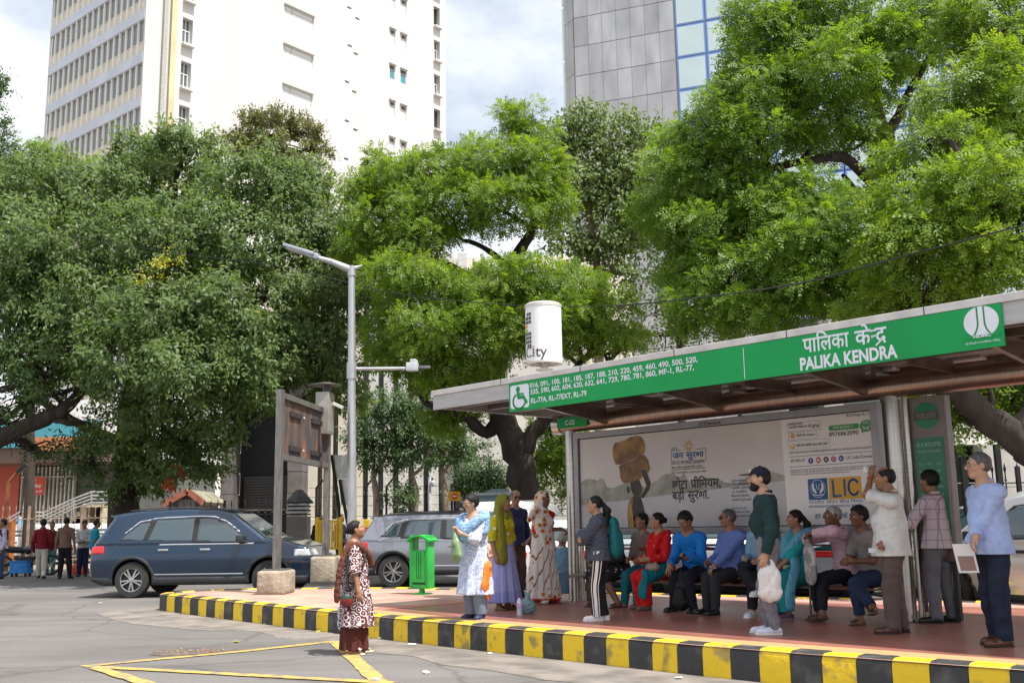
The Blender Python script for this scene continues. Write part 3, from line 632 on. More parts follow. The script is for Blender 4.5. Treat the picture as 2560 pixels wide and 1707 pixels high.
fl.text('BUS ROUTES', 'p', b0+.09, 1.93, .06, .02, w=.28); fl.text('PALIKA KENDRA', 'p', b0+.09, 1.86, .04, .015, w=.28)
rts = '016 091 100 181 185 187 188 210 220 459 460 490 500 520 535 590 602 604 620 632 641 729 780 781 860 MF-1 RL-77 RL-79'.split()
for i, t in enumerate(rts[:27]): fl.text(t, 'p', b0+.09+.105*(i % 3), 1.72-.085*(i//3), .038, .01)
fl.build('lettering', {'p': M_PALEG}, pn)
fl = Flat(SN(0, .021, 0), RV, UP, NV); cc = ((b0+b1)/2-.0, 2.28)
fl.put(disc2d(cc, .15, 36), 'g'); fl.put((np.array([(cc[0]-.145, cc[1]-.05), (cc[0]+.145, cc[1]-.05), (cc[0]+.145, cc[1]+.05), (cc[0]-.145, cc[1]+.05)]), [[0, 1, 2, 3]]), 'k', lift=.006)
fl.text('98:88', 'd', cc[0], cc[1]-.032, .09, .01, 'C', .23, .009)
fl.build({'g': 'clock_face', 'k': 'clock_display', 'd': 'lettering'}, {'g': pm('clock_green', (.008, .2, .09), .35, var=.05), 'k': pm('display_dark', (.06, .07, .06), .3), 'd': pm('display_digits', (.22, .2, .18), .4)}, rb)
dn = .35; ds, _z = onp(1361, 918, dn); dz0 = max(_z, 3.12)
dY = float(SN(ds, dn)[1]); dr = 47*dY/CF/1.02; dz1 = float(onp(1361, 763, dn)[1])
drum = thing('drum_sign', SN(ds, dn, dz0), 'white cylinder sign standing on the shelter roof', 'drum sign')
mb = MB(); c = SN(ds, dn, 0)
mb.lathe([(dr, dz0+.06), (dr, dz1-.03)], c, seg=48, mi=0)
facets(mb.build('drum', [pm('white_enamel', (.76, .76, .78), .35, var=.06, scale=2, stretch=(6, 6, 1))], drum))
mb = MB(); mb.lathe([(dr+.006, dz1-.045), (dr+.008, dz1), (dr-.02, dz1+.02), (.001, dz1+.02)], c, seg=48); facets(mb.build('drum_cap', [M_LIP], drum))
mb = MB(); mb.lathe([(dr-.06, dz0+.045), (dr+.006, dz0+.045), (dr+.006, dz0+.075), (dr-.06, dz0+.075), (dr-.06, dz0+.045)], c, seg=48)
for k in range(6):
    a = k*math.pi/3+.3; mb.tube([c+UP*(dz0+.055), c+UP*(dz0+.055)+np.array((math.cos(a), math.sin(a), 0))*(dr-.03)], .018, 8)
mb.tube([c+UP*2.99, c+UP*(dz0+.08)], .06, 14); mb.lathe([(.001, dz0-.03), (.13, dz0-.03), (.13, dz0-.05), (.06, dz0-.06)], c)
facets(mb.build('drum_base', [M_LIP], drum))
va = math.atan2(-c[1], -c[0])                                # towards the viewer
def on_drum(vf, key, st):
    v, f = vf; r = dr+.003
    st.setdefault(key, MB()).add([c+np.array((math.cos(va+p[0]/dr)*r, math.sin(va+p[0]/dr)*r, p[1])) for p in v], f)
st = {}; dh = dz1-dz0
for i in range(4):
    for j in range(3):
        for band in (0, 1):
            if (band == 0 and i == 0 and j == 0) or (band == 1 and i == 3 and j == 0): continue
            if i == 3 and band == 0: continue
            x = -dr*1.30+j*.056; z = dz0+dh*(.80 if band == 0 else .485)-.062*i
            on_drum((np.array([(x, z), (x+.046, z), (x+.046, z+.05), (x, z+.05)]), [[0, 1, 2, 3]]), 'k', st)
for j, key, zz in ((0, 'o', .62), (1, 'o', .62), (0, 'g', .555), (1, 'g', .555)):
    x = -dr*1.30+j*.056-.02; z = dz0+dh*zz-.01; on_drum((np.array([(x, z), (x+.046, z), (x+.046, z+.045), (x, z+.045)]), [[0, 1, 2, 3]]), key, st)
v, f = text2d('C', .235, .008); on_drum((v+np.array((-dr*1.30, dz0+dh*.135)), f), 'k', st)
v, f = text2d('ty', .235, .008); on_drum((v+np.array((-dr*.48, dz0+dh*.135)), f), 'k', st)
for k in range(4): z = dz0+dh*.135+.045*k; x = -dr*.66; on_drum((np.array([(x, z), (x+.032, z), (x+.032, z+.034), (x, z+.034)]), [[0, 1, 2, 3]]), 'o' if k == 3 else 'k', st)
for key, mm in (('k', pm('dark_grey_print', (.06, .065, .065), .5)), ('o', pm('orange_print', (.75, .32, .03), .5)), ('g', pm('lime_print', (.2, .55, .04), .5))): st[key].build('lettering', [mm], drum)
# ================================================================== BUILDINGS
def plane_px(px, py, o, d):
    d = np.asarray(d, float); nn = np.cross(d, UP); r = ray(px, py); t = ((np.asarray(o)-EYE) @ nn)/(r @ nn); p = EYE+t*r; return float((p-np.asarray(o)) @ d), float(p[2])
def holed(mb, o, d, W_, z0, z1, holes, nrm, depth, mi=0, mi_rev=0):
    o = np.asarray(o, float); xs = sorted({0, W_}.union(*[{h[0], h[1]} for h in holes])) if holes else [0, W_]
    zs = sorted({z0, z1}.union(*[{h[2], h[3]} for h in holes])) if holes else [z0, z1]
    P = lambda a, z, k=0.: o+d*a+UP*(z-o[2])-nrm*k
    for i in range(len(xs)-1):
        for j in range(len(zs)-1):
            ca, cz = (xs[i]+xs[i+1])/2, (zs[j]+zs[j+1])/2
            if any(h[0] < ca < h[1] and h[2] < cz < h[3] for h in holes): continue
            mb.add([P(xs[i], zs[j]), P(xs[i+1], zs[j]), P(xs[i+1], zs[j+1]), P(xs[i], zs[j+1])], [(0, 1, 2, 3)], mi)
    for a0, a1, b0, b1 in holes:
        for q in ([P(a0, b0), P(a0, b1), P(a0, b1, depth), P(a0, b0, depth)], [P(a1, b0), P(a1, b1), P(a1, b1, depth), P(a1, b0, depth)], [P(a0, b0), P(a1, b0), P(a1, b0, depth), P(a0, b0, depth)], [P(a0, b1), P(a1, b1), P(a1, b1, depth), P(a0, b1, depth)]): mb.add(q, [(0, 1, 2, 3)], mi_rev)
M_TWR = pm('white_plaster', (.545, .54, .525), .85, var=.07, scale=.3, stretch=(1, 1, .12), detail=7)
M_TWB = pm('pale_spandrel', (.52, .56, .63), .85, var=.08, scale=.5)  # bluish tone of the shaded side is put into the colour
M_CREAM = pm('cream_plaster', (.60, .565, .48), .85, var=.1, scale=1)
M_GLZ = glassmat('dull_window_glass', (.10, .12, .13), .15, .6)
M_GLB = glassmat('grey_blind_glass', (.17, .19, .20), .4, .4)
M_TEAL = glassmat('teal_pane', (.03, .22, .26), .2)
M_LOUV = pm('dark_louvre', (.08, .075, .07), .6)
ThT = rad(49.83); TU = np.array((-math.sin(ThT), math.cos(ThT), 0)); TV = np.array((math.cos(ThT), math.sin(ThT), 0))
c0 = at(356, 170, 76.); c0[2] = 0
tower = thing('office_tower', c0, 'tall white office tower with ribbons of finned windows on its shaded side', 'office tower')
ZT = 60.
Wl = plane_px(121, 170, c0, TU)[0]; Wr = plane_px(1114, 170, c0, TV)[0]
fl_px = [plane_px(x, y, c0, TU)[1] for x, y in ((990/2.735, 130/2.735), (970/2.735, 425/2.735), (950/2.735, 735/2.735))]
FH = (fl_px[0]-fl_px[2])/2; zt = fl_px[1]                     # storey height, a window head
def hole_px(x0, y0, x1, y1):
    a0, za = plane_px(x0, y0, c0, TV); a1, _ = plane_px(x1, y0, c0, TV); zb = plane_px(x0, y1, c0, TV)[1]; return [a0, a1, zb, za]
holes = []; kinds = []
cA = hole_px(459, 43, 486, 105); dz = (plane_px(455, 43, c0, TV)[1]-plane_px(445, 262, c0, TV)[1])/2
wA = (plane_px(453, 150, c0, TV)[0], plane_px(479, 150, c0, TV)[0]); hA = cA[3]-cA[2]
for k in range(-4, 5):
    zz = cA[3]-dz*k
    holes.append((wA[0], wA[1], zz-hA, zz)); kinds.append('deep')
for k in range(-4, 5):
    a = plane_px(712, 10, c0, TV); b = plane_px(785, 10, c0, TV); z_ = plane_px(712, 12, c0, TV)[1]-dz*k; holes.append((a[0], b[0], z_-1.3, z_)); kinds.append('wide')
pa = [plane_px(x, 150, c0, TV)[0] for x in (974, 987.5, 1001, 1016)]; pz = plane_px(974, 160, c0, TV)[1]; ph = pz-plane_px(974, 196, c0, TV)[1]
for k in range(-4, 6):
    for i in (0, 2): holes.append((pa[i], pa[i+1], pz-dz*k-ph, pz-dz*k)); kinds.append('pair' if k != 0 else 'teal')
qa = [plane_px(x, 200, c0, TV)[0] for x in (1084.5, 1100)]; qz = plane_px(1085, 99, c0, TV)[1]; qh = qz-plane_px(1085, 146, c0, TV)[1]
for k in range(-4, 6): holes.append((qa[0], qa[1], qz-dz*k-qh, qz-dz*k)); kinds.append('louvre' if k in (-1, 2) else 'deep')
vents = [(868, 15), (888, 42), (869, 110), (862, 200), (880, 225), (862, 298), (883, 320), (860, 393), (884, 130), (869, 480)]
nR = np.cross(TV, UP)                                        # outward of the sunlit side
if nR @ (EYE-c0) < 0: nR = -nR
mb = MB()
holes2 = [h for h in holes if h[2] > .5 and h[3] < ZT-.5]; kinds2 = [k for h, k in zip(holes, kinds) if h[2] > .5 and h[3] < ZT-.5]
vh = []
for x, y in vents:
    a, z_ = plane_px(x, y, c0, TV); vh.append((a, a+.55, z_-.22, z_)) if z_ < ZT-1 else None
holed(mb, c0, TV, Wr, 0, ZT, holes2+vh, nR, .55)
far = c0+TV*Wr; mb.add([far, far+TU*16, far+TU*16+UP*ZT, far+UP*ZT], [(0, 1, 2, 3)])
mb.add([c0+UP*ZT, far+UP*ZT, far+TU*16+UP*ZT, c0+TU*Wl+UP*ZT], [(0, 1, 2, 3)])
for a, b, z0_, z1_ in vh: mb.frame(c0+TV*(a+b)/2+UP*(z0_+z1_)/2-nR*.4, (TV, UP, nR), ((b-a)/2, (z1_-z0_)/2, .02), 1)
for a, w_, mi_ in ((.45*Wr*.11, .35, 2), (plane_px(428, 150, c0, TV)[0], .5, 3)):  # first strip: plain grey drawn for the wall's upright groove
    mb.frame(c0+TV*a+UP*ZT/2+nR*.14, (TV, UP, nR), (w_/2, ZT/2-.05, .14), mi_)
mb.frame(c0+UP*(ZT/2)-TU*.0+TV*.16-nR*-.02, (TV, UP, nR), (.16, ZT/2-.03, .1), 0)
mb.build('wall', [M_TWR, M_LOUV, pm('groove_strip', (.36, .355, .33), .8), pm('yellow_stained_strip', (.52, .46, .29), .85, var=.2, scale=.3)], tower)
for h, k in zip(holes2, kinds2):
    a0, a1, b0, b1 = h; C_ = c0+TV*(a0+a1)/2+UP*(b0+b1)/2; hw, hh = (a1-a0)/2, (b1-b0)/2
    if b0 > 58 or b1 < 9: continue
    q = MB(); dpt = .5 if k in ('deep', 'louvre') else .14
    q.frame(C_-nR*dpt, (TV, UP, nR), (hw-.005, hh-.005, .03), 1)
    if k == 'deep':
        for x in (-hw+.06, .12*hw, hw-.06): q.frame(C_+TV*x-nR*(dpt-.05), (TV, UP, nR), (.05, hh-.01, .035), 0)
        q.frame(C_+UP*hh*.15-nR*(dpt-.05), (TV, UP, nR), (hw-.01, .05, .04), 0); q.frame(C_-UP*(hh+.28)+nR*.2, (TV, UP, nR), (hw+.06, .09, .22), 0)
    elif k == 'louvre':
        for z_ in np.linspace(-hh*.9, hh*.9, 9): q.frame(C_+UP*z_-nR*(dpt-.06), (TV, UP, nR), (hw-.02, .03, .03), 2)
        q.frame(C_-UP*(hh+.28)+nR*.2, (TV, UP, nR), (hw+.06, .09, .22), 0)
    else:
        for x in (-hw+.04, hw-.04)+((-hw*.45, ) if k == 'wide' else ()): q.frame(C_+TV*x-nR*(dpt-.05), (TV, UP, nR), (.04, hh-.01, .03), 0)
        for z_ in (-hh+.04, hh-.04, hh*.35): q.frame(C_+UP*z_-nR*(dpt-.05), (TV, UP, nR), (hw-.01, .04, .028), 0)
        if k in ('pair', 'teal'): q.frame(C_+UP*hh*.68+TV*hw*.15-nR*(dpt-.04), (TV, UP, nR), (hw*.5, hh*.2, .03), 2)
        q.frame(C_+UP*(hh+.06)+nR*.12, (TV, UP, nR), (hw+.08, .05, .13), 0)
    glz = {'teal': M_TEAL, 'louvre': M_LOUV, 'deep': M_GLZ}.get(k, pm('white_blind_glass', (.72, .74, .75), .3, var=.04) if 'white_blind_glass' not in bpy.data.materials else bpy.data.materials['white_blind_glass'])
    q.build('window', [M_TWR, glz, M_LOUV], tower)
nL = np.cross(TU, UP)
if nL @ (EYE-c0) < 0: nL = -nL
mbw = MB(); nf = 17; stp = Wl/nf
zk = [zt+FH*k for k in range(-9, 9)]
mbw.frame(c0+TU*Wl/2+UP*ZT/2-nL*.35, (TU, UP, nL), (Wl/2-.05, ZT/2-.05, .03), 1)
for z_ in zk:                                                # z_ = window head
    if z_ < 2 or z_ > ZT+1: continue
    mbw.frame(c0+TU*Wl/2+UP*(z_+FH*.115)-nL*.10, (TU, UP, nL), (Wl/2, FH*.115, .13), 0)
for i in range(nf+1): mbw.frame(c0+TU*(stp*i)*.999+TU*.06+UP*ZT/2-nL*.10, (TU, UP, nL), (.045, ZT/2-.1, .085), 1)
mbw.build('shaded_wall', [M_TWB, pm('fin_plaster', (.78, .76, .70), .85, var=.05)], tower)
for z_ in zk:
    if z_ < 12 or z_ > 56: continue
    q = MB(); q.frame(c0+TU*Wl/2+UP*(z_-FH*.24)-nL*.22, (TU, UP, nL), (Wl/2-.06, FH*.235, .03), 0)
    q.frame(c0+TU*Wl/2+UP*(z_-FH*.49)-nL*.2, (TU, UP, nL), (Wl/2-.06, .05, .05), 1); q.frame(c0+TU*Wl/2+UP*(z_-FH*.635)-nL*.21, (TU, UP, nL), (Wl/2-.06, FH*.135, .03), 1)
    q.build('window_band', [M_GLB, M_CREAM], tower)
ThG = rad(70); GE = np.array((math.sin(ThG), -math.cos(ThG), 0)); GC = np.array((-math.sin(rad(27)), math.cos(rad(27)), 0))
g0 = at(1436, 100, 56.); g0[2] = 0; nG = np.cross(GE, UP)
if nG @ (EYE-g0) < 0: nG = -nG
grey = thing('stone_tower', g0, 'grey stone clad tower with a pale blue glass curtain wall', 'office tower')
def stone():
    m, n, l, b = newmat('stone_cladding'); t = n.new('ShaderNodeTexCoord')
    z1 = n.new('ShaderNodeTexNoise'); z1.inputs['Scale'].default_value = 1.3; z1.inputs['Detail'].default_value = 8
    q = n.new('ShaderNodeMapping'); q.inputs['Scale'].default_value = (1, 1, .3); l.new(t.outputs['Object'], q.inputs[0]); l.new(q.outputs[0], z1.inputs['Vector'])
    a = n.new('ShaderNodeAttribute'); a.attribute_name = 'tone'
    r = n.new('ShaderNodeValToRGB'); r.color_ramp.elements[0].color = (.30, .305, .32, 1); r.color_ramp.elements[1].color = (.46, .465, .49, 1); r.color_ramp.elements[0].position = .25; r.color_ramp.elements[1].position = .7
    l.new(z1.outputs[0], r.inputs[0]); x = n.new('ShaderNodeMixRGB'); x.blend_type = 'MULTIPLY'; x.inputs[0].default_value = 1; l.new(r.outputs[0], x.inputs[1]); l.new(a.outputs['Color'], x.inputs[2])
    l.new(x.outputs[0], b.inputs['Base Color']); b.inputs['Roughness'].default_value = .35; return m
ST = stone(); M_JOINT = pm('dark_joint', (.19, .19, .195), .8)
def clad(mb, o, d, nn, W_, z0, z1, pw, ph, zref, rng, tones):
    nx = int(round(W_/pw)); pw = W_/nx; k0 = math.floor((z0-zref)/ph); k1 = math.ceil((z1-zref)/ph)
    for k in range(k0, k1):
        for i in range(nx):
            a, b = max(z0, zref+k*ph), min(z1, zref+(k+1)*ph)
            if b-a < .1: continue
            mb.frame(o+d*(pw*(i+.5))+UP*((a+b)/2-o[2])+nn*rng.uniform(-.004, .004), (d, UP, nn), (pw/2-.007, (b-a)/2-.018, .04), 0); tones.append((len(mb.f), rng.uniform(.82, 1.12)))
rs = random.Random(8)
j = [plane_px(1434+x, y, g0, GE)[1] for x, y in ((2, 47.5), (5, 119), (8.5, 192))]
ph_ = (j[0]-j[2])/2; Wst = plane_px(1686, 100, g0, GE)[0]
mb = MB(); tones = []
clad(mb, g0, GE, nG, Wst, 0, 66, Wst/7, ph_, j[0], rs, tones)
nC = np.cross(GC, UP)
if nC @ (EYE-g0) < 0: nC = -nC
Wc = plane_px(1413, 100, g0, GC)[0]
clad(mb, g0+GC*.05, GC, nC, Wc, 0, 66, Wc/2, ph_*1.9, j[0], rs, tones)
low = plane_px(1731, 760, g0, GE)
clad(mb, g0+GE*(Wst+.0)+nG*.0, GE, nG, 3.2, 0, plane_px(1690, 640, g0, GE)[1], Wst/7, ph_, j[0], rs, tones)
o_ = mb.build('stone_wall', [ST], grey)
ta = o_.data.color_attributes.new('tone', 'BYTE_COLOR', 'CORNER'); nl = len(o_.data.loops); cv = np.ones((nl, 4)); st_ = 0
fstart = [p.loop_start for p in o_.data.polygons]+[nl]
pf_ = 0
for e, v_ in tones: cv[fstart[pf_]:fstart[e], :3] = v_*.9; pf_ = e
ta.data.foreach_set('color', cv.ravel())
mb = MB(); mb.frame(g0+GE*(Wst+3)/2+UP*33-nG*.12, (GE, UP, nG), ((Wst+3)/2, 33, .08)); mb.frame(g0+GC*Wc/2+UP*33-nC*.12, (GC, UP, nC), (Wc/2, 33, .08)); mb.build('backing', [M_JOINT], grey)
pw_ = (plane_px(1766, 60, g0, GE)[0]-plane_px(1690, 60, g0, GE)[0]); pzr = plane_px(1690, 0, g0, GE)[1]; ph2 = plane_px(1690, 66, g0, GE)[1]-plane_px(1700, 145, g0, GE)[1]; pr = plane_px(1690, 66, g0, GE)[1]
M_CURT = pm('sky_toned_glass', (.50, .60, .60), .12, .25, var=.05, scale=.6, coat=.4); M_FILM = pm('blue_glass_edge', (.16, .30, .66), .2, .2, var=.05); M_MULL = pm('dark_mullion', (.06, .065, .08), .4, .3)  # panes: the sky's pale reflection is put into their base colour
x0 = Wst+.06
mb = MB(); mb.frame(g0+GE*(x0+10)+UP*33-nG*.12, (GE, UP, nG), (10, 33, .05)); mb.build('curtain_frame', [M_MULL], grey)
for k in range(-8, 7):
    for i in range(12):
        zc = pr+ph2*(k-.5);
        if zc < 7 or zc > 46 or (i > 9 and k > 3): continue
        C_ = g0+GE*(x0+pw_*(i+.5))+UP*zc; q = MB()
        q.frame(C_-nG*.04, (GE, UP, nG), (pw_/2-.035, ph2/2-.035, .02), 1); q.frame(C_-nG*.015, (GE, UP, nG), (pw_/2-.11, ph2/2-.11, .012), 0, .009)
        q.build('glass_pane', [M_CURT, M_FILM], grey)
mb = MB(); e_ = at(1413, 60, 56+Wc*GC[1]); e_[2] = 0
for k in range(20):
    if k < 8: continue
    mb.frame(e_+GC*.15+UP*(k*3.4-1.0), (GC, UP, nC), (.14, 1.6, .05), 0)
mb.build('side_glass', [M_CURT], grey)
by = 47.
def wxz(px, Y): p = at(px, 1290, Y); return p[0]
def base_z(Y): return ROAD+terr(Y)
cream = thing('cream_building', (wxz(1060, by), by, base_z(by)), 'low cream building with upright white fins and tall dark windows', 'building')
mb = MB(); xa, xb = wxz(640, by), wxz(1600, by); zb = base_z(by); ztop = at(1000, 640, by)[2]
mb.box((xa, by+.5, zb), (xb, by+9, ztop), 0); mb.box((xa, by-.4, zb), (xb, by+.49, zb+1.5), 1)
mb.box((wxz(1170, by), by-1.2, zb), (wxz(1440, by), by+.4, ztop-1), 1)
mb.build('wall', [M_CREAM, pm('white_wall', (.52, .51, .48), .85, var=.12, scale=.6)], cream)
for px_ in range(770, 1180, 38):
    mb = MB(); x = wxz(px_, by); mb.box((x, by-.35, zb+1.5), (x+.42, by+.48, ztop), 0); mb.build('fin', [M_CREAM if px_ < 900 else pm('white_fin', (.52, .52, .50), .8) if 'white_fin' not in bpy.data.materials else bpy.data.materials['white_fin']], cream)
    if px_ in (770, 1150): continue
    mb = MB(); mb.box((x+.43, by+.2, zb+1.9), (wxz(px_+38, by)-.01, by+.3, ztop-.6), 0)
    for zz in np.arange(zb+2.6, ztop-1, 1.5): mb.box((x+.43, by+.14, zz), (wxz(px_+38, by)-.01, by+.19, zz+.1), 1)
    mb.build('window', [M_GLZ, M_CREAM], cream)
pyY = 42.
port = thing('dark_portico', (wxz(640, pyY), pyY, base_z(pyY)), 'dark stone portico with a black recess and shuttered front', 'portico')
zb = base_z(pyY); M_DST = pm('dark_stone', (.13, .12, .115), .8, var=.3, scale=1.5, bump=.2); M_VOID = pm('black_recess', (.012, .012, .014), .7, var=.3, scale=2)
for a, b in ((548, 578), (716, 754)):
    mb = MB(); n_ = 8
    for k in range(n_): mb.box((wxz(a, pyY)+.01*(k % 2), pyY+.01*(k % 2), zb+k*.86), (wxz(b, pyY)-.01*(k % 2), pyY+1.2, zb+k*.86+.84), 0)
    mb.box((wxz(a, pyY)+.03, pyY+.04, zb), (wxz(b, pyY)-.03, pyY+1.1, zb+7), 1); mb.build('pillar', [M_DST, M_VOID], port)
mb = MB(); zt_ = at(640, 930, pyY)[2]; mb.box((wxz(520, pyY), pyY-.6, zt_), (wxz(790, pyY), pyY+5, zt_+1.2), 0); mb.build('lintel', [M_DST], port)
mb = MB(); mb.box((wxz(576, pyY), pyY+1.3, zb), (wxz(720, pyY), pyY+1.5, zt_-.01), 0); mb.build('recess', [M_VOID], port)
mb = MB()
for k in range(12): mb.box((wxz(590, pyY), pyY+1.1, zb+2.0+k*.11), (wxz(715, pyY), pyY+1.22, zb+2.09+k*.11), 0)
mb.box((wxz(590, pyY), pyY+1.02, zb+1.9), (wxz(715, pyY), pyY+1.09, zb+1.98), 1); mb.build('shutter', [pm('dark_shutter', (.05, .05, .052), .5), M_STEELD], port)
hy = 52.
hall = thing('red_hall', (wxz(90, hy), hy, base_z(hy)), 'red hall with a painted teal frieze and tall white window bars', 'building')
zb = base_z(hy); Z = lambda px, py: float(at(px, py, hy)[2]); X = lambda px: float(wxz(px, hy))
mb = MB(); mb.box((X(-160), hy, zb), (X(42), hy+8, Z(20, 1150)), 0); mb.box((X(42), hy+.6, zb), (X(420), hy+8, Z(20, 1150)), 1); mb.box((X(-160), hy+3, Z(20, 1150)), (X(420), hy+9, Z(200, 980)), 2)
mb.build('wall', [pm('coral_paint', (.46, .10, .075), .8, var=.06), pm('grey_back', (.12, .13, .12), .7), pm('white_upper', (.66, .66, .66), .8)], hall)
mb = MB(); mb.box((X(-160), hy-2.5, Z(20, 1165)), (X(300), hy+7, Z(20, 1128)), 0); mb.build('canopy', [pm('brown_canopy', (.16, .11, .09), .7)], hall)
mb = MB(); mb.box((X(-100), hy-2.8, Z(150, 1128)), (X(290), hy-2.52, Z(150, 1066)), 0); mb.build('frieze', [pm('painted_frieze', (.05, .24, .30), .7, scale=1.1, col2=(.42, .10, .07), ramp=(.36, .4))], hall)
mb = MB(); mb.box((X(120), hy-2.9, Z(150, 1140)), (X(290), hy-2.81, Z(150, 1105)), 0); mb.build('brick_band', [pm('orange_brick', (.42, .16, .07), .8, scale=5)], hall)
mb = MB(); M_BAR = pm('white_bar', (.62, .62, .58), .7)
for px_ in range(44, 175, 10): mb.box((X(px_), hy+.1, zb+.6), (X(px_+3.4), hy+.4, Z(100, 1166)), 0)
mb.box((X(44), hy+.05, Z(100, 1193)), (X(172), hy+.45, Z(100, 1190)), 0); mb.build('window_bars', [M_BAR], hall)
banner = MB(); banner.box((X(80), hy-.5, Z(100, 1237)), (X(117), hy-.45, Z(100, 1193)), 0)
bo = banner.build('banner', [pm('red_banner', (.62, .09, .06), .7, var=.06)]); tag(bo, 'red banner with white lines of print hung on the red hall', 'banner')
fb_ = Flat((X(80), hy-.5, Z(100, 1237)), (1, 0, 0), UP, (0, -1, 0)); bw = X(117)-X(80); bh = Z(100, 1193)-Z(100, 1237)
fb_.text('F', 'w', bw*.34, bh*.74, bh*.2, .03); fb_.text('सािहत्य', 'w', bw*.2, bh*.42, bh*.2, .03, w=bw*.6); fb_.text('कला भवन', 'w', bw*.45, bh*.14, bh*.14, .02, w=bw*.42)
bpy_mw(bo); fb_.build('lettering', {'w': M_WHITE}, bo)
sy = 46.
stair = thing('entrance_steps', (wxz(200, sy), sy, base_z(sy)), 'pale entrance steps with steel rails leading up to the red hall', 'steps')
X = lambda px: float(wxz(px, sy)); Z = lambda px, py: float(at(px, py, sy)[2]); zb = base_z(sy)
mb = MB(); k_ = 11
for i in range(k_): mb.box((X(128)+(X(228)-X(128))*i/k_, sy-.8, zb), (X(228), sy+1.4, zb+(Z(228, 1268)-zb)*(i+1)/k_), 0)
mb.box((X(228), sy-.8, zb), (X(233), sy+1.6, Z(228, 1262)), 0); mb.box((X(228)+.002, sy-1., Z(228, 1268)), (X(274), sy+1.7, Z(228, 1259)), 0); mb.box((X(233), sy+.2, zb), (X(271), sy+1.4, Z(228, 1270)), 1); mb.box((X(266), sy-.7, zb), (X(274), sy+.1, Z(228, 1270)), 0)
mb.build('flight', [pm('cream_steps', (.58, .52, .38), .85), M_VOID], stair)
mb = MB(); P_ = lambda px, py, yy=0: at(px, py, sy+yy)
for k in range(4):
    d_ = k*9; mb.tube([P_(20, 1296+d_, -1), P_(48, 1280+d_, -1), P_(110, 1280+d_, -1), P_(185, 1246+d_*.9, -1)], .035, 8); mb.tube([P_(185, 1246+d_*.9, -1), P_(228, 1229+d_, -1), P_(268, 1229+d_, -1)], .035, 8)
for px_, y0_, y1_ in ((48, 1280, 1330), (110, 1280, 1318), (185, 1246, 1290), (229, 1227, 1262), (260, 1227, 1262)): mb.tube([P_(px_, y0_, -1), P_(px_, y1_, -1)], .035, 8)
mb.build('handrail', [pm('steel_rail', (.6, .6, .58), .3, .8)], stair)
gy = 36.
X = lambda px: float(wxz(px, gy)); Z = lambda px, py: float(at(px, py, gy)[2]); zb = base_z(gy)
hut = thing('gate_hut', (X(466), gy, zb), 'small gate hut with a mossy pitched roof edged in red', 'hut')
mb = MB(); mb.prism([(X(432), zb), (X(500), zb), (X(500), Z(466, 1258)), (X(474), Z(474, 1236)), (X(432), Z(466, 1258))], (0, gy, 0), (np.array((1, 0, 0)), UP, np.array((0, 1., 0))), 2.2); mb.build('wall', [pm('hut_stone', (.26, .23, .2), .9, scale=3)], hut)
mb = MB(); r0, r1, r2 = np.array((X(416), gy-.4, Z(416, 1262))), np.array((X(476), gy-.4, Z(476, 1228))), np.array((X(518), gy-.4, Z(518, 1258)))
for a, b in ((r0, r1), (r1, r2)):
    n_ = unit(np.cross(b-a, np.array((0, 1., 0)))); n_ = n_ if n_[2] > 0 else -n_; c_ = (a+b)/2+np.array((0, 1.4, 0)); mb.frame(c_, (unit(b-a), np.array((0, 1., 0)), n_), (np.linalg.norm(b-a)/2, 1.4, .06), 0); mb.frame((a+b)/2-np.array((0, .03, 0)), (unit(b-a), np.array((0, 1., 0)), n_), (np.linalg.norm(b-a)/2, .03, .1), 1)
mb.build('roof', [pm('mossy_roof', (.22, .21, .15), .95, scale=3, var=.4), pm('brick_edge', (.36, .12, .08), .85)], hut)
mb = MB(); mb.frame((X(466), gy-.01, Z(466, 1268)), np.eye(3), (.28, .02, .28), 0, .02); mb.build('window', [pm('lattice_pale', (.5, .47, .44), .8, scale=10)], hut)
fy = 24.
X = lambda px: float(wxz(px, fy)); Z = lambda px, py: float(at(px, py, fy)[2]); zb = base_z(fy)
front = thing('granite_front', (X(2450), fy, zb), 'pale granite clad front with a dark opening behind the shelter at the right', 'building')
rs2 = random.Random(3); M_PGR = pm('pale_granite', (.46, .43, .40), .5, var=.14, scale=2.5, detail=8)
for a, b, z1_ in ((1880, 1990, 6.), (2080, 2130, 6.), (2345, 2400, 6.), (2472, 2900, 6.)):
    mb = MB(); nx = max(1, round((X(b)-X(a))/1.05)); ww = (X(b)-X(a))/nx
    for i in range(nx):
        for k in range(6): mb.box((X(a)+ww*i+.006, fy+rs2.uniform(0, .006), zb+k*1.0+.006), (X(a)+ww*(i+1)-.006, fy+.5, zb+k*1.0+.994), 0)
    mb.build('wall', [M_PGR], front)
mb = MB(); mb.box((X(1880), fy+.9, zb), (X(2900), fy+1.1, zb+6), 0); mb.build('opening', [glassmat('dark_opening', (.02, .035, .03), .08)], front)
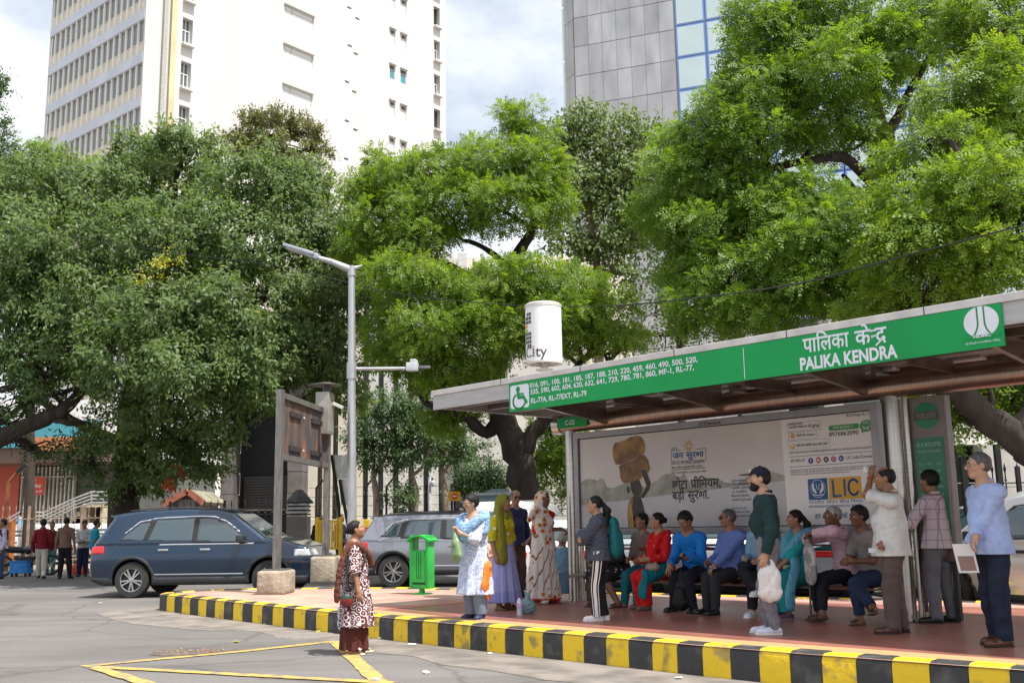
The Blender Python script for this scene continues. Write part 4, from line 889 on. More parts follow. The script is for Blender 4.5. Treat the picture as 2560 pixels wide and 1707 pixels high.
# ================================================================== TREES
def leafmat(name, col, col2, trans, rough=.5, spec=.35, tw=.38):
    m, n, l, b = newmat(name)
    a = n.new('ShaderNodeAttribute'); a.attribute_name = 'tint'
    r = n.new('ShaderNodeValToRGB'); r.color_ramp.elements[0].color = rgb(col2); r.color_ramp.elements[1].color = rgb(col)
    e = r.color_ramp.elements.new(.93); e.color = rgb(col); r.color_ramp.elements[-1].color = rgb((min(1, col[0]*2.2), col[1]*1.5, col[2]*.8))
    l.new(a.outputs['Fac'], r.inputs[0]); l.new(r.outputs[0], b.inputs['Base Color'])
    b.inputs['Roughness'].default_value = rough; b.inputs['Specular IOR Level'].default_value = spec
    t = n.new('ShaderNodeBsdfTranslucent'); q = n.new('ShaderNodeMixRGB'); q.blend_type = 'MULTIPLY'; q.inputs[0].default_value = 1
    l.new(r.outputs[0], q.inputs[1]); q.inputs[2].default_value = rgb(trans); l.new(q.outputs[0], t.inputs[0])
    x = n.new('ShaderNodeMixShader'); x.inputs[0].default_value = tw
    l.new(b.outputs[0], x.inputs[1]); l.new(t.outputs[0], x.inputs[2]); l.new(x.outputs[0], n['Material Output'].inputs[0])
    return m
def leaf_quads(P, D, Nn, ln, wd, fold=.25):
    S = unit(np.cross(D, Nn)); ln = ln[:, None]; wd = wd[:, None]
    a = P; c = P+D*ln; mid = P+D*ln*.45-Nn*wd*0; up = Nn*wd*fold
    return np.stack([a, mid+S*wd*.5+up, c, mid-S*wd*.5+up], 1)
def mk_leaves(name, quads, tint, mat_, parent):
    n = len(quads); v = quads.reshape(-1, 3); f = np.arange(n*4, dtype=np.int32).reshape(n, 4)
    o = rawmesh(name, v, f, [mat_], None, False, parent)
    at_ = o.data.attributes.new('tint', 'FLOAT', 'POINT'); at_.data.foreach_set('value', np.repeat(tint, 4).astype(np.float32))
    return o
def rand_unit(n, g): return unit(g.normal(size=(n, 3)))
DENS = 2.2
def clump_centres(blobs, g, dens):
    C, DIR, R = [], [], []
    for (px, py, Y, rx, ry, rd) in blobs:
        c = at(px, py, Y); k = Y/CF; rr = np.array((rx*k, rd, ry*k)); area = (rr[0]*rr[2]+rr[0]*rr[1]+rr[1]*rr[2])*4
        n = max(8, int(area*dens*DENS)); d = rand_unit(n, g)
        d[:, 1] = np.where(g.random(n) < .35, -np.abs(d[:, 1]), d[:, 1])                # a little more on the street side
        rad_ = (.30+.70*g.random(n)**.5)*(1+.16*np.sin(d[:, 0]*5+px)+.13*np.sin(d[:, 2]*6+py))
        C.append(c+d*rr*rad_[:, None]); DIR.append(d); R.append(np.full(n, 1.))
    return np.concatenate(C), np.concatenate(DIR)
def neem_leaves(C, DIR, g, nsp=16, cr=.42, ln=.21, leaf=(.075, .021), npair=4):
    n = len(C)*nsp; base = np.repeat(C, nsp, 0); out = np.repeat(DIR, nsp, 0)
    d = unit(rand_unit(n, g)*.85+out*.55+np.array((0, 0, .35)))
    p0 = base+d*(cr*(.1+.9*g.random(n)))[:, None]*np.array((1, 1, .7))
    rd = unit(d*.8+rand_unit(n, g)*.5+np.array((0, 0, -.35)))                # rachis sags outward
    nn = out*.55+np.array((.15, -.25, .55))+rand_unit(n, g)*.55; nn = unit(nn-rd*(nn*rd).sum(1)[:, None])
    side = unit(np.cross(rd, nn)); L = ln*(.7+.6*g.random(n))
    qs, ts = [], []
    tc_ = np.repeat(g.random(len(C)), nsp)
    for i in range(npair):
        t = .18+.82*i/(npair-1)
        for s in (-1, 1):
            P = p0+rd*(L*t)[:, None]-np.array((0, 0, 1.))*(L*.18*t*t)[:, None]
            D = unit(side*s*(1.0-.5*t)+rd*(.45+.5*t)-np.array((0, 0, .22)))
            lf = leaf[0]*(1.15-.35*t)*(.8+.4*g.random(n))
            qs.append(leaf_quads(P, D, nn, lf, np.full(n, leaf[1])*(1+.3*g.random(n)), .1)); ts.append(np.clip(.15+.5*tc_+.35*g.random(n), 0, 1))
    return np.concatenate(qs), np.concatenate(ts)
def broad_leaves(C, DIR, g, ntw=7, nl=7, cr=.5, leaf=(.105, .05), droop=.5):
    n = len(C)*ntw; base = np.repeat(C, ntw, 0); out = np.repeat(DIR, ntw, 0)
    d = unit(rand_unit(n, g)*.9+out*.6+np.array((0, 0, .25)))
    tip = base+d*(cr*(.25+.75*g.random(n)))[:, None]
    qs, ts = [], []; tc_ = np.repeat(g.random(len(C)), ntw)
    for i in range(nl):
        a = rand_unit(n, g); D = unit(a*.8+d*.35+np.array((0, 0, -droop)))
        P = tip+a*.04-d*(.05*i*cr)[..., None] if np.isscalar(cr) is False else tip+a*.04-d*(.07*i)
        nn = out*.75+np.array((.15, -.25, .55))+rand_unit(n, g)*.45; nn = unit(nn-D*(nn*D).sum(1)[:, None])
        qs.append(leaf_quads(P, D, nn, leaf[0]*(.7+.6*g.random(n)), leaf[1]*(.75+.5*g.random(n)), .14)); ts.append(np.clip(.1+.45*tc_+.45*g.random(n), 0, 1))
    return np.concatenate(qs), np.concatenate(ts)
def wander(a, b, k, amp, g):
    a = np.asarray(a, float); b = np.asarray(b, float); L_ = np.linalg.norm(b-a)
    P = [a+(b-a)*t for t in np.linspace(0, 1, k)]
    for i in range(1, k-1): P[i] = P[i]+g.normal(size=3)*amp*L_
    return P
def smooth_path(pts, k=4):
    P = [np.asarray(p, float) for p in pts]; out = []
    for i in range(len(P)-1):
        p0, p1, p2, p3 = P[max(i-1, 0)], P[i], P[i+1], P[min(i+2, len(P)-1)]
        for t in np.linspace(0, 1, k, endpoint=False):
            out.append(.5*((2*p1)+(-p0+p2)*t+(2*p0-5*p1+4*p2-p3)*t*t+(-p0+3*p1-3*p2+p3)*t**3))
    return out+[P[-1]]
def tree(label, cat, limbs, blobs, kind, mat_, bark, seed, dens=1.6, group=None, extra_twigs=True, name='tree', **kw):
    g = np.random.default_rng(seed); base = np.asarray(limbs[0][0][0], float)
    root = thing(name, base, label, cat, group)
    mb = MB(); nodes = []
    for pts, r0, r1 in limbs:
        P = smooth_path(pts); n = len(P); R = [r0+(r1-r0)*(i/(n-1))**.8 for i in range(n)]
        for i in range(n): P[i] = P[i]+g.normal(size=3)*R[i]*.10
        R = [r*(1+.08*math.sin(i*1.7+seed)) for i, r in enumerate(R)]
        mb.tube(P, R, 12 if r0 > .12 else 7)
        nodes += [(P[i], R[i]) for i in range(n//3, n)]
    C, DIR = clump_centres(blobs, g, dens)
    NP = np.array([p for p, r in nodes]); NR = np.array([r for p, r in nodes])
    if extra_twigs:
        for (px, py, Y, rx, ry, rd) in blobs:                 # a limb into each lobe and smaller ones to some clumps
            c = at(px, py, Y); dd = np.linalg.norm(NP-c, axis=1); i = int(dd.argmin()); r = min(NR[i]*.7, .09)
            P = smooth_path(wander(NP[i], c, 5, .07, g), 3); mb.tube(P, [r*(1-.6*t) for t in np.linspace(0, 1, len(P))], 7)
            sel = np.linalg.norm((C-c)/np.array((rx*Y/CF, rd, ry*Y/CF)), axis=1) < 1.25; idx = np.where(sel)[0]
            for j in g.choice(idx, min(len(idx), 14), replace=False) if len(idx) else []:
                q = P[int(g.integers(len(P)//3, len(P)))]; w_ = smooth_path(wander(q, C[j], 4, .09, g), 2); mb.tube(w_, [r*.4*(1-.75*t)+.004 for t in np.linspace(0, 1, len(w_))], 5)
    facets(mb.build('trunk', [bark], root), 60)
    q, t = (neem_leaves if kind == 'neem' else broad_leaves)(C, DIR, g, **kw)
    mk_leaves('crown', q, t, mat_, root)
    return root
BARK = pm('dark_bark', (.042, .031, .024), .95, scale=5, var=.45, bump=1., bscale=14, stretch=(1, 1, .3))
BARKP = pm('pale_bark', (.30, .235, .18), .9, scale=5, var=.4, bump=.7, bscale=14, stretch=(1, 1, .3))
LF_FIG = leafmat('fig_leaf', (.148, .208, .074), (.084, .138, .054), (1.6, 1.65, .5), .52, .32, .45)
LF_NEEM = leafmat('neem_leaf', (.172, .268, .034), (.108, .188, .024), (1.6, 1.5, .45), .5, .3, .5)
LF_NEEM2 = leafmat('neem_leaf_deep', (.155, .252, .036), (.094, .172, .024), (1.6, 1.55, .45), .5, .3, .5)
LF_PEEP = leafmat('peepal_leaf', (.165, .225, .070), (.095, .145, .05), (1.5, 1.5, .5), .5, .3, .35)
LF_GOLD = leafmat('mast_leaf', (.15, .16, .045), (.08, .10, .03), (1.5, 1.4, .5), .5, .3, .3)
LF_DARK = leafmat('dark_leaf', (.07, .125, .038), (.036, .078, .026), (1.5, 1.6, .5), .45, .35, .32)
def G(px, py, base=ROAD): return gnd(px, py, base)
def W(px, py, Y): return at(px, py, Y)
Yf = 30.
fb = G(312, 1385); fb[1] = Yf; fb = np.array((W(312, 1300, Yf)[0], Yf, ROAD+terr(Yf)))
fig_limbs = [([fb, W(316, 1180, Yf), W(330, 1040, Yf), W(345, 900, Yf), W(380, 760, Yf)], .50, .22),
    ([W(330, 1040, Yf), W(420, 900, Yf-1.5), W(560, 800, Yf-2.5), W(700, 700, Yf-3)], .24, .08),
    ([W(345, 900, Yf), W(250, 760, Yf-1), W(170, 660, Yf-1), W(100, 560, Yf)], .2, .06),
    ([W(380, 760, Yf), W(430, 600, Yf), W(440, 450, Yf), W(470, 360, Yf)], .18, .05),
    ([W(380, 760, Yf), W(520, 640, Yf), W(620, 560, Yf), W(690, 470, Yf)], .16, .05),
    ([W(322, 1120, Yf), W(180, 1050, Yf-.5), W(90, 1000, Yf-.5), W(20, 1040, Yf-.5)], .17, .07),
    ([W(550, 1110, Yf), W(610, 1060, Yf-2), W(640, 1040, Yf-3)], .07, .02)]
fig_blobs = [(470, 420, 30, 120, 95, 2.2), (360, 430, 31, 90, 80, 1.8), (640, 480, 29, 150, 90, 2.4), (760, 470, 29, 75, 70, 1.6), (300, 520, 30, 170, 90, 2.5), (140, 480, 30, 130, 80, 2.2),
    (40, 560, 29, 120, 110, 2.2), (190, 640, 28, 180, 110, 2.6), (420, 620, 28, 180, 110, 2.6), (620, 620, 28, 170, 110, 2.6), (800, 600, 29, 110, 110, 2.0), (60, 740, 27.5, 140, 110, 2.2),
    (260, 790, 27, 160, 100, 2.3), (450, 800, 26.5, 170, 110, 2.4), (640, 790, 27, 170, 110, 2.4), (820, 760, 28, 120, 110, 2.0), (930, 720, 29, 80, 80, 1.6), (120, 900, 27.5, 140, 80, 2.0),
    (330, 920, 26, 140, 90, 1.9), (480, 930, 25.5, 130, 90, 1.8), (640, 930, 26.5, 130, 90, 1.8), (780, 890, 28, 110, 90, 1.8), (400, 1020, 27, 90, 80, 1.5), (300, 1090, 28.5, 90, 70, 1.5),
    (420, 1130, 28.5, 90, 70, 1.4), (560, 1040, 27.5, 90, 80, 1.4), (840, 960, 29, 80, 80, 1.5), (500, 1130, 29, 70, 70, 1.3), (350, 1190, 29.5, 80, 50, 1.2), (600, 960, 26, 70, 60, 1.2), (45, 660, 27, 110, 90, 2), (880, 650, 29.5, 80, 90, 1.7)]
tree('huge fig tree with broad glossy dark green leaves hanging low over the blue car', 'tree', fig_limbs, fig_blobs, 'broad', LF_FIG, BARK, 11, 1.9, name='fig_tree', ntw=8, nl=8, cr=.55, leaf=(.14, .066), droop=.6)
_fig = [o for o in bpy.data.objects if o.name == 'fig_tree'][0]; _g = np.random.default_rng(5)
for _n, _m, _bl in (('yellow_leaves', leafmat('yellowed_leaf', (.42, .40, .02), (.28, .30, .02), (1.3, 1.2, .4)), [(430, 640, 24.8, 32, 26, .35), (395, 665, 24.6, 20, 22, .3), (365, 700, 24.4, 14, 14, .2)]), ('orange_flowers', leafmat('orange_flower', (.62, .09, .03), (.45, .06, .02), (1.2, 1., .6)), [(452, 1172, 27.6, 5, 5, .1), (425, 1215, 27.6, 4, 3, .08)])):
    _C, _D = clump_centres(_bl, _g, 3.); _q, _t = broad_leaves(_C, _D, _g, ntw=3, nl=3, cr=.24, leaf=(.08, .045)); mk_leaves(_n, _q, _t, _m, _fig)['kind'] = 'stuff'
lb = np.array((W(-150, 1300, 27)[0], 27, ROAD+terr(27)))
tree('leaning tree at the left edge whose thick dark limb reaches over the red hall', 'tree',
    [([lb, W(-90, 1180, 27), W(0, 1095, 27), W(90, 1055, 27), W(160, 1020, 27), W(205, 975, 27.5)], .34, .14), ([W(120, 1040, 27), W(170, 1058, 27), W(225, 1060, 27.5), W(232, 1110, 27.5)], .1, .04), ([W(0, 975, 27), W(60, 965, 27), W(120, 985, 27), W(200, 968, 27.5)], .1, .06)],
    [(20, 870, 27, 90, 80, 1.5), (110, 960, 27, 80, 50, 1.2), (60, 1010, 27.5, 60, 35, .9), (10, 1040, 27, 60, 50, 1), (170, 1130, 28, 60, 45, .9), (90, 1115, 28, 60, 30, .8), (230, 1140, 28.5, 50, 45, .9), (240, 1185, 29, 50, 30, .8)], 'broad', LF_DARK, BARK, 12, 1.2, ntw=6, nl=6, cr=.5, leaf=(.11, .05))
def stand(px, Y, topy): b = W(px, 1300, Y); return np.array((b[0], Y, ROAD+terr(Y)))
tree('golden green tree rising above the fig in front of the white tower', 'tree', [([stand(700, 44, 0), W(700, 700, 44), W(698, 420, 44), W(690, 290, 44)], .4, .06)],
    [(690, 320, 44, 60, 50, 1.4), (635, 300, 44, 45, 25, 1), (740, 310, 44, 45, 35, 1), (780, 340, 44, 45, 30, 1), (620, 350, 44, 50, 30, 1), (690, 390, 44, 110, 45, 2.2), (590, 355, 44, 30, 18, .8), (800, 375, 44, 40, 22, .9), (720, 450, 44, 120, 50, 2)], 'broad', LF_GOLD, BARK, 13, 1.9, ntw=8, nl=7, cr=.4, leaf=(.14, .055), droop=.0)
tree('tall dark tree at the far left edge with its top against the sky', 'tree', [([stand(-60, 36, 0), W(-60, 700, 36), W(-40, 420, 36), W(-20, 260, 36)], .35, .05)],
    [(-15, 270, 36, 40, 70, 1.3), (5, 215, 36, 25, 25, .8), (-5, 360, 36, 55, 55, 1.4), (0, 440, 36, 70, 60, 1.6), (20, 480, 36, 80, 50, 1.6)], 'broad', LF_DARK, BARK, 14, 1.8, ntw=7, nl=7, cr=.42, leaf=(.12, .055))
tree('yellowish young tree top in front of the tower windows', 'tree', [([stand(80, 40, 0), W(80, 700, 40), W(90, 450, 40)], .25, .05)],
    [(80, 400, 40, 45, 30, 1), (130, 385, 40, 30, 22, .8), (60, 450, 40, 70, 35, 1.3), (230, 420, 40, 30, 18, .7), (30, 440, 40, 40, 30, 1)], 'neem', LF_NEEM, BARK, 15, 2.4, cr=.4, nsp=14, leaf=(.11, .04))
Yn = 26.
nb = np.array((W(1316, 1300, Yn)[0], Yn, ROAD+terr(Yn)))
mid_limbs = [([nb, W(1314, 1250, Yn), W(1300, 1150, Yn), W(1268, 1080, Yn), W(1245, 1010, Yn), W(1240, 900, Yn), W(1262, 760, Yn), W(1275, 670, Yn)], .43, .22),
    ([W(1295, 1150, Yn), W(1328, 1090, Yn), W(1360, 1050, Yn), W(1395, 1010, Yn), W(1430, 940, Yn-.5)], .26, .10),
    ([W(1255, 1040, Yn), W(1215, 1082, Yn), W(1170, 1045, Yn-.3), W(1130, 1030, Yn-.6), W(1060, 1005, Yn-1)], .20, .08),
    ([W(1240, 900, Yn), W(1200, 760, Yn), W(1160, 690, Yn), W(1090, 655, Yn-.5), W(1030, 625, Yn-1)], .2, .09),
    ([W(1185, 735, Yn), W(1130, 668, Yn+.3), W(1070, 680, Yn)], .12, .05), ([W(1275, 670, Yn), W(1310, 610, Yn), W(1330, 570, Yn), W(1340, 500, Yn)], .2, .07),
    ([W(1275, 670, Yn), W(1210, 620, Yn), W(1160, 600, Yn)], .1, .05), ([W(1325, 600, Yn), W(1315, 560, Yn), W(1240, 520, Yn)], .1, .04), ([W(1330, 575, Yn), W(1345, 545, Yn), W(1350, 480, Yn), W(1330, 380, Yn)], .09, .03)]
mid_blobs = [(1320, 300, 26, 45, 32, .8), (1260, 300, 26, 24, 24, .6), (1335, 350, 26, 45, 35, .9), (1180, 400, 26, 55, 28, .9), (1230, 430, 26, 100, 50, 1.6), (1340, 440, 26, 80, 60, 1.5), (1080, 430, 26, 60, 35, 1), (950, 400, 26.5, 22, 18, .5),
    (1010, 460, 26, 90, 45, 1.4), (920, 500, 26, 60, 40, 1.1), (1110, 520, 25.5, 110, 55, 1.6), (980, 560, 25.5, 100, 50, 1.5), (1260, 520, 25, 90, 55, 1.4), (1380, 530, 26, 60, 50, 1.2), (900, 620, 26, 50, 35, 1),
    (1050, 600, 25, 80, 30, 1.1), (1010, 700, 24.5, 90, 45, 1.4), (1120, 740, 24.5, 90, 50, 1.4), (1090, 830, 24, 110, 55, 1.5), (1230, 720, 24, 80, 50, 1.3), (1330, 710, 24, 90, 50, 1.4), (1440, 730, 24, 80, 50, 1.3),
    (1260, 830, 24, 110, 70, 1.6), (1400, 820, 23.5, 90, 60, 1.4), (1520, 800, 23.5, 80, 50, 1.2), (1560, 850, 23.5, 50, 30, .9), (1120, 930, 24.5, 100, 40, 1.3), (1020, 900, 25, 70, 50, 1.1), (1200, 980, 25.5, 80, 35, 1), (1130, 1050, 26, 50, 30, .8), (950, 840, 25.5, 50, 50, 1), (1400, 1080, 27, 60, 70, 1.0), (1390, 1180, 28, 60, 60, 1)]
tree('bright feathery neem in the middle with a thick dark forked trunk', 'tree', mid_limbs, mid_blobs, 'neem', LF_NEEM, BARK, 16, 2.6, name='neem_tree', nsp=24, cr=.36, leaf=(.09, .030))
Yp = 31.
pb_ = stand(1500, Yp, 0)
tree('sparse grey green peepal with a thin pale trunk before the grey tower', 'tree', [([pb_, W(1500, 900, Yp), W(1490, 640, Yp), W(1478, 560, Yp), W(1470, 400, Yp)], .22, .05), ([W(1485, 620, Yp), W(1450, 640, Yp), W(1410, 590, Yp)], .08, .04), ([W(1478, 560, Yp), W(1540, 480, Yp), W(1600, 400, Yp)], .08, .03)],
    [(1460, 320, Yp, 70, 45, 1.4), (1540, 350, Yp, 70, 50, 1.4), (1410, 350, Yp, 50, 45, 1.2), (1600, 350, Yp, 50, 40, 1.1), (1470, 410, Yp, 90, 50, 1.6), (1570, 430, Yp, 80, 60, 1.5), (1440, 490, Yp, 80, 50, 1.5), (1540, 520, Yp, 90, 60, 1.6), (1640, 480, Yp, 60, 60, 1.3), (1490, 600, Yp, 90, 50, 1.4), (1600, 600, Yp, 70, 50, 1.3), (1430, 620, Yp, 60, 40, 1.1), (1560, 680, Yp, 60, 40, 1.1), (1655, 380, Yp, 40, 35, .9), (1620, 540, Yp, 80, 70, 1.5), (1500, 450, Yp, 90, 70, 1.5), (1400, 430, Yp, 60, 60, 1.2)], 'broad', LF_PEEP, BARKP, 17, 2.0, name='peepal_tree', ntw=6, nl=5, cr=.62, leaf=(.13, .085), droop=.75)
tree('thin small leaved tree against the lower granite wall', 'tree', [([stand(1700, 27, 0), W(1700, 900, 27), W(1690, 720, 27), W(1680, 640, 27)], .14, .03)],
    [(1680, 700, 27, 70, 50, 1), (1640, 760, 27, 50, 50, .9), (1720, 800, 27, 60, 60, 1), (1650, 840, 27, 40, 40, .8), (1640, 690, 27, 40, 40, .8)], 'broad', LF_DARK, BARK, 18, 1.0, ntw=6, nl=5, cr=.5, leaf=(.085, .05))
Yr = 21.
rb_ = stand(2235, Yr, 0)
r_limbs = [([rb_, W(2230, 900, Yr), W(2205, 600, Yr), W(2200, 400, Yr), W(2215, 345, Yr)], .34, .2), ([W(2215, 345, Yr), W(2190, 250, Yr), W(2170, 150, Yr)], .14, .05), ([W(2215, 345, Yr), W(2245, 290, Yr), W(2290, 200, Yr), W(2350, 100, Yr)], .15, .05),
    ([W(2205, 480, Yr), W(2110, 395, Yr-.5), W(2020, 405, Yr-1), W(1950, 415, Yr-1), W(1880, 445, Yr-1.2)], .14, .05), ([W(2000, 405, Yr-1), W(2045, 350, Yr-1), W(2030, 310, Yr-1)], .06, .03), ([W(2205, 560, Yr), W(2120, 450, Yr-.3), W(2105, 440, Yr-.3)], .07, .03), ([W(2225, 800, Yr), W(1950, 760, Yr-.5), W(1800, 690, Yr-.5), W(1765, 640, Yr-.5)], .16, .06)]
r_blobs = [(1880, 60, 21, 70, 60, 1.1), (1960, 130, 21, 110, 90, 1.5), (1860, 170, 21, 50, 60, .9), (2080, 60, 21, 120, 90, 1.6), (1900, 250, 20.5, 110, 80, 1.4), (1830, 240, 21, 50, 40, .8), (2050, 210, 20, 120, 80, 1.5), (1780, 330, 21, 100, 60, 1.3), (1700, 370, 21.5, 60, 50, 1),
    (1890, 360, 20, 100, 60, 1.3), (1740, 450, 21, 110, 70, 1.4), (1850, 480, 20.5, 90, 60, 1.2), (1690, 540, 21.5, 80, 60, 1.2), (1790, 580, 20.5, 110, 70, 1.4), (1900, 560, 20, 110, 70, 1.4), (2010, 500, 19.5, 90, 60, 1.2), (2060, 580, 19, 110, 80, 1.4), (1950, 660, 19, 110, 70, 1.3),
    (1820, 700, 20, 100, 70, 1.3), (1760, 780, 20, 80, 50, 1.1), (1900, 770, 19, 110, 50, 1.2), (2060, 700, 18.5, 110, 70, 1.3), (2180, 680, 18.5, 110, 80, 1.3), (2020, 330, 20, 70, 50, 1), (2120, 330, 21, 70, 60, 1.1), (2300, 60, 21, 130, 80, 1.6), (2200, 160, 21, 100, 80, 1.4), (1720, 690, 21, 60, 50, 1), (1700, 640, 21.5, 50, 60, .9)]
tree('large bright neem spreading over the shelter roof, glass tower behind', 'tree', r_limbs, r_blobs, 'neem', LF_NEEM2, BARK, 19, 2.6, name='neem_tree', nsp=24, cr=.34, leaf=(.09, .030))
Ye = 15.8
eb = np.array((W(2760, 1300, Ye)[0], Ye, ROAD+terr(Ye)))
e_limbs = [([eb, W(2720, 1250, Ye), W(2640, 1180, Ye), W(2560, 1110, Ye), W(2470, 1050, Ye), W(2400, 990, Ye), W(2330, 940, Ye+.3), W(2240, 850, Ye+.6)], .36, .14), ([W(2560, 1110, Ye), W(2620, 900, Ye), W(2600, 600, Ye), W(2560, 400, Ye)], .26, .08), ([W(2470, 1050, Ye), W(2480, 1000, Ye), W(2470, 960, Ye)], .07, .03), ([W(2600, 700, Ye), W(2450, 500, Ye-.5), W(2380, 350, Ye-.5)], .14, .05)]
e_blobs = [(2420, 260, 17, 130, 90, 1.3), (2530, 180, 17.5, 110, 110, 1.3), (2460, 60, 18, 130, 80, 1.3), (2330, 400, 16.5, 110, 80, 1.2), (2500, 400, 15.8, 120, 90, 1.2), (2420, 500, 15, 120, 80, 1.2), (2550, 560, 15, 90, 90, 1), (2270, 520, 16, 100, 70, 1.1), (2330, 620, 15.2, 120, 80, 1.1),
    (2480, 660, 14.8, 110, 60, 1), (2240, 620, 16, 80, 60, 1), (2200, 780, 16.5, 100, 45, .9), (2330, 720, 15.5, 110, 50, .9), (2540, 300, 16, 70, 70, .9), (2420, 1000, 16.5, 80, 30, .6), (2540, 1030, 17, 60, 50, .7), (2360, 1060, 16.5, 40, 30, .4), (2500, 960, 17, 70, 40, .7)]
tree('nearest neem at the right edge with a heavy dark limb behind the route board', 'tree', e_limbs, e_blobs, 'neem', LF_NEEM, BARK, 20, 3.1, name='neem_tree', nsp=24, cr=.30, leaf=(.085, .028))
def small(px, Y, seed, label, blobs, fork, mat_=LF_DARK, bark=BARKP):
    b = stand(px, Y, 0)
    tree(label, 'tree', [([b, W(px+3, 1240, Y), W(px-6, 1190, Y)], .14, .10)]+[([W(px-6, 1190, Y)]+[W(a, b_, Y) for a, b_ in f], .08, .025) for f in fork], [(a, b_, Y, c*1.15, d*1.15, 1.) for a, b_, c, d in blobs], 'broad', mat_, bark, seed, 2.2, ntw=7, nl=7, cr=.5, leaf=(.12, .055))
small(938, 38, 31, 'slender young tree nearest the street lamp with a forked pale stem', [(940, 1130, 45, 50), (980, 1080, 50, 40), (1000, 1030, 40, 40), (900, 1100, 35, 50), (940, 1010, 60, 40)], [[(935, 1130), (925, 1060)], [(960, 1150), (985, 1080), (1000, 1030)]])
small(1036, 38, 32, 'slender young tree in the middle of the three before the cream wall', [(1040, 1060, 50, 40), (1070, 1100, 40, 50), (1010, 1130, 40, 30), (1000, 1240, 40, 30), (1060, 1030, 50, 30)], [[(1030, 1130), (1025, 1070)], [(1060, 1160), (1075, 1110), (1080, 1060)]])
small(1110, 40, 33, 'slender young tree nearest the thick neem trunk', [(1110, 1080, 45, 40), (1140, 1120, 35, 30), (1180, 1130, 40, 25), (1100, 1130, 35, 40)], [[(1110, 1130), (1105, 1080)], [(1130, 1150), (1150, 1100)]])
small(1165, 36, 34, 'low dark bushy tree by the yellow sign', [(1170, 1195, 45, 25), (1220, 1190, 50, 22), (1190, 1210, 60, 20), (1250, 1205, 35, 20)], [[(1165, 1215)], [(1200, 1205)]], LF_DARK, BARK)
def hedge(name, label, pts, h, w_, mat_, seed, dens=120, cat='hedge', leaf=(.09, .04)):
    g = np.random.default_rng(seed); C = []
    for (a, b) in zip(pts[:-1], pts[1:]):
        a = np.array(a); b = np.array(b); n = int(np.linalg.norm(b-a)*dens); t = g.random(n)[:, None]; nn = np.cross(unit(b-a), UP)
        C.append(a+(b-a)*t+nn*((g.random(n)-.5)*w_)[:, None]+UP*(g.random(n)**.6*h*(.85+.3*np.sin(t[:, 0]*40)*.3))[:, None])
    C = np.concatenate(C); q, t = broad_leaves(C, np.tile((0, 0, 1.), (len(C), 1)), g, ntw=3, nl=4, cr=.16, leaf=leaf, droop=.1)
    o = mk_leaves(name, q, t, mat_, None); tag(o, label, cat); return o
hY = 39
hedge('hedge', 'clipped green hedge before the cream building', [np.array((W(880, 1290, hY)[0], hY, -.05)), np.array((W(1150, 1290, hY)[0], hY, -.05))], 1.05, .8, LF_DARK, 41)
hedge('hedge', 'dark overgrown hedge behind the fence right of the thick trunk', [np.array((W(1330, 1290, 33)[0], 33, -.05)), np.array((W(1800, 1290, 33)[0], 33, -.05))], 2.6, 1.2, LF_DARK, 42, 140)
hedge('shrub', 'spiky low shrub at the foot of the white camera pole', [np.array((W(1060, 1290, 37)[0], 37, -.05)), np.array((W(1120, 1290, 37)[0], 37, -.05))], .6, .5, LF_NEEM, 43, 60, 'shrub', (.3, .025))
# ================================================================== STREET FURNITURE
def spiked_fence(label, a, b, h, pitch, mat_, spikes=True, post_every=8, name='iron_fence', r=.012, rails=(.12, .85), finial=True):
    a = np.asarray(a, float); b = np.asarray(b, float); L_ = np.linalg.norm(b-a); d = (b-a)/L_; t = thing(name, (a+b)/2, label, 'fence')
    mb = MB(); n_ = int(L_/pitch)
    for i in range(n_+1):
        p = a+d*(pitch*i); mb.tube([p+UP*.05, p+UP*h], r, 6)
        if spikes: mb.tube([p+UP*h, p+UP*(h+.06), p+UP*(h+.2)], [r*1.1, r*2.2, .002], 6)
        if finial and spikes: mb.lathe([(.001, -.035), (.034, 0), (.001, .035)], p+UP*(h*rails[1]+.06), seg=8)
    mb.build('bars', [mat_], t)
    for z_ in rails: q = MB(); q.tube([a+UP*h*z_, b+UP*h*z_], r*1.5, 6); q.build('rail', [mat_], t)
    for i in range(0, n_+1, post_every): q = MB(); p = a+d*(pitch*i); q.frame(p+UP*h*.54, (d, np.cross(d, UP), UP), (.04, .04, h*.54)); q.build('post', [mat_], t)
    return t
M_IRON = pm('black_iron', (.018, .018, .02), .5, .4); M_GALV = pm('galvanised_steel', (.46, .47, .49), .42, .75, var=.14, scale=6, stretch=(1, 1, .3))
def fp(px, Y, dz=0): p = at(px, 1290, Y); return np.array((p[0], Y, ROAD+terr(Y)+dz))
spiked_fence('black spiked iron fence before the dark portico', fp(425, 34), fp(770, 34), 2.0, .22, M_IRON)
spiked_fence('pale spiked fence behind the group of men at the left', fp(-60, 38), fp(300, 38), 2.0, .24, pm('rusty_pale_iron', (.34, .24, .18), .7, .2, var=.3))
spiked_fence('black spiked railing in front of the granite front', fp(2300, 21.5, .8), fp(2800, 21.5, .8), 1.45, .26, M_IRON, r=.014)
spiked_fence('dark iron railing in the shade of the hedge behind the sari woman', fp(1370, 30), fp(1500, 30), 2.0, .2, M_IRON, spikes=False)
t = thing('wire_fence', fp(1000, 40), 'wire fence on cranked black posts before the cream building', 'fence')
cz = ROAD+terr(40)
for px_ in (790, 914, 966, 1066, 1130):
    q = MB(); b = fp(px_, 40); q.tube([b, b+UP*2.7, b+UP*3.0+np.array((.25, 0, 0))], .045, 7); q.build('post', [M_IRON], t)
q = MB()
for z_ in (1.2, 1.6, 2.0, 2.35, 2.7): q.tube([fp(770, 40, z_), fp(1160, 40, z_)], .008, 4)
q.build('wire', [M_IRON], t)
lp = gnd(879, 1462); ly = float(lp[1])
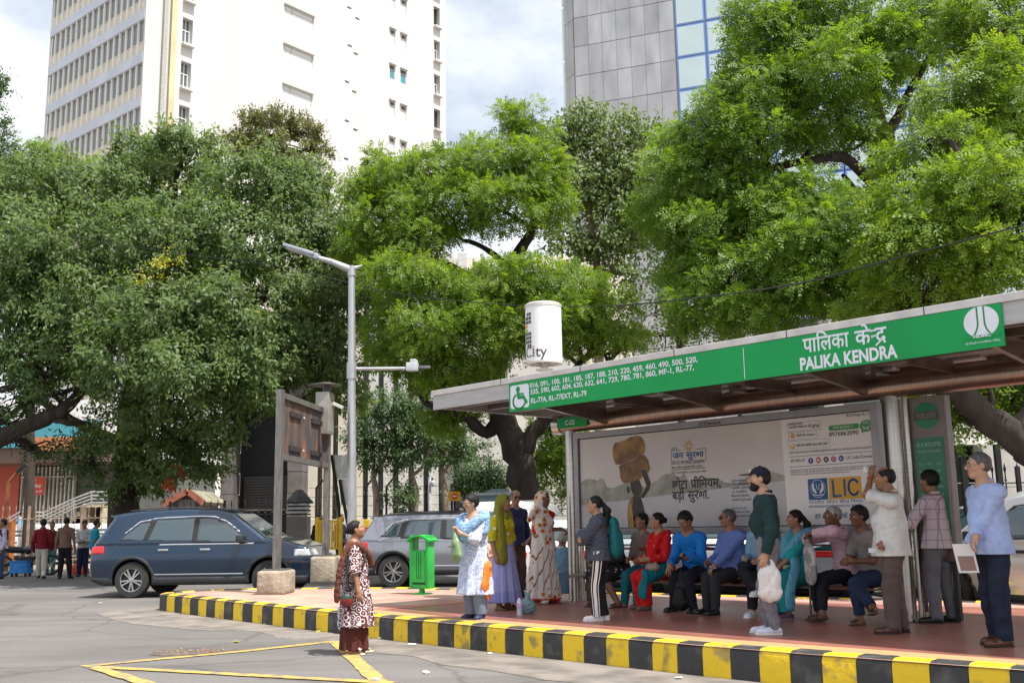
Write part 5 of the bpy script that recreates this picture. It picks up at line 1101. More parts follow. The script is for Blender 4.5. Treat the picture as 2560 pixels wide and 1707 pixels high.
def LW(px, py, dy=0): return at(px, py, ly+dy)
lamp = thing('street_lamp', lp, 'tall galvanised street lamp with a long bent arm beside the rusty board', 'street lamp')
mb = MB(); top = LW(879, 668); mb.tube([lp, lp+UP*.5, top+UP*.02], [.098, .095, .066], 18)
for z_ in (.25, .47, .72): c_ = lp+(top-lp)*z_; mb.tube([c_-UP*.015, c_+UP*.015], .095-.03*z_, 18)
facets(mb.build('pole', [M_GALV], lamp))
mb = MB(); a, b = LW(877, 672), LW(782, 640); d = unit(b-a); nn = unit(np.cross(d, np.array((0, 1., 0))));
mb.tube([LW(879, 690), LW(879, 668)], .085, 16); mb.tube([LW(905, 664), LW(879, 676), LW(830, 655), LW(782, 641)], [.012, .085, .06, .045], 12); facets(mb.build('arm', [M_GALV], lamp))
mb = MB(); c_ = (LW(710, 617)+LW(786, 640))/2; d = unit(LW(786, 640)-LW(710, 617)); y_ = np.array((0, 1., 0)); n_ = unit(np.cross(d, y_)); n_ = n_ if n_[2] > 0 else -n_
mb.frame(c_+n_*.02, (d, y_, n_), (.33, .15, .035), 0, .02); mb.frame(c_-n_*.022, (d, y_, n_), (.24, .11, .012), 1); mb.frame(c_+d*.3, (d, y_, n_), (.12, .08, .06), 0, .02)
facets(mb.build('lamp_head', [pm('grey_lamp_casting', (.36, .39, .43), .45, .5), pm('led_lens', (.5, .48, .46), .2)], lamp))
mb = MB(); z_ = LW(879, 922); mb.tube([z_-UP*.2, z_+UP*.12], .1, 14); facets(mb.build('clamp', [M_GALV], lamp))
mb = MB(); mb.frame(LW(880, 1385)+np.array((0, -.095, 0)), np.eye(3), (.075, .012, .22), 0); facets(mb.build('notice', [pm('torn_paper', (.62, .62, .6), .9, scale=14, col2=(.3, .3, .3), ramp=(.3, .45))], lamp))
cm = thing('traffic_camera', LW(950, 921), 'grey box camera on a side arm of the street lamp', 'camera')
mb = MB(); mb.tube([LW(886, 922), LW(1018, 921)], .035, 12); facets(mb.build('boom', [M_GALV], cm))
mb = MB(); mb.frame(LW(1031, 917), np.eye(3), (.12, .08, .085), 0, .02); mb.frame(LW(1033, 904), np.eye(3), (.06, .06, .05), 0, .01); mb.tube([LW(1040, 905), LW(1040, 900)], .035, 10); facets(mb.build('housing', [pm('camera_grey', (.42, .45, .47), .5)], cm))
mb = MB(); mb.frame(LW(1057, 918), np.eye(3), (.15, .05, .025), 0, .008); facets(mb.build('visor', [pm('visor_dark', (.14, .14, .15), .5)], cm))
M_POST = pm('grey_brown_steel', (.19, .18, .17), .5, .5, var=.3, scale=5, stretch=(3, 3, .6)); M_CONC = pm('rough_concrete', (.40, .34, .26), .95, scale=4, var=.4, bump=.8, bscale=18, col2=(.24, .20, .155))
p1, p2 = gnd(690, 1482), gnd(813, 1476); p2 = np.array((float(at(813, 1476, 21.4)[0]), 21.4, terr(21.4))); y1 = float(p1[1])
bd = thing('notice_board', p1, 'rusty empty notice board framed between two grey steel posts on concrete feet', 'notice board')
def foot(c, w_, d_, h, name='concrete_foot'):
    mb = MB(); mb.frame(c+UP*h/2, (unit(p2-p1), np.cross(UP, unit(p2-p1)), UP), (w_/2, d_/2, h/2+.01), 0, .05); o = mb.build(name, [M_CONC], bd); facets(o, 60)
    g = np.random.default_rng(int(w_*100)); n_ = len(o.data.vertices)
    return o
foot(p1, .62, .5, .38); foot(p2, .52, .5, .5)
du = unit(np.array((p2[0]-p1[0], p2[1]-p1[1], 0))); dn_ = np.cross(UP, du); tp1 = at(697, 980, y1)[2]
for p, tz, h0 in ((p1, tp1, .38), (p2, at(813, 965, 21.4)[2], .5)):
    mb = MB(); mb.frame(p+UP*(tz+h0)/2, (du, dn_, UP), (.07, .055, (tz-h0)/2)); mb.frame(p+UP*(h0+.02), (du, dn_, UP), (.2, .2, .012))
    for sx in (-1, 1):
        mb.prism([(0.065*sx, 0), (.17*sx, 0), (.065*sx, .2)], p+UP*(h0+.03)-dn_*.006, (du, UP, dn_), .012)
    mb.build('post', [M_POST], bd)
zt1, zb1 = tp1, float(at(690, 1148, y1)[2]); Lb = np.linalg.norm((p2-p1)[:2])
def BP(u, z_, k=0.): return np.array((p1[0], p1[1], 0))+du*u+UP*z_-dn_*k
mb = MB()
for z_ in (zt1-.05, zb1+.05): mb.frame(BP(Lb/2, z_), (du, dn_, UP), (Lb/2-.071, .05, .05))
mb.build('frame', [M_POST], bd)
def rust():
    m, n, l, b = newmat('rusty_sheet'); t = n.new('ShaderNodeTexCoord'); z = n.new('ShaderNodeTexNoise'); z.inputs['Scale'].default_value = 2.2; z.inputs['Detail'].default_value = 5
    q = n.new('ShaderNodeMapping'); q.inputs['Scale'].default_value = (1.6, 1.6, .6); l.new(t.outputs['Object'], q.inputs[0]); l.new(q.outputs[0], z.inputs['Vector'])
    r = n.new('ShaderNodeValToRGB'); e = r.color_ramp.elements; e[0].position = .45; e[0].color = (.055, .052, .057, 1); e[1].position = .68; e[1].color = (.27, .10, .04, 1); k = e.new(.57); k.color = (.13, .07, .05, 1)
    l.new(z.outputs[0], r.inputs[0]); l.new(r.outputs[0], b.inputs['Base Color']); b.inputs['Roughness'].default_value = .8; return m
mb = MB(); mb.frame(BP(Lb/2, (zt1+zb1)/2, -.02), (du, dn_, UP), (Lb/2-.09, .02, (zt1-zb1)/2-.101)); rp_ = mb.build('rusty_panel', [rust()], bd)
M_LUG = pm('dark_bracket', (.045, .042, .045), .6, .3)
for u in (.28, .72):
    for f_ in (.3, .8):
        mb = MB(); z_ = zb1+(zt1-zb1)*(.2 if f_ < .5 else .72); mb.frame(BP(Lb*u, z_, .02), (du, dn_, UP), (Lb*.11, .02, .045)); mb.build('mounting_bar', [M_LUG], bd)
for u in (.46, .62):
    for f_ in (.2, .72): mb = MB(); mb.tube([BP(Lb*u, zb1+(zt1-zb1)*f_, .0), BP(Lb*u, zb1+(zt1-zb1)*f_, .03)], .022, 10, 0); mb.tube([BP(Lb*u, zb1+(zt1-zb1)*f_, .03), BP(Lb*u, zb1+(zt1-zb1)*f_, .034)], .012, 8, 1); mb.build('bolt', [pm('bolt_white', (.6, .6, .6), .4), M_LUG], bd)
bx = thing('meter_box', at(811, 1080, 21.2), 'tall grey metal box with a flat raised hood on the right board post', 'meter box')
BC = lambda px, py: at(px, py, 21.15)
mb = MB(); c_ = (BC(812, 982)+BC(812, 1086))/2; hh = (BC(812, 982)[2]-BC(812, 1086)[2])/2; mb.frame(c_, (du, dn_, UP), (.2, .14, hh), 0, .008); mb.build('cabinet', [pm('grey_cabinet', (.36, .34, .31), .45, .4, var=.15)], bx)
mb = MB(); mb.frame(c_-dn_*.143, (du, dn_, UP), (.17, .004, hh*.9), 0); mb.build('cabinet_door', [pm('grey_cabinet_door', (.34, .32, .295), .42, .4, var=.15)], bx)
mb = MB(); zc = c_+UP*hh
for sx in (-1, 1): mb.tube([zc+du*.13*sx, zc+du*.13*sx+UP*.16], .012, 8)
mb.lathe([(.001, .22), (.1, .21), (.34, .165), (.34, .15), (.001, .15)], zc, seg=8); mb.build('hood', [M_POST], bx)
mb = MB(); q = at(845, 1014, 21.2); mb.frame(q, (unit(np.array((1, 0, -.45))), np.array((0, 1., 0)), unit(np.array((.45, 0, 1)))), (.12, .05, .035), 0, .01); tag(mb.build('security_camera', [pm('pale_camera', (.6, .6, .56), .5)]), 'small pale security camera on the side of the meter box', 'camera')
bp_ = gnd(1055, 1484); by_ = float(bp_[1]); bin_ = thing('litter_bin', bp_, 'bright green litter bin with perforated sides and an arched hood', 'litter bin')
M_BIN = pm('bin_green', (.016, .40, .058), .45, scale=5, col2=(.03, .27, .06), detail=9, ramp=(.3, .5)); yaw = rad(-28); bu = np.array((math.cos(yaw), math.sin(yaw), 0)); bv = np.cross(UP, bu)
bh_ = float(at(1055, 1333, by_)[2])-float(bp_[2]); b0 = bp_
mb = MB()
for sx in (-1, 1): mb.frame(b0+bu*.155*sx+UP*(.09+(bh_-.12)/2), (bu, bv, UP), (.03, .10, (bh_-.12)/2), 0, .01)
mb.frame(b0+UP*.13, (bu, bv, UP), (.12, .1, .03)); mb.tube([b0, b0+UP*.12], .05, 10); mb.frame(b0+UP*.008, (bu, bv, UP), (.14, .12, .008)); facets(mb.build('stand', [M_BIN], bin_))
mb = MB(); n_ = 10; vs = []
for i in range(n_+1):
    f_ = i/n_; x = (f_-.5)*.46; z_ = bh_-.03-.10*(1-math.sin(math.pi*f_))*.8+.02
    z_ = bh_-.02-.09*(abs(f_-.5)*2)**2
    for y_ in (-.15, .15): vs += [b0+bu*x+bv*y_+UP*z_, b0+bu*x*.97+bv*y_+UP*(z_-.03)]
fs = []
for i in range(n_):
    k = i*4; fs += [(k, k+4, k+6, k+2), (k+1, k+3, k+7, k+5), (k, k+1, k+5, k+4), (k+2, k+6, k+7, k+3)]
fs += [(0, 2, 3, 1), (n_*4, n_*4+1, n_*4+3, n_*4+2)]
mb.add(vs, fs); facets(mb.build('hood', [M_BIN], bin_), 50)
mb = MB(); zt_, zb_ = .72*bh_, .2*bh_; cx_ = .118; dy_ = .11
for sx in (-1, 1): mb.frame(b0+bu*cx_*sx+UP*(zt_+zb_)/2, (bu, bv, UP), (.006, dy_, (zt_-zb_)/2))
mb.frame(b0+UP*zb_, (bu, bv, UP), (cx_-.007, dy_, .008))
holes = []
for i in range(3):
    for k in range(13): a = .05+.035*i-.15+.1; holes.append((.075+.04*i, .075+.04*i+.018, zb_+.06+k*.035, zb_+.08+k*.035))
for sy in (-1, 1):
    q = MB(); holed(mb, b0+bv*dy_*sy-bu*cx_+UP*(zb_), bu, 2*cx_, float(b0[2])+zb_, float(b0[2])+zt_, [(a, b, float(b0[2])+c_, float(b0[2])+d_) for a, b, c_, d_ in holes], bv*sy, .01)
mb.build('bucket', [M_BIN], bin_)
M_YEL = pm('barricade_yellow', (.72, .44, .01), .5, var=.1); M_REDP = pm('marker_red', (.6, .06, .03), .5)
byy = 27.5
bar = thing('barricade', fp(822, byy), 'yellow steel crowd barricade of upright bars beside the street lamp', 'barricade')
B_ = lambda px, py: at(px, py, byy)
for px_ in (793, 851): mb = MB(); mb.tube([B_(px_, 1292), B_(px_, 1400), fp(px_, byy)], .055, 8); mb.build('post', [M_YEL], bar)
mb = MB()
for px_ in range(800, 848, 6): mb.frame((B_(px_, 1300)+B_(px_, 1372))/2, np.eye(3), (.022, .02, (B_(px_, 1300)[2]-B_(px_, 1372)[2])/2))
mb.tube([B_(793, 1302), B_(851, 1302)], .03, 8); mb.tube([B_(793, 1370), B_(851, 1370)], .03, 8); mb.build('bars', [M_YEL], bar)
mk = None
for i, px_ in enumerate((892, 917, 944, 971, 997, 1020, 1112, 574, 556)):
    p = fp(px_, 33)
    if mk is None:
        mk = thing('marker_post', p, 'short red and yellow marker post standing in the row before the hedge', 'marker post', 'red and yellow marker posts')
        mb = MB(); mb.frame(p+UP*.62, np.eye(3), (.06, .06, .62)); mb.build('post', [M_REDP], mk); mb = MB(); mb.frame(p+UP*1.36, np.eye(3), (.09, .07, .13), 0, .02); mb.build('cap', [M_YEL], mk)
    else: dup(mk, p)
ly2 = 31.
lan = thing('lantern_pillar', fp(748, ly2), 'stone gate pillar carrying a square lantern with a dark hipped cap', 'pillar')
A2 = lambda px, py: at(px, py, ly2); pz = float(fp(748, ly2)[2])
mb = MB(); mb.box((A2(722, 1300)[0], ly2-.3, pz), (A2(772, 1300)[0], ly2+.3, A2(748, 1290)[2]), 0, .01); mb.build('shaft', [pm('pillar_stone', (.22, .20, .18), .85, scale=3, bump=.3)], lan)
mb = MB(); mb.box((A2(727, 1300)[0], ly2-.27, A2(748, 1282)[2]), (A2(769, 1300)[0], ly2+.27, A2(748, 1256)[2]), 0); mb.build('lantern', [pm('milky_glass', (.58, .58, .57), .3)], lan)
mb = MB()
for y_ in (1285, 1275, 1265, 1256): c_ = A2(748, y_); mb.box((A2(724, 1300)[0], ly2-.31, c_[2]-.025), (A2(772, 1300)[0], ly2+.31, c_[2]+.02), 0)
mb.lathe([(.001, .38), (.1, .36), (.42, .0), (.42, -.04), (.001, -.04)], A2(748, 1255), seg=4); mb.build('cap', [M_IRON], lan)
mb = MB(); q = lambda px, py: at(px, py, 29.5)
lb_ = thing('display_board', fp(866, 29.5), 'tall white display board on dark legs leaning behind the street lamp', 'display board')
for a, b in (((833, 1137), (868, 1196)), ((846, 1197), (868, 1262))): mb.prism([(q(x, y)[0], q(x, y)[2]) for x, y in ((a[0], a[1]), (b[0], a[1]), (b[0], b[1]), (a[0]+7, b[1]))], (0, 29.5, 0), (np.array((1., 0, 0)), UP, np.array((0, 1., 0))), .06)
mb.build('panel', [pm('white_board', (.62, .62, .60), .6, var=.1)], lb_)
mb = MB()
for a, b in (((830, 1137), (848, 1262)), ((850, 1198), (872, 1320))): mb.tube([q(*a)+np.array((0, -.05, 0)), q(*b)+np.array((0, -.05, 0))], .05, 6)
mb.tube([q(848, 1262)+np.array((0, -.05, 0)), fp(850, 29.4)], .05, 6); mb.tube([q(872, 1320)+np.array((0, -.05, 0)), fp(876, 29.4)], .05, 6); mb.build('leg', [M_IRON], lb_)
cpole = thing('camera_pole', fp(1075, 36), 'thin white pole with a small dome camera above the grey car', 'pole')
mb = MB(); mb.tube([fp(1075, 36), at(1074, 1192, 36)], .055, 10); facets(mb.build('pole', [pm('white_pole', (.62, .62, .66), .5)], cpole))
mb = MB(); c_ = at(1078, 1208, 36); mb.lathe([(.001, -.12), (.07, -.09), (.1, 0), (.09, .07), (.001, .09)], c_+np.array((.06, -.05, 0)), seg=12); facets(mb.build('dome_camera', [pm('white_camera', (.6, .6, .62), .4)], cpole))
ne = thing('hazard_sign', fp(1137, 34), 'yellow board with a red disc on posts behind the woman in blue', 'sign')
mb = MB(); c_ = (at(1122, 1230, 34)+at(1151, 1250, 34))/2; hw = (at(1151, 1240, 34)-at(1122, 1240, 34))[0]/2; mb.frame(c_, np.eye(3), (hw, .03, .15), 0); bo = mb.build('board', [pm('sign_yellow', (.70, .36, .01), .5)], ne)
mb = MB(); mb.lathe([(.001, 0), (.105, 0), (.105, .006), (.001, .006)], c_+np.array((0, -.03, 0)), (np.array((0, -1., 0)),), 20); mb.frame(c_+np.array((0, -.04, 0)), np.eye(3), (.07, .003, .02), 1); mb.build('disc', [M_REDP, M_WHITE], ne)
mb = MB(); mb.tube([fp(1137, 34.05), c_+np.array((0, .06, 0))], .035, 8); mb.build('post', [M_IRON], ne)
kio = thing('kiosk', fp(1232, 33), 'dark green roofed kiosk with pale louvred walls at the neem trunk', 'kiosk')
K_ = lambda px, py: at(px, py, 33); kz = float(fp(1232, 33)[2])
mb = MB(); mb.box((K_(1170, 1300)[0], 33, kz), (K_(1300, 1300)[0], 35, K_(1232, 1256)[2]), 0)
for k in range(9): mb.box((K_(1180, 1300)[0], 32.97, kz+.9+k*.16), (K_(1296, 1300)[0], 33-.001, kz+.98+k*.16), 1)
mb.build('wall', [pm('kiosk_grey', (.30, .31, .32), .7), pm('kiosk_slat', (.5, .51, .52), .6)], kio)
mb = MB(); a = K_(1160, 1258)[2]; b = K_(1232, 1220)[2]; xl, xr = K_(1150, 1300)[0], K_(1310, 1300)[0]; mb.add([(xl, 32.4, a), (xr, 32.4, a), (xr, 35.6, a), (xl, 35.6, a), (xl+1, 33.6, b), (xr-.6, 33.6, b), (xr-.6, 34.4, b), (xl+1, 34.4, b), (xl, 32.4, a-.12), (xr, 32.4, a-.12), (xr, 35.6, a-.12), (xl, 35.6, a-.12)], [(0, 1, 5, 4), (1, 2, 6, 5), (2, 3, 7, 6), (3, 0, 4, 7), (4, 5, 6, 7), (0, 8, 9, 1), (1, 9, 10, 2), (2, 10, 11, 3), (3, 11, 8, 0), (8, 11, 10, 9)]); mb.build('roof', [pm('kiosk_roof', (.035, .075, .085), .6)], kio)
fs_ = thing('framed_sign', fp(2437, 19.), 'white framed board on black posts at the right, beneath the dark limb', 'sign board')
Q = lambda px, py: at(px, py, 19.)
mb = MB(); a, b = Q(2386, 1112), Q(2484, 1010); mb.box((a[0]+.05, 19., a[2]+.05), (b[0]-.05, 19.05, b[2]-.05), 0); mb.build('panel', [pm('blank_pale_board', (.66, .62, .60), .5, var=.12, scale=2.5)], fs_)
mb = MB()
for bx_ in (((a[0], a[2]), (a[0]+.06, b[2])), ((b[0]-.06, a[2]), (b[0], b[2])), ((a[0]+.06, a[2]), (b[0]-.06, a[2]+.06)), ((a[0]+.06, b[2]-.06), (b[0]-.06, b[2]))): mb.box((bx_[0][0], 18.96, bx_[0][1]), (bx_[1][0], 19.06, bx_[1][1]), 0)
mb.build('frame', [pm('white_frame', (.72, .71, .68), .4)], fs_)
for px_ in (2400, 2487): mb = MB(); p = Q(px_, 1000); mb.box((p[0]-.05, 19.07, ROAD+terr(19)), (p[0]+.05, 19.16, p[2]), 0); mb.build('post', [M_IRON], fs_)
ol = thing('park_lamp', fp(14, 35), 'rust orange bent lamp post with a black head at the left edge', 'lamp post'); O_ = lambda px, py: at(px, py, 35)
mb = MB(); mb.tube([fp(14, 35), O_(14, 1290), O_(22, 1204), O_(48, 1176)], .06, 8); facets(mb.build('pole', [pm('orange_rust_paint', (.24, .085, .025), .7, var=.25)], ol))
mb = MB(); mb.frame(O_(56, 1170), (unit(np.array((1, 0, .9))), np.array((0, 1., 0)), unit(np.array((-.9, 0, 1)))), (.2, .1, .06), 0, .02); mb.build('lamp_head', [M_IRON], ol)
mb = MB(); mb.box(fp(14, 35)-np.array((.14, .14, 0)), fp(14, 35)+np.array((.14, .14, 1.6)), 0, .02); mb.build('base_casing', [pm('orange_casing', (.22, .09, .03), .7, var=.25)], ol)
mb = MB(); a, b = at(0, 1322, 36), at(30, 1302, 36); mb.box((at(-30, 1300, 36)[0], 36, ROAD+terr(36)), (b[0], 36.3, b[2]), 0)
tag(mb.build('orange_barrier', [pm('orange_barrier_paint', (.40, .12, .02), .7)]), 'orange painted barrier behind the rust orange lamp post', 'barrier')
def wire(pts, label, r=.008):
    P = smooth_path(pts, 8); mb = MB(); mb.tube(P, r, 5); tag(mb.build('overhead_wire', [M_IRON]), label, 'wire')
wire([at(-60, 545, 23), at(200, 595, 22.5), at(450, 634, 22), at(700, 666, 21.5), at(1000, 735, 21), at(1330, 765, 20), at(1560, 763, 19)], 'thin black wire sagging across the fig tree to the drum sign')
wire([at(1560, 763, 19), at(1740, 745, 17), at(2000, 708, 15), at(2280, 635, 13.5), at(2620, 548, 12)], 'thin wire rising to the right over the green sign before the neem', .012)
mb = MB(); c_ = gnd(52, 1440, ROAD); cr_ = thing('plastic_crate', c_, 'bright blue plastic crate on the ground by the man in maroon', 'crate')
mb.frame(c_+UP*.26, np.eye(3), (.27, .2, .17), 0, .02); mb.build('tub', [pm('crate_blue', (.02, .22, .62), .4)], cr_); mb = MB(); mb.frame(c_+UP*.44, np.eye(3), (.285, .215, .02), 0, .008)
for sx in (-1, 1):
    for sy in (-1, 1): q = MB(); q.frame(c_+np.array((.2*sx, .14*sy, .045)), np.eye(3), (.03, .03, .045)); q.build('foot', [M_IRON], cr_)
mb.build('rim', [pm('crate_rim_blue', (.02, .18, .5), .4)], cr_)
for px_, r, l_ in ((194, .2, 'red orange round bag on the ground behind the man in off white'), (212, .13, 'small red orange bag beside the larger one')):
    c_ = gnd(px_, 1436, ROAD); mb = MB(); mb.lathe([(.001, 0), (r*.8, .01), (r, r*.7), (r*.85, r*1.4), (r*.3, r*1.8), (r*.2, r*2.0), (.001, r*2.0)], c_, seg=14); tag(facets(mb.build('sack', [pm('red_sack', (.6, .08, .03), .6, bump=.5, bscale=6)]), 60), l_, 'bag')
# ================================================================== PEOPLE: smooth bodies grown from a posed skeleton
V = lambda *a: np.array(a, float)
class Vox:
    def __init__(s, lo, hi, h):
        s.lo = np.asarray(lo, float); s.h = h; n = np.ceil((np.asarray(hi)-s.lo)/h).astype(int)+1
        s.ax = [s.lo[i]+h*np.arange(n[i]) for i in range(3)]; s.d = np.full(n, .5, np.float32)
    def blank(s): q = Vox.__new__(Vox); q.lo, q.h, q.ax, q.d = s.lo, s.h, s.ax, np.full(s.d.shape, .5, np.float32); return q
    def win(s, lo, hi):
        sl = []
        for i in range(3):
            a = int(max(0, math.floor((lo[i]-s.lo[i])/s.h))); b = int(min(s.d.shape[i], math.ceil((hi[i]-s.lo[i])/s.h)+1))
            if b <= a: return None
            sl.append(slice(a, b))
        return tuple(sl)
    def xyz(s, sl=None):
        if sl is None: sl = (slice(None),)*3
        return s.ax[0][sl[0]][:, None, None], s.ax[1][sl[1]][None, :, None], s.ax[2][sl[2]][None, None, :]
    def put(s, lo, hi, fn, k, op='u'):
        m = .05+k; sl = s.win(np.asarray(lo)-m, np.asarray(hi)+m)
        if sl is None: return s
        b = fn(*s.xyz(sl)).astype(np.float32); a = s.d[sl]
        if op == 'u':
            if k > 0: q = np.maximum(k-np.abs(a-b), 0)/k; s.d[sl] = np.minimum(a, b)-q*q*k*.25
            else: s.d[sl] = np.minimum(a, b)
        else:
            b = -b; q = np.maximum(k-np.abs(a-b), 0)/max(k, 1e-6); s.d[sl] = np.maximum(a, b)+q*q*k*.25
        return s
    def cap(s, a, b, ra, rb=None, k=.03, flat=None, op='u'):
        a = np.asarray(a, float); b = np.asarray(b, float); rb = ra if rb is None else rb; r = max(ra, rb); ba = b-a; L2 = max(ba @ ba, 1e-9)
        def fn(X, Y, Z):
            x, y, z = X-a[0], Y-a[1], Z-a[2]; t = np.clip((x*ba[0]+y*ba[1]+z*ba[2])/L2, 0, 1)
            x = x-t*ba[0]; y = y-t*ba[1]; z = z-t*ba[2]; q = x*x+y*y+z*z
            if flat is not None: f, sc = flat; c = x*f[0]+y*f[1]+z*f[2]; q = q+c*c*(1/sc**2-1)
            return np.sqrt(q)-(ra+(rb-ra)*t)
        return s.put(np.minimum(a, b)-r, np.maximum(a, b)+r, fn, k, op)
    def ell(s, c, r, R=None, k=.02, op='u'):
        c = np.asarray(c, float); r = np.asarray(r, float); R = np.eye(3) if R is None else np.asarray(R); m = r.max()
        def fn(X, Y, Z):
            x, y, z = X-c[0], Y-c[1], Z-c[2]
            q = [(x*R[i][0]+y*R[i][1]+z*R[i][2])/r[i] for i in range(3)]
            k0 = np.sqrt(q[0]**2+q[1]**2+q[2]**2); k1 = np.sqrt((q[0]/r[0])**2+(q[1]/r[1])**2+(q[2]/r[2])**2)+1e-6
            return k0*(k0-1)/k1
        return s.put(c-m, c+m, fn, k, op)
    def loft(s, rings, k=.03, pleat=0., npl=14, seed=0., op='u', tw=0.):
        rg = np.array(rings, float); zmin, zmax = rg[0, 0], rg[-1, 0]; m = max(rg[:, 3].max(), rg[:, 4].max())+.06
        cx0, cy0 = rg[:, 1].mean(), rg[:, 2].mean(); ext = max(np.ptp(rg[:, 1]), np.ptp(rg[:, 2]))
        def fn(X, Y, Z):
            z = np.clip(Z, zmin, zmax); cx, cy, a, b = [np.interp(z, rg[:, 0], rg[:, i]) for i in (1, 2, 3, 4)]
            x, y = (X-cx), (Y-cy); th = np.arctan2(y/b, x/a)+tw*(zmax-z); rr = np.sqrt((x/a)**2+(y/b)**2)
            f = 1+(pleat*((zmax-z)/(zmax-zmin+1e-6))*(np.sin(npl*th+seed)+.6*np.sin((npl*.6)*th+2.1*seed+1)+.35*np.sin(2.3*npl*th)) if pleat else 0)
            dd = (rr/f-1)*np.minimum(a, b); return np.maximum(dd, np.maximum(zmin-Z, Z-zmax))
        return s.put((cx0-m-ext, cy0-m-ext, zmin), (cx0+m+ext, cy0+m+ext, zmax), fn, k, op)
    def cut(s, p, n):
        n = unit(np.asarray(n, float)); X, Y, Z = s.xyz(); s.d = np.maximum(s.d, ((X-p[0])*n[0]+(Y-p[1])*n[1]+(Z-p[2])*n[2]).astype(np.float32)); return s
    def folds(s, amp=.006, f=(38, 38, 26), seed=1, n=4):
        g = np.random.default_rng(seed); X, Y, Z = s.xyz()
        for i in range(n):
            k = g.normal(size=3)*np.array(f)*1.25; w = (amp/n*.95)*np.sin(k[0]*X+k[1]*Y+k[2]*Z+g.uniform(0, 6)+1.3*np.sin(.35*k[1]*X+.4*k[0]*Z+g.uniform(0, 6))); s.d = s.d+w.astype(np.float32)
        return s
    def mesh(s):
        d = s.d; sg = d < 0; nx, ny, nz = d.shape
        sg[0], sg[-1], sg[:, 0], sg[:, -1], sg[:, :, 0], sg[:, :, -1] = [False]*6; d = np.where(sg, np.minimum(d, -1e-5), np.maximum(d, 1e-5))
        c = np.zeros((nx-1, ny-1, nz-1), np.int8)
        for i in (0, 1):
            for j in (0, 1):
                for k in (0, 1): c += sg[i:nx-1+i, j:ny-1+j, k:nz-1+k]
        mix = (c > 0) & (c < 8); I, J, K = np.nonzero(mix); idx = np.full(mix.shape, -1, np.int32); idx[mix] = np.arange(len(I))
        acc = np.zeros((len(I), 3)); cnt = np.zeros(len(I))
        cor = [(i, j, k) for i in (0, 1) for j in (0, 1) for k in (0, 1)]
        for a in cor:
            for axis in range(3):
                if a[axis]: continue
                b = list(a); b[axis] = 1
                da = d[I+a[0], J+a[1], K+a[2]]; db = d[I+b[0], J+b[1], K+b[2]]; x = (da < 0) != (db < 0); t = np.where(x, da/(da-db+1e-12), 0)
                p = np.array(a, float)[None, :].repeat(len(I), 0); p[:, axis] += t; acc += p*x[:, None]; cnt += x
        v = (np.stack([I, J, K], 1)+acc/np.maximum(cnt, 1)[:, None])*s.h+s.lo
        F = []
        for axis in range(3):
            q = [slice(1, -1)]*3; q[axis] = slice(0, -1); q2 = [slice(1, -1)]*3; q2[axis] = slice(1, None)
            A, B = sg[tuple(q)], sg[tuple(q2)]; e = np.nonzero(A != B); flip = A[e]
            P = np.stack(e, 1); o1, o2 = [i for i in range(3) if i != axis]; P = P+np.array([0 if i == axis else 1 for i in range(3)])
            def cell(u, w): q_ = P.copy(); q_[:, o1] += u; q_[:, o2] += w; return idx[q_[:, 0], q_[:, 1], q_[:, 2]]
            f = np.stack([cell(-1, -1), cell(0, -1), cell(0, 0), cell(-1, 0)], 1)
            fl = flip if axis != 1 else ~flip
            f[~fl] = f[~fl][:, ::-1]; F.append(f)
        f = np.concatenate(F); f = f[(f >= 0).all(1)]
        return v, f
def ik(root, tgt, l1, l2, pole):
    d = tgt-root; L_ = np.linalg.norm(d); L_ = min(max(L_, abs(l1-l2)+1e-3), (l1+l2)*.999); e = unit(d); tgt = root+e*L_
    a = (l1*l1-l2*l2+L_*L_)/(2*L_); hgt = math.sqrt(max(l1*l1-a*a, 0)); p = np.asarray(pole, float); p = p-e*(p @ e); p = unit(p)
    return root+e*a+p*hgt, tgt
def rotm(yaw=0, pitch=0, roll=0):
    cy_, sy_, cp, sp, cr, sr = math.cos(yaw), math.sin(yaw), math.cos(pitch), math.sin(pitch), math.cos(roll), math.sin(roll)
    f = V(sy_*cp, cy_*cp, sp); r = V(cy_, -sy_, 0); u = np.cross(r, f); return np.stack([r*cr+u*sr, f, u*cr-r*sr])
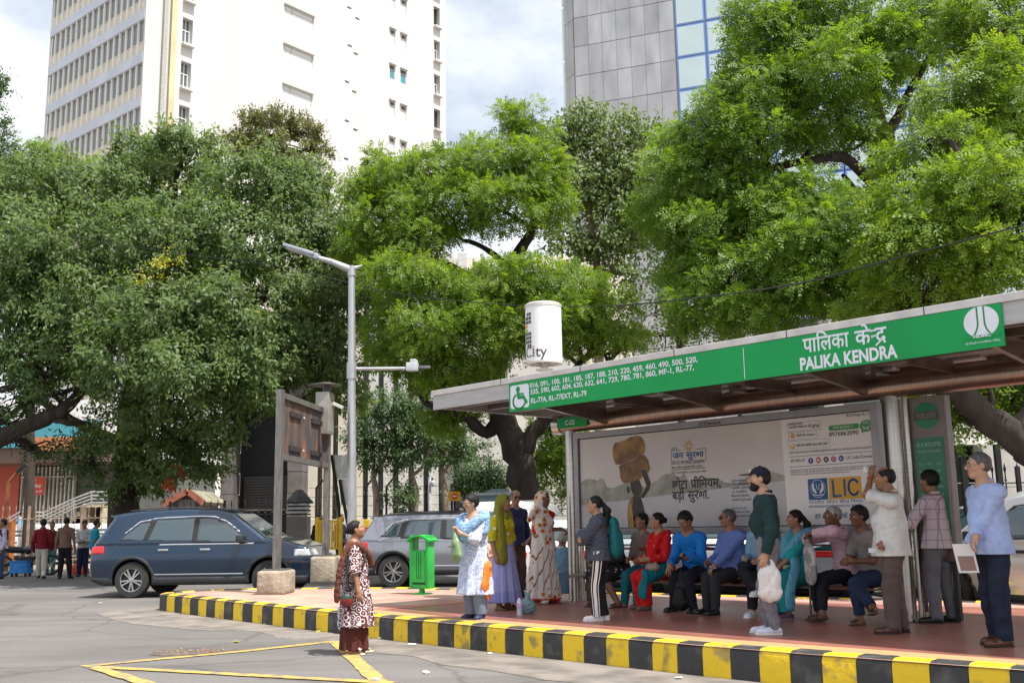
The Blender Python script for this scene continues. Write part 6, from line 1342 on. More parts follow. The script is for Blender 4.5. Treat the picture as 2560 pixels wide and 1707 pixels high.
class Sk:
    def __init__(s, H=1.65, fem=False, fat=1., pelvis=None, lean=0., side=0., twist=0., head=(0, 0, 0), feet=None, foot_yaw=(-12, 12), hands=(None, None), poles=(None, None), knee=(None, None), neck=0., low=0.):
        s.H = H; s.u = u = H/1.70; s.fem = fem; s.fat = fat
        s.P = V(0, 0, .53*H) if pelvis is None else V(*pelvis)
        R = rotm(rad(twist), -rad(lean)); s.spine = unit(R[2]+V(math.sin(rad(side)), 0, 0)); s.tr = unit(rotm(rad(twist))[0]); s.tf = unit(np.cross(s.spine, s.tr))
        s.N = s.P+s.spine*(.295*H); s.mid = s.P+s.spine*(.13*H)+s.tf*(-.012*u)
        sw = (.086 if fem else .099)*H*(1+.3*(fat-1)); s.S = [s.N+s.tr*sg*sw-s.spine*.042*H for sg in (-1, 1)]
        s.HP = [s.P+V(sg*.047*H, 0, -.015*H) for sg in (-1, 1)]
        hr = rotm(rad(head[0]), rad(head[1]), rad(head[2])); s.hr = hr
        nd = unit(s.spine*.6+V(0, 0, .4)+s.tf*(.22+neck)); s.HC = s.N+nd*(.092*H)+hr[1]*.012*u+V(0, 0, .013*H)
        th, sh = .2455*H, .242*H
        ft = feet or [(-.09, 0, 0), (.09, 0, 0)]
        s.A = [V(f[0], f[1], f[2]+.052*u) for f in ft]; s.K = [None, None]
        for i in (0, 1): s.K[i], s.A[i] = ik(s.HP[i], s.A[i], th, sh, knee[i] if knee[i] is not None else V(0, 1, 0.05))
        s.fy = [rad(a) for a in foot_yaw]; s.fp = [0., 0.]
        ua, fa = .170*H, .148*H; s.E = [0, 0]; s.Wr = [0, 0]
        for i, sg in ((0, -1), (1, 1)):
            t = s.S[i]+V(sg*.085*u, .05*u, -.305*H) if hands[i] is None else V(*hands[i])
            s.E[i], s.Wr[i] = ik(s.S[i], t, ua, fa, poles[i] if poles[i] is not None else V(sg*.35, -1, -.15))
def torso(v, s, e=0., arms=True, belly=0., k=.05, to=None, arm_to=(1., 1.)):
    u, f = s.u, s.fat; tf = s.tf
    v.cap(s.P+V(0, 0, -.01), s.mid, .138*u*f**.6+e, .128*u*f+e, k, (tf, .74+.10*(f-1)))
    v.cap(s.mid, s.N-s.spine*.10*u, .128*u*f+e, (.135 if s.fem else .150)*u*f**.5+e, k, (tf, .72))
    v.cap(s.S[0]*.8+s.N*.2-s.spine*.015, s.S[1]*.8+s.N*.2-s.spine*.015, .050*u+e, None, .06)
    v.cap(s.N-s.spine*.05*u, s.N+s.spine*.005, .085*u+e*.6, .058*u+e*.6, .05)
    if belly: v.ell(s.mid+tf*.055*u+s.spine*.0, (.12*u*f+e, .085*u+belly+e, .13*u+e), None, .06)
    if s.fem:
        for i in (0, 1): v.ell(s.N-s.spine*.165*u+s.tr*(.068*u*(-1, 1)[i])+tf*.075*u, (.062*u*f+e, .062*u*f+e, .066*u*f+e), None, .05)
    if arms:
        for i in (0, 1):
            if arm_to[i] <= 0: continue
            v.cap(s.S[i], s.E[i], (.048 if not s.fem else .044)*u*f**.4+e, .039*u*f**.3+e*1.05, .04)
            if arm_to[i] > .5: v.cap(s.E[i], s.Wr[i], .039*u*f**.3+e*1.05, .028*u+e*1.25, .03)
def legs(v, s, e=0., k=.04, hem=0.):
    u, f = s.u, s.fat
    v.cap(s.P+V(0, 0, .02*u), s.P-V(0, 0, .03*u), .132*u*f**.5+e, .135*u*f**.5+e, k, (V(0, 1, 0), .78))
    for i in (0, 1):
        v.cap(s.HP[i], s.K[i], .083*u*f**.5+e, .060*u+e, k); v.cap(s.K[i], s.A[i], .060*u+e, .040*u+e+hem, .03)
        kn = s.K[i]; v.cap(kn+(s.A[i]-kn)*.2-unit(np.cross(np.cross(s.A[i]-kn, V(0, 1, 0)), s.A[i]-kn))*0, kn+(s.A[i]-kn)*.45, .056*u+e, .05*u+e, .03)
def hand(v, W_, d, pn, sg, u, curl=.5, spread=.0, thumb=.0):
    d = unit(d); pn = unit(pn-d*(pn @ d)); lat = np.cross(d, pn)*sg; q = .92*u
    v.cap(W_-d*.02*q, W_+d*.018*q, .027*q, .028*q, .02, (pn, .8))
    for o in (-.026, -.009, .009, .026): v.cap(W_+d*.015*q+lat*o*.7*q, W_+d*.082*q+lat*o*q, .016*q, .0135*q, .018, (pn, .85))
    for j, (o, l_) in enumerate(((.028, .95), (.0095, 1.06), (-.0095, .98), (-.027, .78))):
        p = W_+d*.084*q+lat*o*q; ang = 0.; fd = unit(d+lat*spread*(o/.03)); r0 = .0098*q
        for seg, sl_ in enumerate((.042, .028, .022)):
            ang += curl*(.75, 1.0, .7)[seg]*(1+.12*j); dd = fd*math.cos(ang)+pn*math.sin(ang); e_ = p+dd*sl_*l_*q; v.cap(p, e_, r0, r0*.92, .006); r0 *= .92; p = e_
    p = W_+d*.022*q+lat*.026*q; dd = unit(d*.72+lat*.62+pn*(.25+thumb)); m_ = p+dd*.042*q; v.cap(p, m_, .0145*q, .0115*q, .014); dd = unit(d*.9+lat*(.15-thumb*.3)+pn*(.35+thumb)); v.cap(m_, m_+dd*.032*q, .011*q, .009*q, .006)
def headform(v, s, age=0., op=1):
    c, R, u = s.HC, s.hr, s.u*(.965 if s.fem else 1.0); r, f, up = R
    pt = lambda x, y, z: c+(r*x+f*y+up*z)*u
    v.cap(s.N-s.spine*.02, pt(0, -.018, -.055), .057*u*(1+.12*(s.fat-1)), .052*u, .04)
    v.ell(pt(0, -.012, .032), V(.075, .094, .084)*u, R, .03)
    v.ell(pt(0, .022, -.042), V(.060, .068, .075)*u*V(1+.2*(s.fat-1), 1, 1), R, .035)
    v.ell(pt(0, .062, -.092), V(.030, .028, .024)*u, R, .025)
    v.cap(pt(-.036, .078, .028), pt(.036, .078, .028), .014*u, None, .02)
    for g in (-1, 1):
        v.ell(pt(g*.040, .060, -.022), V(.026, .024, .022)*u, R, .02); v.ell(pt(g*.077, -.006, -.004), V(.011, .022, .033)*u, R, .008)
        v.ell(pt(g*.032, .094, .006), V(.016, .014, .011)*u, R, .012, 'd')
    v.cap(pt(0, .088, .018), pt(0, .112, -.020), .009*u, .0145*u, .010); v.cap(pt(-.012, .096, -.027), pt(.012, .096, -.027), .010*u, None, .008)
    v.cap(pt(-.019, .086, -.056), pt(.019, .086, -.056), .0085*u, None, .008); v.cap(pt(-.016, .085, -.068), pt(.016, .085, -.068), .009*u, None, .008)
    return pt
def grid_for(pts, pad, h):
    P = np.array(pts); return Vox(P.min(0)-pad, P.max(0)+pad, h)
def pmesh(name, vf, mats, parent=None, mi=None, xf=None):
    v, f = vf
    if not isinstance(f, np.ndarray): f = np.array(f)
    o = rawmesh(name, v, f, mats, mi, True, None, V(0, 0, 0))
    if parent is not None: o.parent = parent
    elif xf is not None: o.location = xf[0]; o.rotation_euler = (0, 0, xf[1]); bpy_mw(o)
    return o
HB = .0085
SKIN = {}
def skinmat(tone):
    if tone not in SKIN:
        c = {'dark': (.175, .083, .048), 'brown': (.29, .145, .085), 'tan': (.38, .21, .13), 'fair': (.46, .27, .18)}[tone]
        m = pm('skin_'+tone, c, .48, var=.12, scale=14, spec=.4); b = m.node_tree.nodes['Principled BSDF']; b.inputs['Subsurface Weight'].default_value = .12; b.inputs['Subsurface Radius'].default_value = (.02, .008, .004)
        SKIN[tone] = (m, pm('lip_'+tone, (c[0]*.85, c[1]*.55, c[2]*.6), .45, var=.05))
    return SKIN[tone]
M_HAIR = pm('black_hair', (.009, .008, .007), .55, var=.3, scale=30, stretch=(4, 4, 1), spec=.3, bump=.35, bscale=60)
M_GREY = pm('grey_hair', (.34, .33, .32), .6, var=.35, scale=30, bump=.3, bscale=60); M_SALT = pm('greying_hair', (.085, .082, .08), .55, var=.4, scale=40, bump=.3, bscale=60)
M_EYE = pm('eye_white', (.62, .58, .54), .3, var=.02); M_IRIS = pm('eye_dark', (.012, .009, .007), .2, var=0)
def fab(name, col, rough=.85, **kw):
    if name in bpy.data.materials: return bpy.data.materials[name]
    kw.setdefault('var', .12); kw.setdefault('scale', 9); kw.setdefault('bump', .5); kw.setdefault('bscale', 20); kw.setdefault('spec', .25)
    return pm(name, col, rough, **kw)
def person(label, pos, phi, sk, skin='brown', hair='short', hcol=None, beard=False, hands=None, glasses=None, group=None, parts_out=None, fine=True, eyes=True, brow=True, h=None, bald=False, feet_bare=False):
    xf = (V(*pos), -rad(phi)); s = sk; hh = h or HB
    pts = [s.HC, s.N, s.P]+s.S+s.E+s.Wr+s.K+s.A
    v = grid_for(pts, .19, hh)
    torso(v, s); legs(v, s); pt = headform(v, s)
    hd = hands or [{}, {}]
    for i, g in ((0, -1), (1, 1)):
        q = hd[i] or {}; d = q.get('d'); d = unit(s.Wr[i]-s.E[i]) if d is None else V(*d); pn = V(*q['p']) if 'p' in q else V(-g, 0, 0)
        hand(v, s.Wr[i], d, pn, q.get('side', g), s.u, q.get('c', .42), q.get('sp', .1), q.get('t', 0.))
        a = s.A[i]; fy = s.fy[i]; fd = V(math.sin(fy), math.cos(fy), 0)
        if feet_bare or True:
            v.cap(a-fd*.03+V(0, 0, -.025), a+fd*.15*s.u+V(0, 0, -.033), .032*s.u, .02*s.u, .03); v.cap(a, a+fd*.06+V(0, 0, -.02), .036*s.u, .03*s.u, .03)
    vv, ff = v.mesh(); m = skinmat(skin)
    fc = vv[ff].mean(1); lx = (fc-s.HC) @ s.hr[0]/s.u; ly_ = (fc-s.HC) @ s.hr[1]/s.u; lz = (fc-s.HC) @ s.hr[2]/s.u
    mi = ((np.abs(lx) < .024) & (ly_ > .08) & (lz < -.05) & (lz > -.076)).astype(int)
    body = pmesh('person', (vv, ff), list(m), None, mi, xf); tag(body, label, 'person', group)
    u = s.u; r, f, up = s.hr
    if eyes:
        for g in (-1, 1):
            q = Vox(pt(g*.032, .083, .006)-.02, pt(g*.032, .083, .006)+.02, .0022); q.ell(pt(g*.032, .078, .006), V(.0145, .0125, .0085)*u, s.hr, 0)
            ve, fe = q.mesh(); c_ = ve[fe].mean(1); mi = ((((c_-pt(g*.032, .078, .006)) @ s.hr[0])**2) < (.0062*u)**2).astype(int); pmesh('eye', (ve, fe), [M_EYE, M_IRIS], body, mi)
    if brow:
        for g in (-1, 1):
            q = grid_for([pt(g*.018, .0945, .030), pt(g*.048, .080, .033)], .02, .004); q.cap(pt(g*.018, .0945, .030), pt(g*.048, .080, .033), .0055*u, .0035*u, .0)
            pmesh('eyebrow', q.mesh(), M_HAIR if hcol is not M_GREY else M_SALT, body)
    if hair:
        q = grid_for([pt(-.1, -.13, -.12), pt(.1, .12, .14), pt(-.1, -.12, .14), pt(.1, .1, -.1)], .05, .0075); hm = hcol or M_HAIR
        e = {'short': .010, 'crop': .006, 'thick': .02, 'bun': .012, 'pony': .012, 'long': .013, 'low': .010, 'bob': .018}.get(hair, .01)
        q.ell(pt(0, -.016, .034), V(.075+e, .094+e, .085+e)*u, s.hr, .02)
        if hair in ('short', 'thick', 'crop', 'bob'): q.ell(pt(0, -.042, -.002), V(.070+e, .064+e, .062)*u, s.hr, .02)
        q.cut(pt(0, .058 if hair not in ('bob',) else .05, .062), f*1.0-up*.62)
        q.ell(pt(0, .085, -.035), V(.088, .085, .105)*u, s.hr, .01, 'd')
        q.cut(pt(0, -.03, -.062 if hair != 'bob' else -.09), -up-f*.1)
        for g in (-1, 1): q.ell(pt(g*.09, .012, -.01), V(.022, .022, .04)*u, s.hr, .01, 'd')
        if bald: q.ell(pt(0, .005, .125), V(.066, .105, .075)*u, s.hr, .02, 'd'); q.cut(pt(0, .0, .10), up+f*.35)
        if hair == 'bun': q.ell(pt(0, -.125, .02), V(.045, .042, .042)*u, s.hr, .01)
        if hair == 'low': q.ell(pt(0, -.115, -.035), V(.038, .034, .038)*u, s.hr, .01)
        if hair == 'pony': q.ell(pt(0, -.105, .03), V(.03, .03, .03)*u, s.hr, .01)
        q.folds(.004, (60, 60, 40), 5); pmesh('hair', q.mesh(), hm, body)
        if hair in ('pony', 'braid_low', 'long'):
            b = pt(0, -.12, .02); q2 = grid_for([b, b+V(0, -.05, -.4), b+V(0, 0, .05)], .09, .008)
            L_ = .34 if hair == 'pony' else .24; bk = -s.tf
            q2.cap(b, b+bk*.05+V(0, 0, -.08), .028, .04, .02); q2.cap(b+bk*.05+V(0, 0, -.08), b+bk*.035+V(.01, 0, -.22), .042, .036, .03); q2.cap(b+bk*.035+V(.01, 0, -.22), b+bk*.02+V(.02, 0, -L_), .036, .012, .03); q2.folds(.008, (70, 70, 14), 8); pmesh('ponytail', q2.mesh(), hm, body)
    if beard:
        q = grid_for([pt(-.08, 0, -.13), pt(.08, .13, .0)], .03, .006); q.ell(pt(0, .026, -.052), V(.066, .072, .078)*u, s.hr, .02); q.ell(pt(0, .066, -.098), V(.036, .036, .032)*u, s.hr, .03)
        q.cut(pt(0, .07, -.040), up*.9-f*.55); q.cut(pt(0, -.0, 0), -f); q.ell(pt(0, .108, -.060), V(.028, .026, .014)*u, s.hr, .004, 'd'); q.folds(.003, (90, 90, 60), 4); pmesh('beard', q.mesh(), hcol or M_HAIR, body)
    if beard == 'moustache': pass
    if glasses:
        gm = {'clear': pm('glass_rim', (.25, .22, .2), .3, .5) if 'glass_rim' not in bpy.data.materials else bpy.data.materials['glass_rim'], 'sun': M_BLACK}[glasses]
        q = MB()
        for g in (-1, 1):
            c_ = pt(g*.034, .104, .004); ring = [c_+(r*.024*math.cos(t)+up*.019*math.sin(t))*u for t in np.linspace(0, 2*math.pi, 15)]
            if glasses == 'sun': q.prism([(.026*u*math.cos(t), .021*u*math.sin(t)) for t in np.linspace(0, 2*math.pi, 14, endpoint=False)], c_, (r, up, f), .004)
            else: q.tube(ring, .0022, 5)
            q.tube([pt(g*.058, .100, .008), pt(g*.078, .03, .012), pt(g*.080, -.012, .006)], .0022, 5)
        q.tube([pt(-.011, .106, .008), pt(.011, .106, .008)], .0022, 5); o = q.build('spectacles', [gm]); o.data.transform(Matrix.Translation(o.location)); o.location = (0, 0, 0); o.parent = body
    body['_'] = 0; del body['_']
    return body, s, xf, pt
def sleeves_cut(v, s, frac, i):
    p = s.S[i]+(s.E[i]-s.S[i])*frac if frac <= 1 else s.E[i]+(s.Wr[i]-s.E[i])*(frac-1); n = unit(s.E[i]-s.S[i]) if frac <= 1 else unit(s.Wr[i]-s.E[i]); return p, n
def shirt(body, s, mat_, hem=None, sleeves=(1.97, 1.97), e=.013, name='shirt', belly=0., collar=True, cmat=None, seed=1, amp=.007, open_=False, flare=.032, h=HB, loose=.005, neck_cut=.0):
    zh = hem if hem is not None else s.P[2]-.03
    pts = [s.N, s.P, s.mid]+s.S+s.E+s.Wr; v = grid_for(pts+[V(s.P[0], s.P[1], zh)], .2, h)
    torso(v, s, e, arms=False, belly=belly)
    if zh < s.P[2]-.02:
        b = s.P; w_ = .142*s.u*s.fat**.6+e+flare; v.loft([(zh-.02, b[0], b[1]+belly*.4, w_, w_*.82+belly*.3), (s.mid[2], s.mid[0], s.mid[1]+belly*.3, .13*s.u*s.fat+e, .098*s.u*s.fat+e+belly*.4)], .04, .012, 9, seed)
    v.folds(amp, (36, 36, 50), seed)
    v.cut(V(0, 0, zh), V(0, 0, -1) if abs(s.spine[2]) > .6 else -s.spine); v.cut(s.N+s.spine*(.012-neck_cut), s.spine)
    p = s.N+s.spine*.02+s.tf*(.07+neck_cut); v.ell(p, V(.052, .055, .05+neck_cut)*s.u, None, .01, 'd')
    for i in (0, 1):
        if not sleeves[i]: continue
        u, f = s.u, s.fat; tmp = v.blank()
        tmp.cap(s.S[i]+(s.N-s.S[i])*.25, s.S[i], .048*u+e, .050*u+e, .03); tmp.cap(s.S[i], s.E[i], (.049 if not s.fem else .045)*u*f**.4+e, .041*u*f**.3+e+loose, .03)
        if sleeves[i] > 1: tmp.cap(s.E[i], s.Wr[i], .041*u*f**.3+e+loose, .031*u+e+loose, .03)
        tmp.folds(amp, (45, 45, 60), seed+3*i); p, n = sleeves_cut(v, s, sleeves[i], i); tmp.cut(p, n)
        k = .014; q = np.maximum(k-np.abs(v.d-tmp.d), 0)/k; v.d = np.minimum(v.d, tmp.d)-q*q*k*.25
    o = pmesh(name, v.mesh(), mat_, body)
    if collar:
        q = grid_for([s.N-.1, s.N+.12], .08, .006); c_ = s.N+s.spine*.030-s.tf*.004
        for t in range(26):
            if t in (0, 1, 24, 25, 12): pass
            a0, a1 = [math.pi*(.62+t_*1.76/25) for t_ in (t-.1, t+1.1)]
            A = [c_+s.tr*(.064*math.cos(a))*s.u+s.tf*(.060*math.sin(a))*s.u+s.spine*(-.012*math.sin(a)) for a in (a0, a1)]; q.cap(A[0], A[1], .019*s.u, None, .004)
        for g in (-1, 1): q.cap(c_+s.tr*g*.028+s.tf*.062-s.spine*.006, c_+s.tr*g*.045+s.tf*.078-s.spine*.06, .014, .009, .008)
        pmesh('collar', q.mesh(), cmat or mat_, body)
    return o
def trousers(body, s, mat_, e=.016, hem=.0, top=None, name='trousers', amp=.006, seed=2, cut_z=.045, h=HB, wide=0.):
    top = top if top is not None else (.03 if s.P[2] > .5*s.H else .14)
    v = grid_for([s.P+V(0, 0, top+.02)]+s.K+s.A+s.HP, .17, h); legs(v, s, e, .04, hem)
    if wide:
        for i in (0, 1): v.cap(s.HP[i], s.K[i], .09*s.u+e+wide*.6, .07*s.u+e+wide, .03); v.cap(s.K[i], s.A[i], .07*s.u+e+wide, .055*s.u+e+wide, .03)
    v.cap(s.P, s.P+s.spine*top, .136*s.u*s.fat**.6+e*.8, .13*s.u*s.fat+e*.4, .03, (s.tf, .76)); v.folds(amp, (30, 30, 24), seed); v.cut(s.P+s.spine*top, s.spine)
    for i in (0, 1):
        d = unit(s.A[i]-s.K[i]); p = s.A[i]-d*(cut_z-.045); near = np.linalg
        X, Y, Z = v.xyz(); dd = ((X-p[0])*d[0]+(Y-p[1])*d[1]+(Z-p[2])*d[2]); m = ((X-p[0])**2+(Y-p[1])**2+(Z-p[2])**2) < .18**2
        other = s.A[1-i]; mm = ((X-other[0])**2+(Y-other[1])**2+(Z-other[2])**2) > ((X-p[0])**2+(Y-p[1])**2+(Z-p[2])**2)
        v.d = np.where(m & mm, np.maximum(v.d, dd), v.d).astype(np.float32)
    return pmesh(name, v.mesh(), mat_, body)
def shoes(body, s, mat_, sole=None, kind='shoe', bare=None):
    for i in (0, 1):
        a = s.A[i]; fy = s.fy[i]; fd = V(math.sin(fy)*math.cos(s.fp[i]), math.cos(fy)*math.cos(s.fp[i]), math.sin(s.fp[i])); u = s.u; sd = unit(np.cross(fd, V(0, 0, 1))); up = np.cross(sd, fd)
        b = a-up*.052*u
        q = grid_for([b-fd*.09, b+fd*.22, a], .08, .006)
        if kind in ('shoe', 'sneaker'):
            q.cap(b-fd*.035+up*.04, b+fd*.14*u+up*.032, .042*u, .040*u, .03, (up, .9)); q.cap(a-fd*.005, a+fd*.05-up*.012, .045*u, .038*u, .03); q.ell(b+fd*.135*u+up*.03, (.045*u, .062*u, .03*u), np.stack([sd, fd, up]), .02)
            q.cut(b+up*.012, -up); q.cut(a+up*.035, up)
            pmesh('shoe', q.mesh(), mat_, body)
            w_ = grid_for([b-fd*.1, b+fd*.24, b+up*.04], .05, .006); t_ = .024 if kind == 'sneaker' else .016
            w_.cap(b-fd*.035+up*.012, b+fd*.155*u+up*.012, .046*u, .047*u, .02, (up, .6)); w_.cut(b+up*t_, up); w_.cut(b, -up); pmesh('sole', w_.mesh(), sole or M_BLACK, body)
        else:
            q.cap(b-fd*.035+up*.008, b+fd*.15*u+up*.008, .042*u, .046*u, .02, (up, .35)); q.cut(b, -up)
            q.cap(b+fd*.13*u+up*.04-sd*.035, b+fd*.09*u+up*.058, .010, .012, .01); q.cap(b+fd*.13*u+up*.04+sd*.035, b+fd*.09*u+up*.058, .010, .012, .01); pmesh('sandal', q.mesh(), mat_, body)
def skirt(body, s, mat_, z0, z1, hem, top, name='skirt', pleat=.03, npl=16, seed=1, cx=0., cy=0., tw=0., h=HB, amp=.004, mid=None):
    rings = [(z0, s.P[0]+cx, s.P[1]+cy, hem[0], hem[1])]+([mid] if mid else [])+[(z1, s.P[0], s.P[1], top[0], top[1])]
    m = max(hem[0], hem[1])+.08; v = Vox((s.P[0]-m-abs(cx), s.P[1]-m-abs(cy), z0-.03), (s.P[0]+m+abs(cx), s.P[1]+m+abs(cy), z1+.03), h); v.loft(rings, 0, pleat, npl, seed, 'u', tw); v.folds(amp, (18, 18, 20), seed); v.cut(V(0, 0, z0+.004), V(0, 0, -1)); v.cut(V(0, 0, z1-.004), V(0, 0, 1)); return pmesh(name, v.mesh(), mat_, body)
def drape(body, chains, mat_, name='dupatta', h=.0075, seed=3, amp=.008, f=(70, 70, 70), flat=None):
    allp = [p for c in chains for p in c[0]]; v = grid_for(allp, .13, h)
    for c in chains:
        P = smooth_path(c[0], 4); n = len(P)
        for i in range(n-1):
            r0 = c[1]+(c[2]-c[1])*i/(n-1); r1 = c[1]+(c[2]-c[1])*(i+1)/(n-1); v.cap(P[i], P[i+1], r0, r1, .02, (unit(c[3]), c[4]) if len(c) > 3 else None)
    v.folds(amp, f, seed); return pmesh(name, v.mesh(), mat_, body)
def loose_thing(name, vf, mats, xf, label, cat, mi=None, group=None):
    o = pmesh(name, vf, mats, None, mi, xf); return tag(o, label, cat, group)
def pat(name, kind, cols, scale=10., rough=.85):
    if name in bpy.data.materials: return bpy.data.materials[name]
    m, n, l, b = newmat(name); b.inputs['Roughness'].default_value = rough; b.inputs['Specular IOR Level'].default_value = .25
    t = n.new('ShaderNodeTexCoord'); src = t.outputs['Object']
    def ramp(fac, stops, const=True):
        r = n.new('ShaderNodeValToRGB'); r.color_ramp.interpolation = 'CONSTANT' if const else 'LINEAR'
        e = r.color_ramp.elements; e[0].position = stops[0][0]; e[0].color = rgb(stops[0][1]); e[1].position = stops[1][0]; e[1].color = rgb(stops[1][1])
        for p, c in stops[2:]: k = e.new(p); k.color = rgb(c)
        l.new(fac, r.inputs[0]); return r.outputs[0]
    def vor(sc_, rnd=1., feat='F1'):
        v = n.new('ShaderNodeTexVoronoi'); v.feature = feat; v.inputs['Scale'].default_value = sc_; v.inputs['Randomness'].default_value = rnd; l.new(src, v.inputs['Vector']); return v.outputs['Distance']
    def mth(op, a, bb):
        q = n.new('ShaderNodeMath'); q.operation = op
        for i, x in enumerate((a, bb)):
            if isinstance(x, (int, float)): q.inputs[i].default_value = x
            else: l.new(x, q.inputs[i])
        return q.outputs[0]
    def mixc(fac, a, bb):
        q = n.new('ShaderNodeMixRGB'); l.new(fac, q.inputs[0])
        for i, x in ((1, a), (2, bb)):
            if isinstance(x, tuple): q.inputs[i].default_value = rgb(x)
            else: l.new(x, q.inputs[i])
        return q.outputs[0]
    if kind == 'dots': out = ramp(vor(scale, .35), [(0, cols[1]), (.30, cols[0])])
    elif kind == 'rings': out = ramp(mth('SINE', mth('MULTIPLY', vor(scale, .8), 17.), 0), [(0, cols[0]), (.40, cols[1])])
    elif kind == 'floral':
        a = ramp(vor(scale), [(0, cols[1]), (.22, cols[0]), (.55, cols[2])]); z = n.new('ShaderNodeTexNoise'); z.inputs['Scale'].default_value = scale*2.2; l.new(src, z.inputs['Vector']); out = mixc(ramp(z.outputs[0], [(0, (0, 0, 0)), (.55, (1, 1, 1))]), a, cols[0])
    elif kind == 'sprig': out = ramp(vor(scale, .75), [(0, cols[1]), (.10, cols[2] if len(cols) > 2 else cols[1]), (.2, cols[0])])
    elif kind == 'flowers': out = ramp(mth('ADD', vor(scale, .5), mth('MULTIPLY', vor(scale*5, 1.), .16)), [(0, cols[0]), (.12, cols[1]), (.27, cols[0])])
    elif kind == 'check':
        s_ = n.new('ShaderNodeSeparateXYZ'); l.new(src, s_.inputs[0]); fr = lambda o, k: mth('FRACT', mth('MULTIPLY', s_.outputs[o], k), 0)
        a = mth('MAXIMUM', mth('LESS_THAN', fr('X', scale), .09), mth('MAXIMUM', mth('LESS_THAN', fr('Y', scale), .09), mth('LESS_THAN', fr('Z', scale), .08))); out = mixc(a, cols[0], cols[1])
    elif kind == 'sari':
        s_ = n.new('ShaderNodeSeparateXYZ'); l.new(src, s_.inputs[0])
        st = mth('LESS_THAN', mth('FRACT', mth('MULTIPLY', mth('ADD', mth('ADD', s_.outputs['X'], mth('MULTIPLY', s_.outputs['Z'], .42)), mth('MULTIPLY', s_.outputs['Y'], .5)), 10.5), 0), .14)
        a = mixc(st, cols[0], cols[1]); out = mixc(ramp(vor(11, .6), [(0, (1, 1, 1)), (.16, (0, 0, 0))]), a, cols[2])
    elif kind == 'paisley':
        a = ramp(vor(scale, .7), [(0, cols[1]), (.20, cols[2]), (.36, cols[0]), (.44, cols[2]), (.47, cols[0])]); out = a
    elif kind == 'wash':
        z = n.new('ShaderNodeTexNoise'); z.inputs['Scale'].default_value = scale; z.inputs['Detail'].default_value = 6; q = n.new('ShaderNodeMapping'); q.inputs['Scale'].default_value = (1, 1, 3.2); q.inputs['Rotation'].default_value = (.6, .5, 0); l.new(src, q.inputs[0]); l.new(q.outputs[0], z.inputs['Vector']); out = ramp(z.outputs[0], [(.36, cols[0]), (.62, cols[1])], False)
    elif kind == 'hstripe':
        s_ = n.new('ShaderNodeSeparateXYZ'); l.new(src, s_.inputs[0]); out = mixc(mth('LESS_THAN', mth('FRACT', mth('MULTIPLY', s_.outputs['Z'], scale), 0), .3), cols[0], cols[1])
    l.new(out, b.inputs['Base Color']); return m
G_STOP = 'people waiting at the bus stop'; G_BENCH = 'people sitting on the bench'; G_FAR = 'men standing by the road at the far left'
def loc_of(pos, phi, p):
    d = np.asarray(p)-np.asarray(pos); a = rad(phi); r = V(math.cos(a), -math.sin(a), 0); f = V(math.sin(a), math.cos(a), 0); return V(d @ r, d @ f, d[2])
def hp(pos, phi, px, py, dy=0.): return loc_of(pos, phi, at(px, py, pos[1]+dy))
M_SOLEW = pm('white_sole', (.72, .72, .72), .6); M_SANDAL = pm('dark_sandal', (.05, .03, .022), .6); M_BSHOE = pm('black_leather', (.012, .012, .013), .32); M_BRSHOE = pm('brown_leather', (.085, .03, .02), .35)
pos = gnd(885, 1634, ROAD); ph = 80
M_BRN = pat('brown_white_print', 'rings', [(.105, .035, .028), (.64, .56, .60)], 15); M_BRF = pat('brown_flower_cloth', 'flowers', [(.085, .022, .018), (.68, .62, .62)], 7.)
sk = Sk(1.49, True, 1.28, lean=-3, head=(4, 15, 0), hands=(hp(pos, ph, 862, 1520, .1), hp(pos, ph, 897, 1488, -.26)), poles=((-.3, -1, 0), (.25, -1, -.1)), feet=[(-.1, .06, 0), (.09, -.04, 0)])
b, s, xf, pt = person('woman in a brown and white printed kurta standing on the road, looking up', pos, ph, sk, 'brown', 'bun', hands=[None, {'c': .35, 'p': (-1, .2, 0)}], group=G_STOP)
shirt(b, s, M_BRN, hem=.50, sleeves=(1.15, 1.15), e=.022, name='kurta', collar=False, belly=.04, neck_cut=.03, seed=4)
skirt(b, s, M_BRN, .30, .82, (.235, .20), (.20, .165), 'kurta_skirt', .055, 9, 2, cy=.03, amp=.008)
skirt(b, s, M_BRF, .045, .66, (.175, .16), (.17, .15), 'flowered_skirt', .075, 11, 3)
M_DUP1 = fab('brown_scarf', (.115, .04, .028))
N = s.N; drape(b, [([N+V(-.16, -.05, -.02), N+V(-.06, .10, -.06), N+V(.02, .17, -.16), N+V(.05, .20, -.23)], .026, .036), ([N+V(.15, -.06, .0), N+V(.15, .06, -.02), N+V(.10, .17, -.12), N+V(.02, .21, -.24)], .03, .036), ([N+V(.16, -.03, .0), N+V(.19, -.10, -.12), N+V(.21, -.16, -.35), N+V(.2, -.18, -.62)], .03, .03)], M_DUP1, 'scarf')
q = MB(); q.tube(smooth_path([N+V(.10, .10, .0), N+V(.165, .0, .0), N+V(.20, -.08, -.1), N+V(.22, -.06, -.42), N+V(.23, -.08, -.52)]), .013, 6); q.tube(smooth_path([N+V(.10, .10, .0), N+V(.19, .13, -.2), N+V(.235, .02, -.42), N+V(.23, -.06, -.52)]), .011, 6)
hb = grid_for([N+V(.24, -.08, -.66), N+V(.24, -.06, -.5)], .16, .008); hb.ell(N+V(.235, -.07, -.62), (.028, .075, .075), None, 0); hb.folds(.006, (40, 40, 40), 2); vv, ff = hb.mesh()
